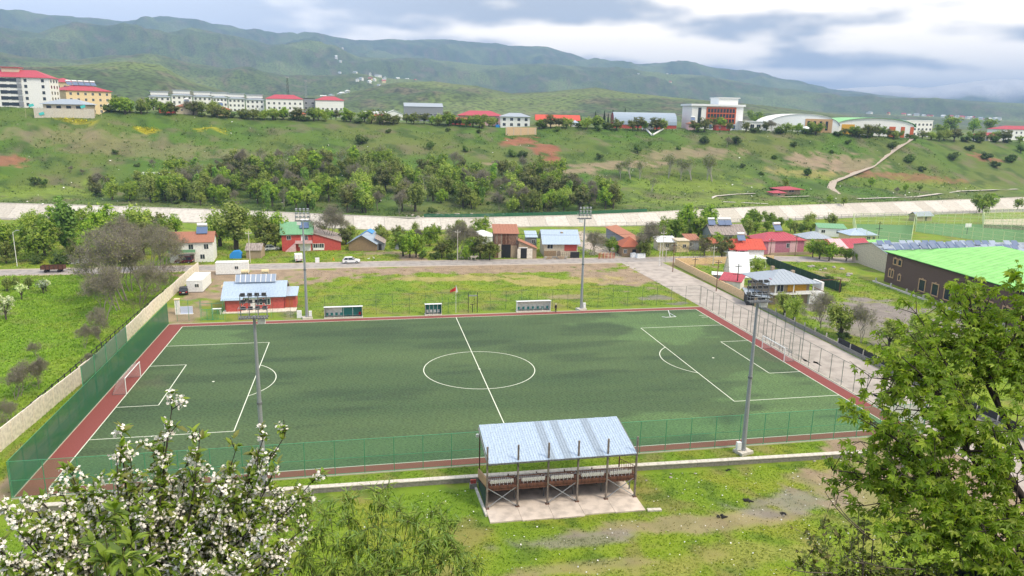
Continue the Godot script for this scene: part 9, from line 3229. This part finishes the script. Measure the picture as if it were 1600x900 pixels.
func build_cherry() -> void:
	rng.seed = 31
	var base := Vector3(-19.53, 35.76, 107.96)
	base.y = ground_y(base.x, base.z)
	var t := thing("cherry_tree", "white blossoming cherry tree with young green leaves close by on the hillside", "tree")
	var tb := MB.new()
	tb.col = Color(0.05, 0.04, 0.035)
	var fl := []
	var lf := []
	var lc := []
	var fork := Vector3(-19.46, 36.33, 107.84)
	tb.tube(base - Vector3(0, 0.3, 0), fork, 0.11, 0.07, 9)
	var targets := [Vector3(-19.21, 38.33, 107.62), Vector3(-19.30, 38.03, 107.57), Vector3(-19.55, 38.16, 107.80), Vector3(-19.51, 37.90, 107.77), Vector3(-19.00, 38.08, 107.72), Vector3(-19.00, 37.76, 107.59), Vector3(-18.77, 37.88, 107.50), Vector3(-18.56, 37.92, 107.43), Vector3(-18.35, 38.05, 107.65), Vector3(-18.43, 37.84, 107.89), Vector3(-18.14, 37.64, 107.68), Vector3(-18.26, 37.39, 107.51), Vector3(-19.52, 38.10, 108.03), Vector3(-19.97, 37.85, 107.69), Vector3(-19.96, 37.79, 107.91), Vector3(-19.79, 37.74, 107.75), Vector3(-20.04, 37.75, 108.01), Vector3(-20.24, 37.66, 107.78), Vector3(-20.29, 37.79, 108.06), Vector3(-20.17, 37.69, 108.21), Vector3(-20.11, 37.49, 108.06), Vector3(-20.25, 37.61, 108.32), Vector3(-19.99, 37.39, 108.00), Vector3(-19.79, 37.35, 108.16), Vector3(-19.71, 37.38, 107.96), Vector3(-19.42, 37.67, 107.73), Vector3(-19.27, 37.63, 107.57), Vector3(-19.14, 37.43, 107.54), Vector3(-18.84, 37.69, 107.85), Vector3(-18.73, 37.49, 107.50), Vector3(-18.58, 37.49, 107.84), Vector3(-18.40, 37.39, 107.69), Vector3(-18.80, 37.44, 108.02), Vector3(-19.01, 37.45, 108.19), Vector3(-19.41, 37.21, 107.53), Vector3(-18.49, 37.41, 108.20), Vector3(-18.35, 37.13, 107.87), Vector3(-18.61, 37.38, 108.39), Vector3(-18.83, 37.39, 108.45), Vector3(-19.18, 37.20, 108.11), Vector3(-19.65, 37.20, 107.38), Vector3(-18.27, 37.12, 107.58), Vector3(-20.12, 37.48, 108.37), Vector3(-19.90, 37.38, 108.34), Vector3(-20.49, 37.58, 108.07), Vector3(-18.91, 37.60, 107.33), Vector3(-19.19, 37.74, 107.45), Vector3(-18.69, 37.63, 107.37), Vector3(-18.49, 37.37, 107.37), Vector3(-18.82, 37.33, 107.52), Vector3(-19.08, 37.19, 107.40), Vector3(-19.17, 37.48, 107.83), Vector3(-19.36, 37.73, 108.05)]
	for q in targets:
		var p: Vector3 = q
		var ctl := fork.lerp(p, 0.55) + Vector3(rng.randf_range(-0.15, 0.15), -0.12, rng.randf_range(-0.15, 0.15))
		var pts := twig(tb, fork + rdir() * 0.04, ctl, p, 0.017, 0.0035, 10)
		for i in range(3, 11):
			var d: Vector3 = (pts[i] - pts[i - 1]).normalized()
			var n_side := 3 if i < 9 else 2
			for k in n_side:
				var e: Vector3 = pts[i] + (d * 0.6 + rdir() * 0.7 + Vector3(0, 0.25, 0)).normalized() * rng.randf_range(0.1, 0.26) * (1.0 if i < 9 else 0.6)
				tb.tube(pts[i], e, 0.005, 0.003, 4)
				var heavy := p.y < Vector3(-19.06, 37.81, 107.77).y
				for c in (3 if i < 10 else 2):
					var o: Vector3 = pts[i].lerp(e, rng.randf()) + rdir() * 0.03
					if rng.randf() < (0.85 if heavy else 0.5):
						for f in rng.randi_range(7, 12):
							var dd := (rdir() + Vector3(0, 0.5, 0.3)).normalized()
							fl.append(Transform3D(aim(dd.cross(rdir()).normalized(), rng.randf() * TAU, rng.randf_range(0.012, 0.0175)), o + dd * rng.randf_range(0.02, 0.06)))
					for f in rng.randi_range(3, 6):
						var ld := (d * 0.5 + rdir() + Vector3(0, 0.25, 0)).normalized()
						lf.append(Transform3D(aim(ld, rng.randf_range(-0.6, 0.6), rng.randf_range(0.035, 0.1)), o))
						lc.append([Color(0.2, 0.31, 0.025), Color(0.15, 0.25, 0.018), Color(0.25, 0.34, 0.035), Color(0.2, 0.22, 0.05)][rng.randi() % 4] * rng.randf_range(0.8, 1.2))
	part(t, "trunk", tb, M.bark)
	var blossom := vmat("blossom", 0.7, "", 0.5, Color(0.5, 0.5, 0.5))
	var fc := []
	for i in fl.size(): fc.append([Color(1, 0.99, 0.95), Color(1, 0.96, 0.9), Color(0.98, 0.99, 0.94)][i % 3])
	foliage(t, "flower", "blossom", petal_flower(), blossom, fl, fc, 300)
	foliage(t, "leaf", "leaves", blade_leaf(0.22, 0.4, 0.18), M.leaf, lf, lc, 300)
	print("cherry ", fl.size(), " ", lf.size())

func build_maple() -> void:
	rng.seed = 67
	var base := Vector3(-7.85, 32.32, 106.63)
	base.y = ground_y(base.x, base.z)
	var t := thing("maple_tree", "large wind blown maple tree with fresh green leaves on the hillside", "tree")
	var tb := MB.new()
	tb.col = Color(0.055, 0.045, 0.036)
	var lf := []
	var lc := []
	var fork := Vector3(-8.38, 34.10, 106.30)
	tb.tube(base - Vector3(0, 0.4, 0), fork, 0.24, 0.17, 10)
	# main limbs, each ending in the twigs listed with it
	var limbs := [
		[Vector3(-9.01, 35.09, 106.04), Vector3(-9.67, 35.61, 105.99), Vector3(-10.68, 36.39, 105.81), [Vector3(-11.57, 37.07, 105.68), Vector3(-11.40, 36.63, 105.72), Vector3(-11.89, 36.35, 105.90), Vector3(-11.76, 36.02, 105.90), Vector3(-11.68, 36.52, 106.00), Vector3(-11.12, 36.83, 105.62), Vector3(-11.14, 36.59, 105.88), Vector3(-11.42, 36.20, 106.03), Vector3(-11.00, 36.07, 105.93), Vector3(-10.57, 36.60, 105.58), Vector3(-10.90, 36.92, 105.43), Vector3(-11.57, 35.97, 106.16), Vector3(-11.55, 36.09, 105.71), Vector3(-11.58, 37.03, 105.90)]],
		[Vector3(-8.73, 35.59, 105.77), Vector3(-9.24, 36.28, 105.50), Vector3(-10.08, 37.17, 105.22), [Vector3(-10.97, 37.30, 105.22), Vector3(-10.83, 37.76, 105.25), Vector3(-10.80, 37.06, 105.21), Vector3(-10.42, 37.42, 105.10), Vector3(-10.25, 37.82, 104.93), Vector3(-10.28, 38.13, 105.06), Vector3(-10.42, 37.09, 104.97), Vector3(-9.94, 37.46, 104.87), Vector3(-10.47, 37.10, 105.48), Vector3(-10.02, 37.37, 105.29), Vector3(-9.77, 37.74, 104.73), Vector3(-10.66, 36.89, 105.38), Vector3(-10.69, 37.50, 105.02)]],
		[Vector3(-8.29, 35.76, 105.40), Vector3(-8.72, 36.65, 105.10), Vector3(-9.23, 37.57, 104.88), [Vector3(-9.70, 38.13, 104.76), Vector3(-9.54, 38.37, 104.83), Vector3(-9.39, 37.78, 104.59), Vector3(-9.30, 38.49, 104.75), Vector3(-8.95, 38.18, 104.68), Vector3(-8.74, 37.89, 104.69), Vector3(-9.54, 38.01, 105.02), Vector3(-9.46, 37.61, 105.24), Vector3(-8.60, 38.27, 104.52), Vector3(-8.55, 38.01, 104.81), Vector3(-9.65, 37.53, 104.70), Vector3(-8.72, 37.65, 104.54), Vector3(-8.90, 37.64, 105.14)]],
		[Vector3(-8.19, 36.03, 105.56), Vector3(-8.43, 36.95, 105.40), Vector3(-8.68, 37.82, 105.14), [Vector3(-8.74, 38.59, 105.05), Vector3(-8.71, 38.31, 105.23), Vector3(-9.20, 37.56, 105.41), Vector3(-8.87, 37.24, 105.35), Vector3(-8.42, 37.62, 105.13), Vector3(-8.23, 38.00, 105.18), Vector3(-9.06, 37.08, 105.14), Vector3(-8.96, 37.09, 105.68), Vector3(-8.52, 37.28, 105.51), Vector3(-9.32, 37.02, 105.20)]],
		[Vector3(-9.44, 35.43, 106.51), Vector3(-9.98, 36.16, 106.43), Vector3(-10.44, 36.82, 106.28), [Vector3(-10.97, 37.16, 106.20), Vector3(-10.70, 37.28, 106.12), Vector3(-10.66, 37.20, 106.36), Vector3(-10.27, 37.17, 106.13), Vector3(-10.68, 36.78, 106.35), Vector3(-10.05, 36.74, 106.17), Vector3(-11.05, 36.94, 106.45), Vector3(-10.13, 37.10, 106.38), Vector3(-9.85, 36.91, 106.38), Vector3(-10.45, 36.60, 106.54), Vector3(-10.23, 36.73, 106.66), Vector3(-10.27, 37.37, 105.98), Vector3(-9.47, 37.03, 106.11)]],
		[Vector3(-9.54, 35.15, 106.76), Vector3(-10.09, 35.64, 106.74), Vector3(-10.85, 36.19, 106.67), [Vector3(-11.52, 36.15, 106.65), Vector3(-11.30, 36.33, 106.54), Vector3(-11.30, 36.06, 106.82), Vector3(-10.88, 36.36, 106.51), Vector3(-10.85, 35.94, 106.83), Vector3(-10.62, 36.27, 106.69), Vector3(-11.74, 35.98, 106.75), Vector3(-11.45, 35.90, 106.93), Vector3(-10.23, 36.02, 106.62), Vector3(-11.01, 35.72, 106.85), Vector3(-10.64, 35.78, 107.02), Vector3(-10.08, 36.30, 106.69), Vector3(-10.02, 35.90, 106.90), Vector3(-10.42, 35.64, 107.09), Vector3(-10.94, 35.62, 107.10), Vector3(-10.21, 35.70, 107.23), Vector3(-11.23, 36.46, 106.32), Vector3(-10.84, 36.42, 106.30), Vector3(-9.75, 36.44, 106.51), Vector3(-10.02, 35.39, 106.92), Vector3(-10.64, 36.06, 107.05)]]]
	for L in limbs:
		var p1: Vector3 = L[0]
		var p2: Vector3 = L[1]
		var p3: Vector3 = L[2]
		var a := twig(tb, fork, fork.lerp(p1, 0.5) + Vector3(0, -0.08, 0), p1, 0.085, 0.06, 5)
		var b := twig(tb, p1, p2 + Vector3(0, 0.08, 0), p3, 0.058, 0.022, 9)
		for q in L[3]:
			var tip: Vector3 = q
			var from: Vector3 = b[rng.randi_range(3, 9)]
			var pts := twig(tb, from, from.lerp(tip, 0.5) + Vector3(0.08, 0.1, 0), tip, 0.017, 0.006, 7)
			for i in range(2, 8):
				var d: Vector3 = (pts[i] - pts[i - 1]).normalized()
				for k in 3:
					# side shoots bend down wind, towards the left of the valley
					var e: Vector3 = pts[i] + (d * 0.4 + rdir() * 0.85 + Vector3(-0.35, 0.15, 0)).normalized() * rng.randf_range(0.12, 0.36)
					tb.tube(pts[i], e, 0.006, 0.003, 4)
					for c in rng.randi_range(3, 6):
						var o: Vector3 = pts[i].lerp(e, 0.4 + 0.6 * rng.randf()) + rdir() * 0.045
						var ld := (Vector3(-0.75, -0.42, 0.1) + rdir() * 0.75).normalized()
						lf.append(Transform3D(aim(ld, rng.randf_range(-0.9, 0.9), rng.randf_range(0.05, 0.13)), o))
						lc.append([Color(0.28, 0.41, 0.03), Color(0.2, 0.32, 0.022), Color(0.37, 0.47, 0.055), Color(0.235, 0.365, 0.026)][rng.randi() % 4] * rng.randf_range(0.8, 1.25))
	part(t, "trunk", tb, M.bark)
	foliage(t, "leaf", "leaves", lobed_leaf(), vmat("maple_leaf", 0.5, "", 0.5, Color(0.95, 1.0, 0.55)), lf, lc, 300)
	print("maple ", lf.size())
	# brownish shrub below it
	var s := thing("hillside_shrub", "tangled shrub with bronze green leaves and bare twigs below the maple", "shrub")
	var sb := MB.new()
	sb.col = Color(0.16, 0.13, 0.10)
	var xf := []
	var cs := []
	var root := Vector3(-11.31, 34.18, 106.53)
	root.y = ground_y(root.x, root.z) - 0.1
	for q in [Vector3(-12.48, 35.78, 106.44), Vector3(-12.21, 35.79, 106.28), Vector3(-11.96, 35.63, 106.27), Vector3(-11.93, 35.62, 106.48), Vector3(-11.58, 35.58, 106.25), Vector3(-12.36, 35.62, 106.61), Vector3(-12.20, 35.61, 106.75), Vector3(-11.56, 35.46, 106.49), Vector3(-11.19, 35.43, 106.36), Vector3(-11.91, 35.50, 106.83), Vector3(-12.57, 35.48, 106.49), Vector3(-11.32, 35.50, 106.74), Vector3(-11.75, 35.53, 106.96), Vector3(-11.53, 35.59, 106.05), Vector3(-11.20, 35.49, 106.87), Vector3(-10.87, 35.40, 106.85), Vector3(-12.41, 35.52, 106.83), Vector3(-12.39, 35.58, 106.40), Vector3(-11.28, 35.57, 106.21)]:
		var p: Vector3 = q
		var pts := twig(sb, root, root.lerp(p, 0.5) + Vector3(0, -0.2, 0) + rdir() * 0.2, p, 0.011, 0.003, 9)
		for i in range(4, 10):
			for k in 6:
				var e: Vector3 = pts[i] + (rdir() + Vector3(0, 0.3, 0)).normalized() * rng.randf_range(0.1, 0.4)
				sb.tube(pts[i], e, 0.004, 0.002, 3)
				for c in 5:
					var o: Vector3 = pts[i].lerp(e, rng.randf()) + rdir() * 0.03
					xf.append(Transform3D(aim(rdir() + Vector3(0, 0.2, 0), rng.randf(), rng.randf_range(0.045, 0.085)), o))
					cs.append([Color(0.15, 0.19, 0.03), Color(0.17, 0.16, 0.05), Color(0.12, 0.17, 0.025), Color(0.21, 0.26, 0.03)][rng.randi() % 4] * rng.randf_range(0.8, 1.2))
	# long bare wands
	for q in [[Vector3(-11.73, 35.76, 106.59), Vector3(-12.35, 36.38, 106.43)], [Vector3(-11.84, 35.87, 106.55), Vector3(-12.14, 36.26, 106.28)], [Vector3(-11.53, 35.67, 107.08), Vector3(-12.08, 35.70, 106.85)], [Vector3(-12.17, 35.78, 107.02), Vector3(-12.31, 35.83, 106.88)], [Vector3(-12.47, 35.61, 106.90), Vector3(-12.94, 35.61, 106.70)]]:
		twig(sb, root, q[0] + Vector3(0, -0.3, 0), q[0], 0.012, 0.008, 6)
		twig(sb, q[0], q[0].lerp(q[1], 0.6) + Vector3(-0.08, -0.05, 0), q[1], 0.008, 0.004, 6)
	part(s, "stems", sb, M.bark)
	foliage(s, "leaf", "leaves", blade_leaf(0.3, 0.3, 0.2), M.leaf, xf, cs, 120)

func build_willow_front() -> void:
	rng.seed = 88
	var t := thing("willow_bush", "feathery narrow leaved willow bush in the foreground below the blossoming cherry", "shrub")
	var root := Vector3(-17.83, 35.22, 107.18)
	root.y = ground_y(root.x, root.z) - 0.1
	var tb := MB.new()
	tb.col = Color(0.09, 0.085, 0.045)
	var xf := []
	var cs := []
	for q in [Vector3(-18.41, 37.06, 106.83), Vector3(-18.34, 36.87, 106.68), Vector3(-18.05, 36.97, 107.03), Vector3(-17.88, 36.80, 106.89), Vector3(-17.58, 37.01, 106.80), Vector3(-17.54, 36.99, 107.02), Vector3(-17.69, 36.89, 107.22), Vector3(-17.41, 36.78, 106.78), Vector3(-17.32, 36.90, 107.19), Vector3(-17.20, 36.78, 107.03), Vector3(-16.98, 36.73, 106.99), Vector3(-16.94, 36.70, 107.21), Vector3(-16.84, 36.53, 107.17), Vector3(-17.17, 36.75, 107.36), Vector3(-17.38, 36.75, 107.42), Vector3(-17.61, 36.74, 107.38), Vector3(-17.79, 36.65, 107.16), Vector3(-17.96, 36.74, 107.21), Vector3(-18.13, 36.85, 107.25), Vector3(-18.26, 36.79, 107.03), Vector3(-18.02, 36.65, 107.42), Vector3(-17.73, 36.69, 107.58), Vector3(-17.50, 36.63, 107.53), Vector3(-17.27, 36.64, 107.58), Vector3(-17.02, 36.58, 107.43), Vector3(-16.80, 36.40, 107.31), Vector3(-17.88, 36.84, 106.57), Vector3(-18.24, 36.73, 107.36), Vector3(-17.05, 36.68, 106.67), Vector3(-16.66, 36.29, 107.05)]:
		var p: Vector3 = q
		var pts := twig(tb, root, root.lerp(p, 0.55) + Vector3(0, 0.12, 0) + rdir() * 0.15, p, 0.016, 0.003, 12)
		# arching tip
		var tipd := Vector3(rng.randf_range(-0.4, 0.4), -0.25, rng.randf_range(-0.2, 0.3))
		pts.append_array(twig(tb, p, p + tipd * 0.2 + Vector3(0, 0.06, 0), p + tipd * 0.5, 0.003, 0.002, 3))
		for i in range(4, pts.size()):
			for k in 3:
				var d: Vector3 = (rdir() + Vector3(0, 0.25, 0)).normalized()
				var e: Vector3 = pts[i] + d * rng.randf_range(0.06, 0.2)
				tb.tube(pts[i], e, 0.0025, 0.0015, 3)
				for c in 6:
					var o: Vector3 = pts[i].lerp(e, rng.randf())
					var ld := (d * 0.6 + rdir() * 0.7 + Vector3(0, -0.3, 0)).normalized()
					xf.append(Transform3D(aim(ld, rng.randf_range(-0.6, 0.6), rng.randf_range(0.07, 0.13)), o))
					cs.append([Color(0.21, 0.31, 0.035), Color(0.155, 0.25, 0.026), Color(0.27, 0.36, 0.06), Color(0.18, 0.3, 0.06)][rng.randi() % 4] * rng.randf_range(0.8, 1.2))
	part(t, "stems", tb, M.bark)
	foliage(t, "leaf", "leaves", blade_leaf(0.07, 0.3, 0.3), M.leaf, xf, cs, 300)
	print("willow ", xf.size())
	# bright compound leaves of a sapling in front of the cherry
	var s := thing("ash_sapling", "bright yellow green sapling with toothed leaves in front of the cherry blossom", "sapling")
	var sb := MB.new()
	sb.col = Color(0.09, 0.10, 0.03)
	var sx := []
	var sc := []
	var r2 := Vector3(-19.22, 37.11, 109.38)
	r2.y = ground_y(r2.x, r2.z) - 0.1
	for q in [Vector3(-19.21, 38.26, 109.10), Vector3(-19.25, 38.26, 109.20), Vector3(-19.08, 38.13, 109.27), Vector3(-19.33, 38.07, 109.13), Vector3(-18.98, 38.06, 109.41), Vector3(-19.20, 38.09, 109.04), Vector3(-19.20, 38.08, 109.36), Vector3(-19.04, 38.02, 109.41), Vector3(-19.06, 38.17, 109.47)]:
		var p: Vector3 = q
		var pts := twig(sb, r2, r2.lerp(p, 0.6) + rdir() * 0.1, p, 0.012, 0.003, 8)
		for i in range(4, 9):
			for k in 4:
				var d := (rdir() + Vector3(0, 0.25, 0)).normalized()
				sb.tube(pts[i], pts[i] + d * 0.06, 0.002, 0.0015, 3)
				for c in 3:
					sx.append(Transform3D(aim((d + rdir() * 0.6), rng.randf_range(-0.5, 0.5), rng.randf_range(0.07, 0.11)), pts[i] + d * 0.02 * c))
					sc.append([Color(0.2, 0.30, 0.022), Color(0.165, 0.26, 0.02), Color(0.09, 0.16, 0.018)][rng.randi() % 3] * rng.randf_range(0.85, 1.15))
	part(s, "stems", sb, M.bark)
	foliage(s, "leaf", "leaves", blade_leaf(0.2, 0.25, 0.25), M.leaf, sx, sc, 200)

# ---------------------------------------------------------------- rocks, burnt heaps, litter
func rock_mesh(sd: int) -> ArrayMesh:
	rng.seed = sd
	var m := SphereMesh.new()
	m.radial_segments = 9
	m.rings = 5
	var a := m.surface_get_arrays(0)
	var v: PackedVector3Array = a[Mesh.ARRAY_VERTEX]
	var f := FastNoiseLite.new()
	f.seed = sd
	f.frequency = 1.1
	for i in v.size():
		v[i] = v[i] * (1.0 + f.get_noise_3dv(v[i] * 2.0) * 0.7) * Vector3(2.0, 1.2, 1.6)
	a[Mesh.ARRAY_VERTEX] = v
	var am := ArrayMesh.new()
	am.add_surface_from_arrays(Mesh.PRIMITIVE_TRIANGLES, a)
	var st := SurfaceTool.new()
	st.create_from(am, 0)
	st.generate_normals()
	return st.commit()

func build_small_things() -> void:
	var rk := [rock_mesh(1), rock_mesh(2), rock_mesh(3)]
	rng.seed = 555
	for i in 34:
		var p: Vector3 = [Vector3(-0.56, 0.00, -175.90), Vector3(37.52, 0.00, -177.31)][0].lerp([Vector3(-0.56, 0.00, -175.90), Vector3(37.52, 0.00, -177.31)][1], rng.randf()) + Vector3(rng.randf_range(-3, 3), 0.1, rng.randf_range(-9, -2))
		p.y = ground_y(p.x, p.z) + 0.05
		var o := put(self, "boulder", rk[i % 3], M.rock, p)
		o.scale = Vector3.ONE * rng.randf_range(0.35, 0.95)
		o.rotation.y = rng.randf() * TAU
		tag(o, "pale boulder in the rubble along the far river rim", "boulder", "boulders along the river rim")
	for i in 12:
		var p: Vector3 = [Vector3(107.86, 0.00, -77.76), Vector3(107.82, 0.00, -60.30)][0].lerp([Vector3(107.86, 0.00, -77.76), Vector3(107.82, 0.00, -60.30)][1], rng.randf()) + Vector3(rng.randf_range(-4, 4), 0.1, rng.randf_range(-3, 3))
		var o := put(self, "boulder", rk[i % 3], M.rock, p)
		o.scale = Vector3.ONE * rng.randf_range(0.3, 0.8)
		o.rotation.y = rng.randf() * TAU
		tag(o, "grey rubble stone on the grass beside the green sheet fence", "stone", "rubble stones by the sheet fence")
	for q in [[Vector3(22.64, 0.00, 46.27), "black burnt heap on the grass nearest the retaining wall", 1.0], [Vector3(18.18, 0.00, 48.89), "black burnt heap on the gravel patch", 0.9], [Vector3(24.81, 0.00, 49.45), "grey and white ash heap on the gravel patch", 0.7], [Vector3(23.74, 0.00, 39.34), "dark tyre like clump at the foot of the retaining wall", 0.6]]:
		var t := thing("burnt_heap", q[1], "heap", q[0])
		for k in 7:
			var o := put(t, "lump", rk[k % 3], M.charcoal if k < 6 or q[2] != 0.7 else M.rock, Vector3(rng.randf_range(-0.5, 0.5), 0.05, rng.randf_range(-0.35, 0.35)) * float(q[2]))
			o.scale = Vector3(rng.randf_range(0.2, 0.36), rng.randf_range(0.08, 0.2), rng.randf_range(0.15, 0.3)) * float(q[2])
			o.rotation.y = rng.randf() * TAU
	for i in 16:
		var p := Vector3(rng.randf_range(12, 44), 0.05, rng.randf_range(38.8, 42.5)) if i < 9 else Vector3(rng.randf_range(-26, -7), 0.05, rng.randf_range(38.2, 43))
		var o := put(self, "stone", rk[i % 3], M.rock, p)
		o.scale = Vector3.ONE * rng.randf_range(0.08, 0.2)
		tag(o, "small pale stone in the grass beyond the stand and its wall", "stone", "small pale stones in the near grass")
	# dark bundle by the cream wall
	var b := thing("dark_bundle", "dark blue bundle lying at the foot of the cream wall", "bundle", Vector3(-60.50, 0.00, -46.13))
	for k in 3:
		var o := put(b, "sack", rk[k], M.car_black, Vector3(k * 0.3 - 0.3, 0.3, 0.1 * k))
		o.scale = Vector3(0.35, 0.42, 0.4)
	# end slab by the stand
	var s := thing("concrete_block", "flat concrete block lying beside the stand slab", "block", Vector3(11.6, 0, 46.6))
	var m := MB.new()
	m.obox(Transform3D(Basis(Vector3.UP, -0.1), Vector3(0, 0.06, 0)), Vector3(1.5, 0.2, 0.5))
	part(s, "block", m, M.concrete)
	# bricks stacked at the stand corner
	var bk := thing("brick_pile", "small pile of red bricks at the left corner of the stand", "bricks", Vector3(-6.6, 0, 38.8))
	for k in 8:
		boxpart(bk, "brick", Vector3(-0.3 + (k % 2) * 0.32, 0.6 + (k / 2) * 0.11, -0.1), Vector3(-0.02 + (k % 2) * 0.32, 0.7 + (k / 2) * 0.11, 0.12), M.brick_red)
	boxpart(bk, "pier", Vector3(-0.4, 0, -0.2), Vector3(0.4, 0.6, 0.25), M.concrete_dark)
	# dark oily stains on the side road beside the fence
	var rs := MB.new()
	for k in 22:
		var c := Vector3(rng.randf_range(55.4, 57.6), 0.034 + 0.0015 * (k % 6), rng.randf_range(-20, 30))
		var pl := []
		var w := rng.randf_range(0.15, 0.5)
		for i in 11: pl.append(c + Vector3(cos(TAU * i / 11.0) * w * rng.randf_range(0.4, 1.1), 0, sin(TAU * i / 11.0) * w * rng.randf_range(1.2, 4.5)))
		rs.poly(pl, Vector3.UP)
	structure("road_stain", rs, mat("road_stain", "#94908b", 0.9, "stain", 0.4))
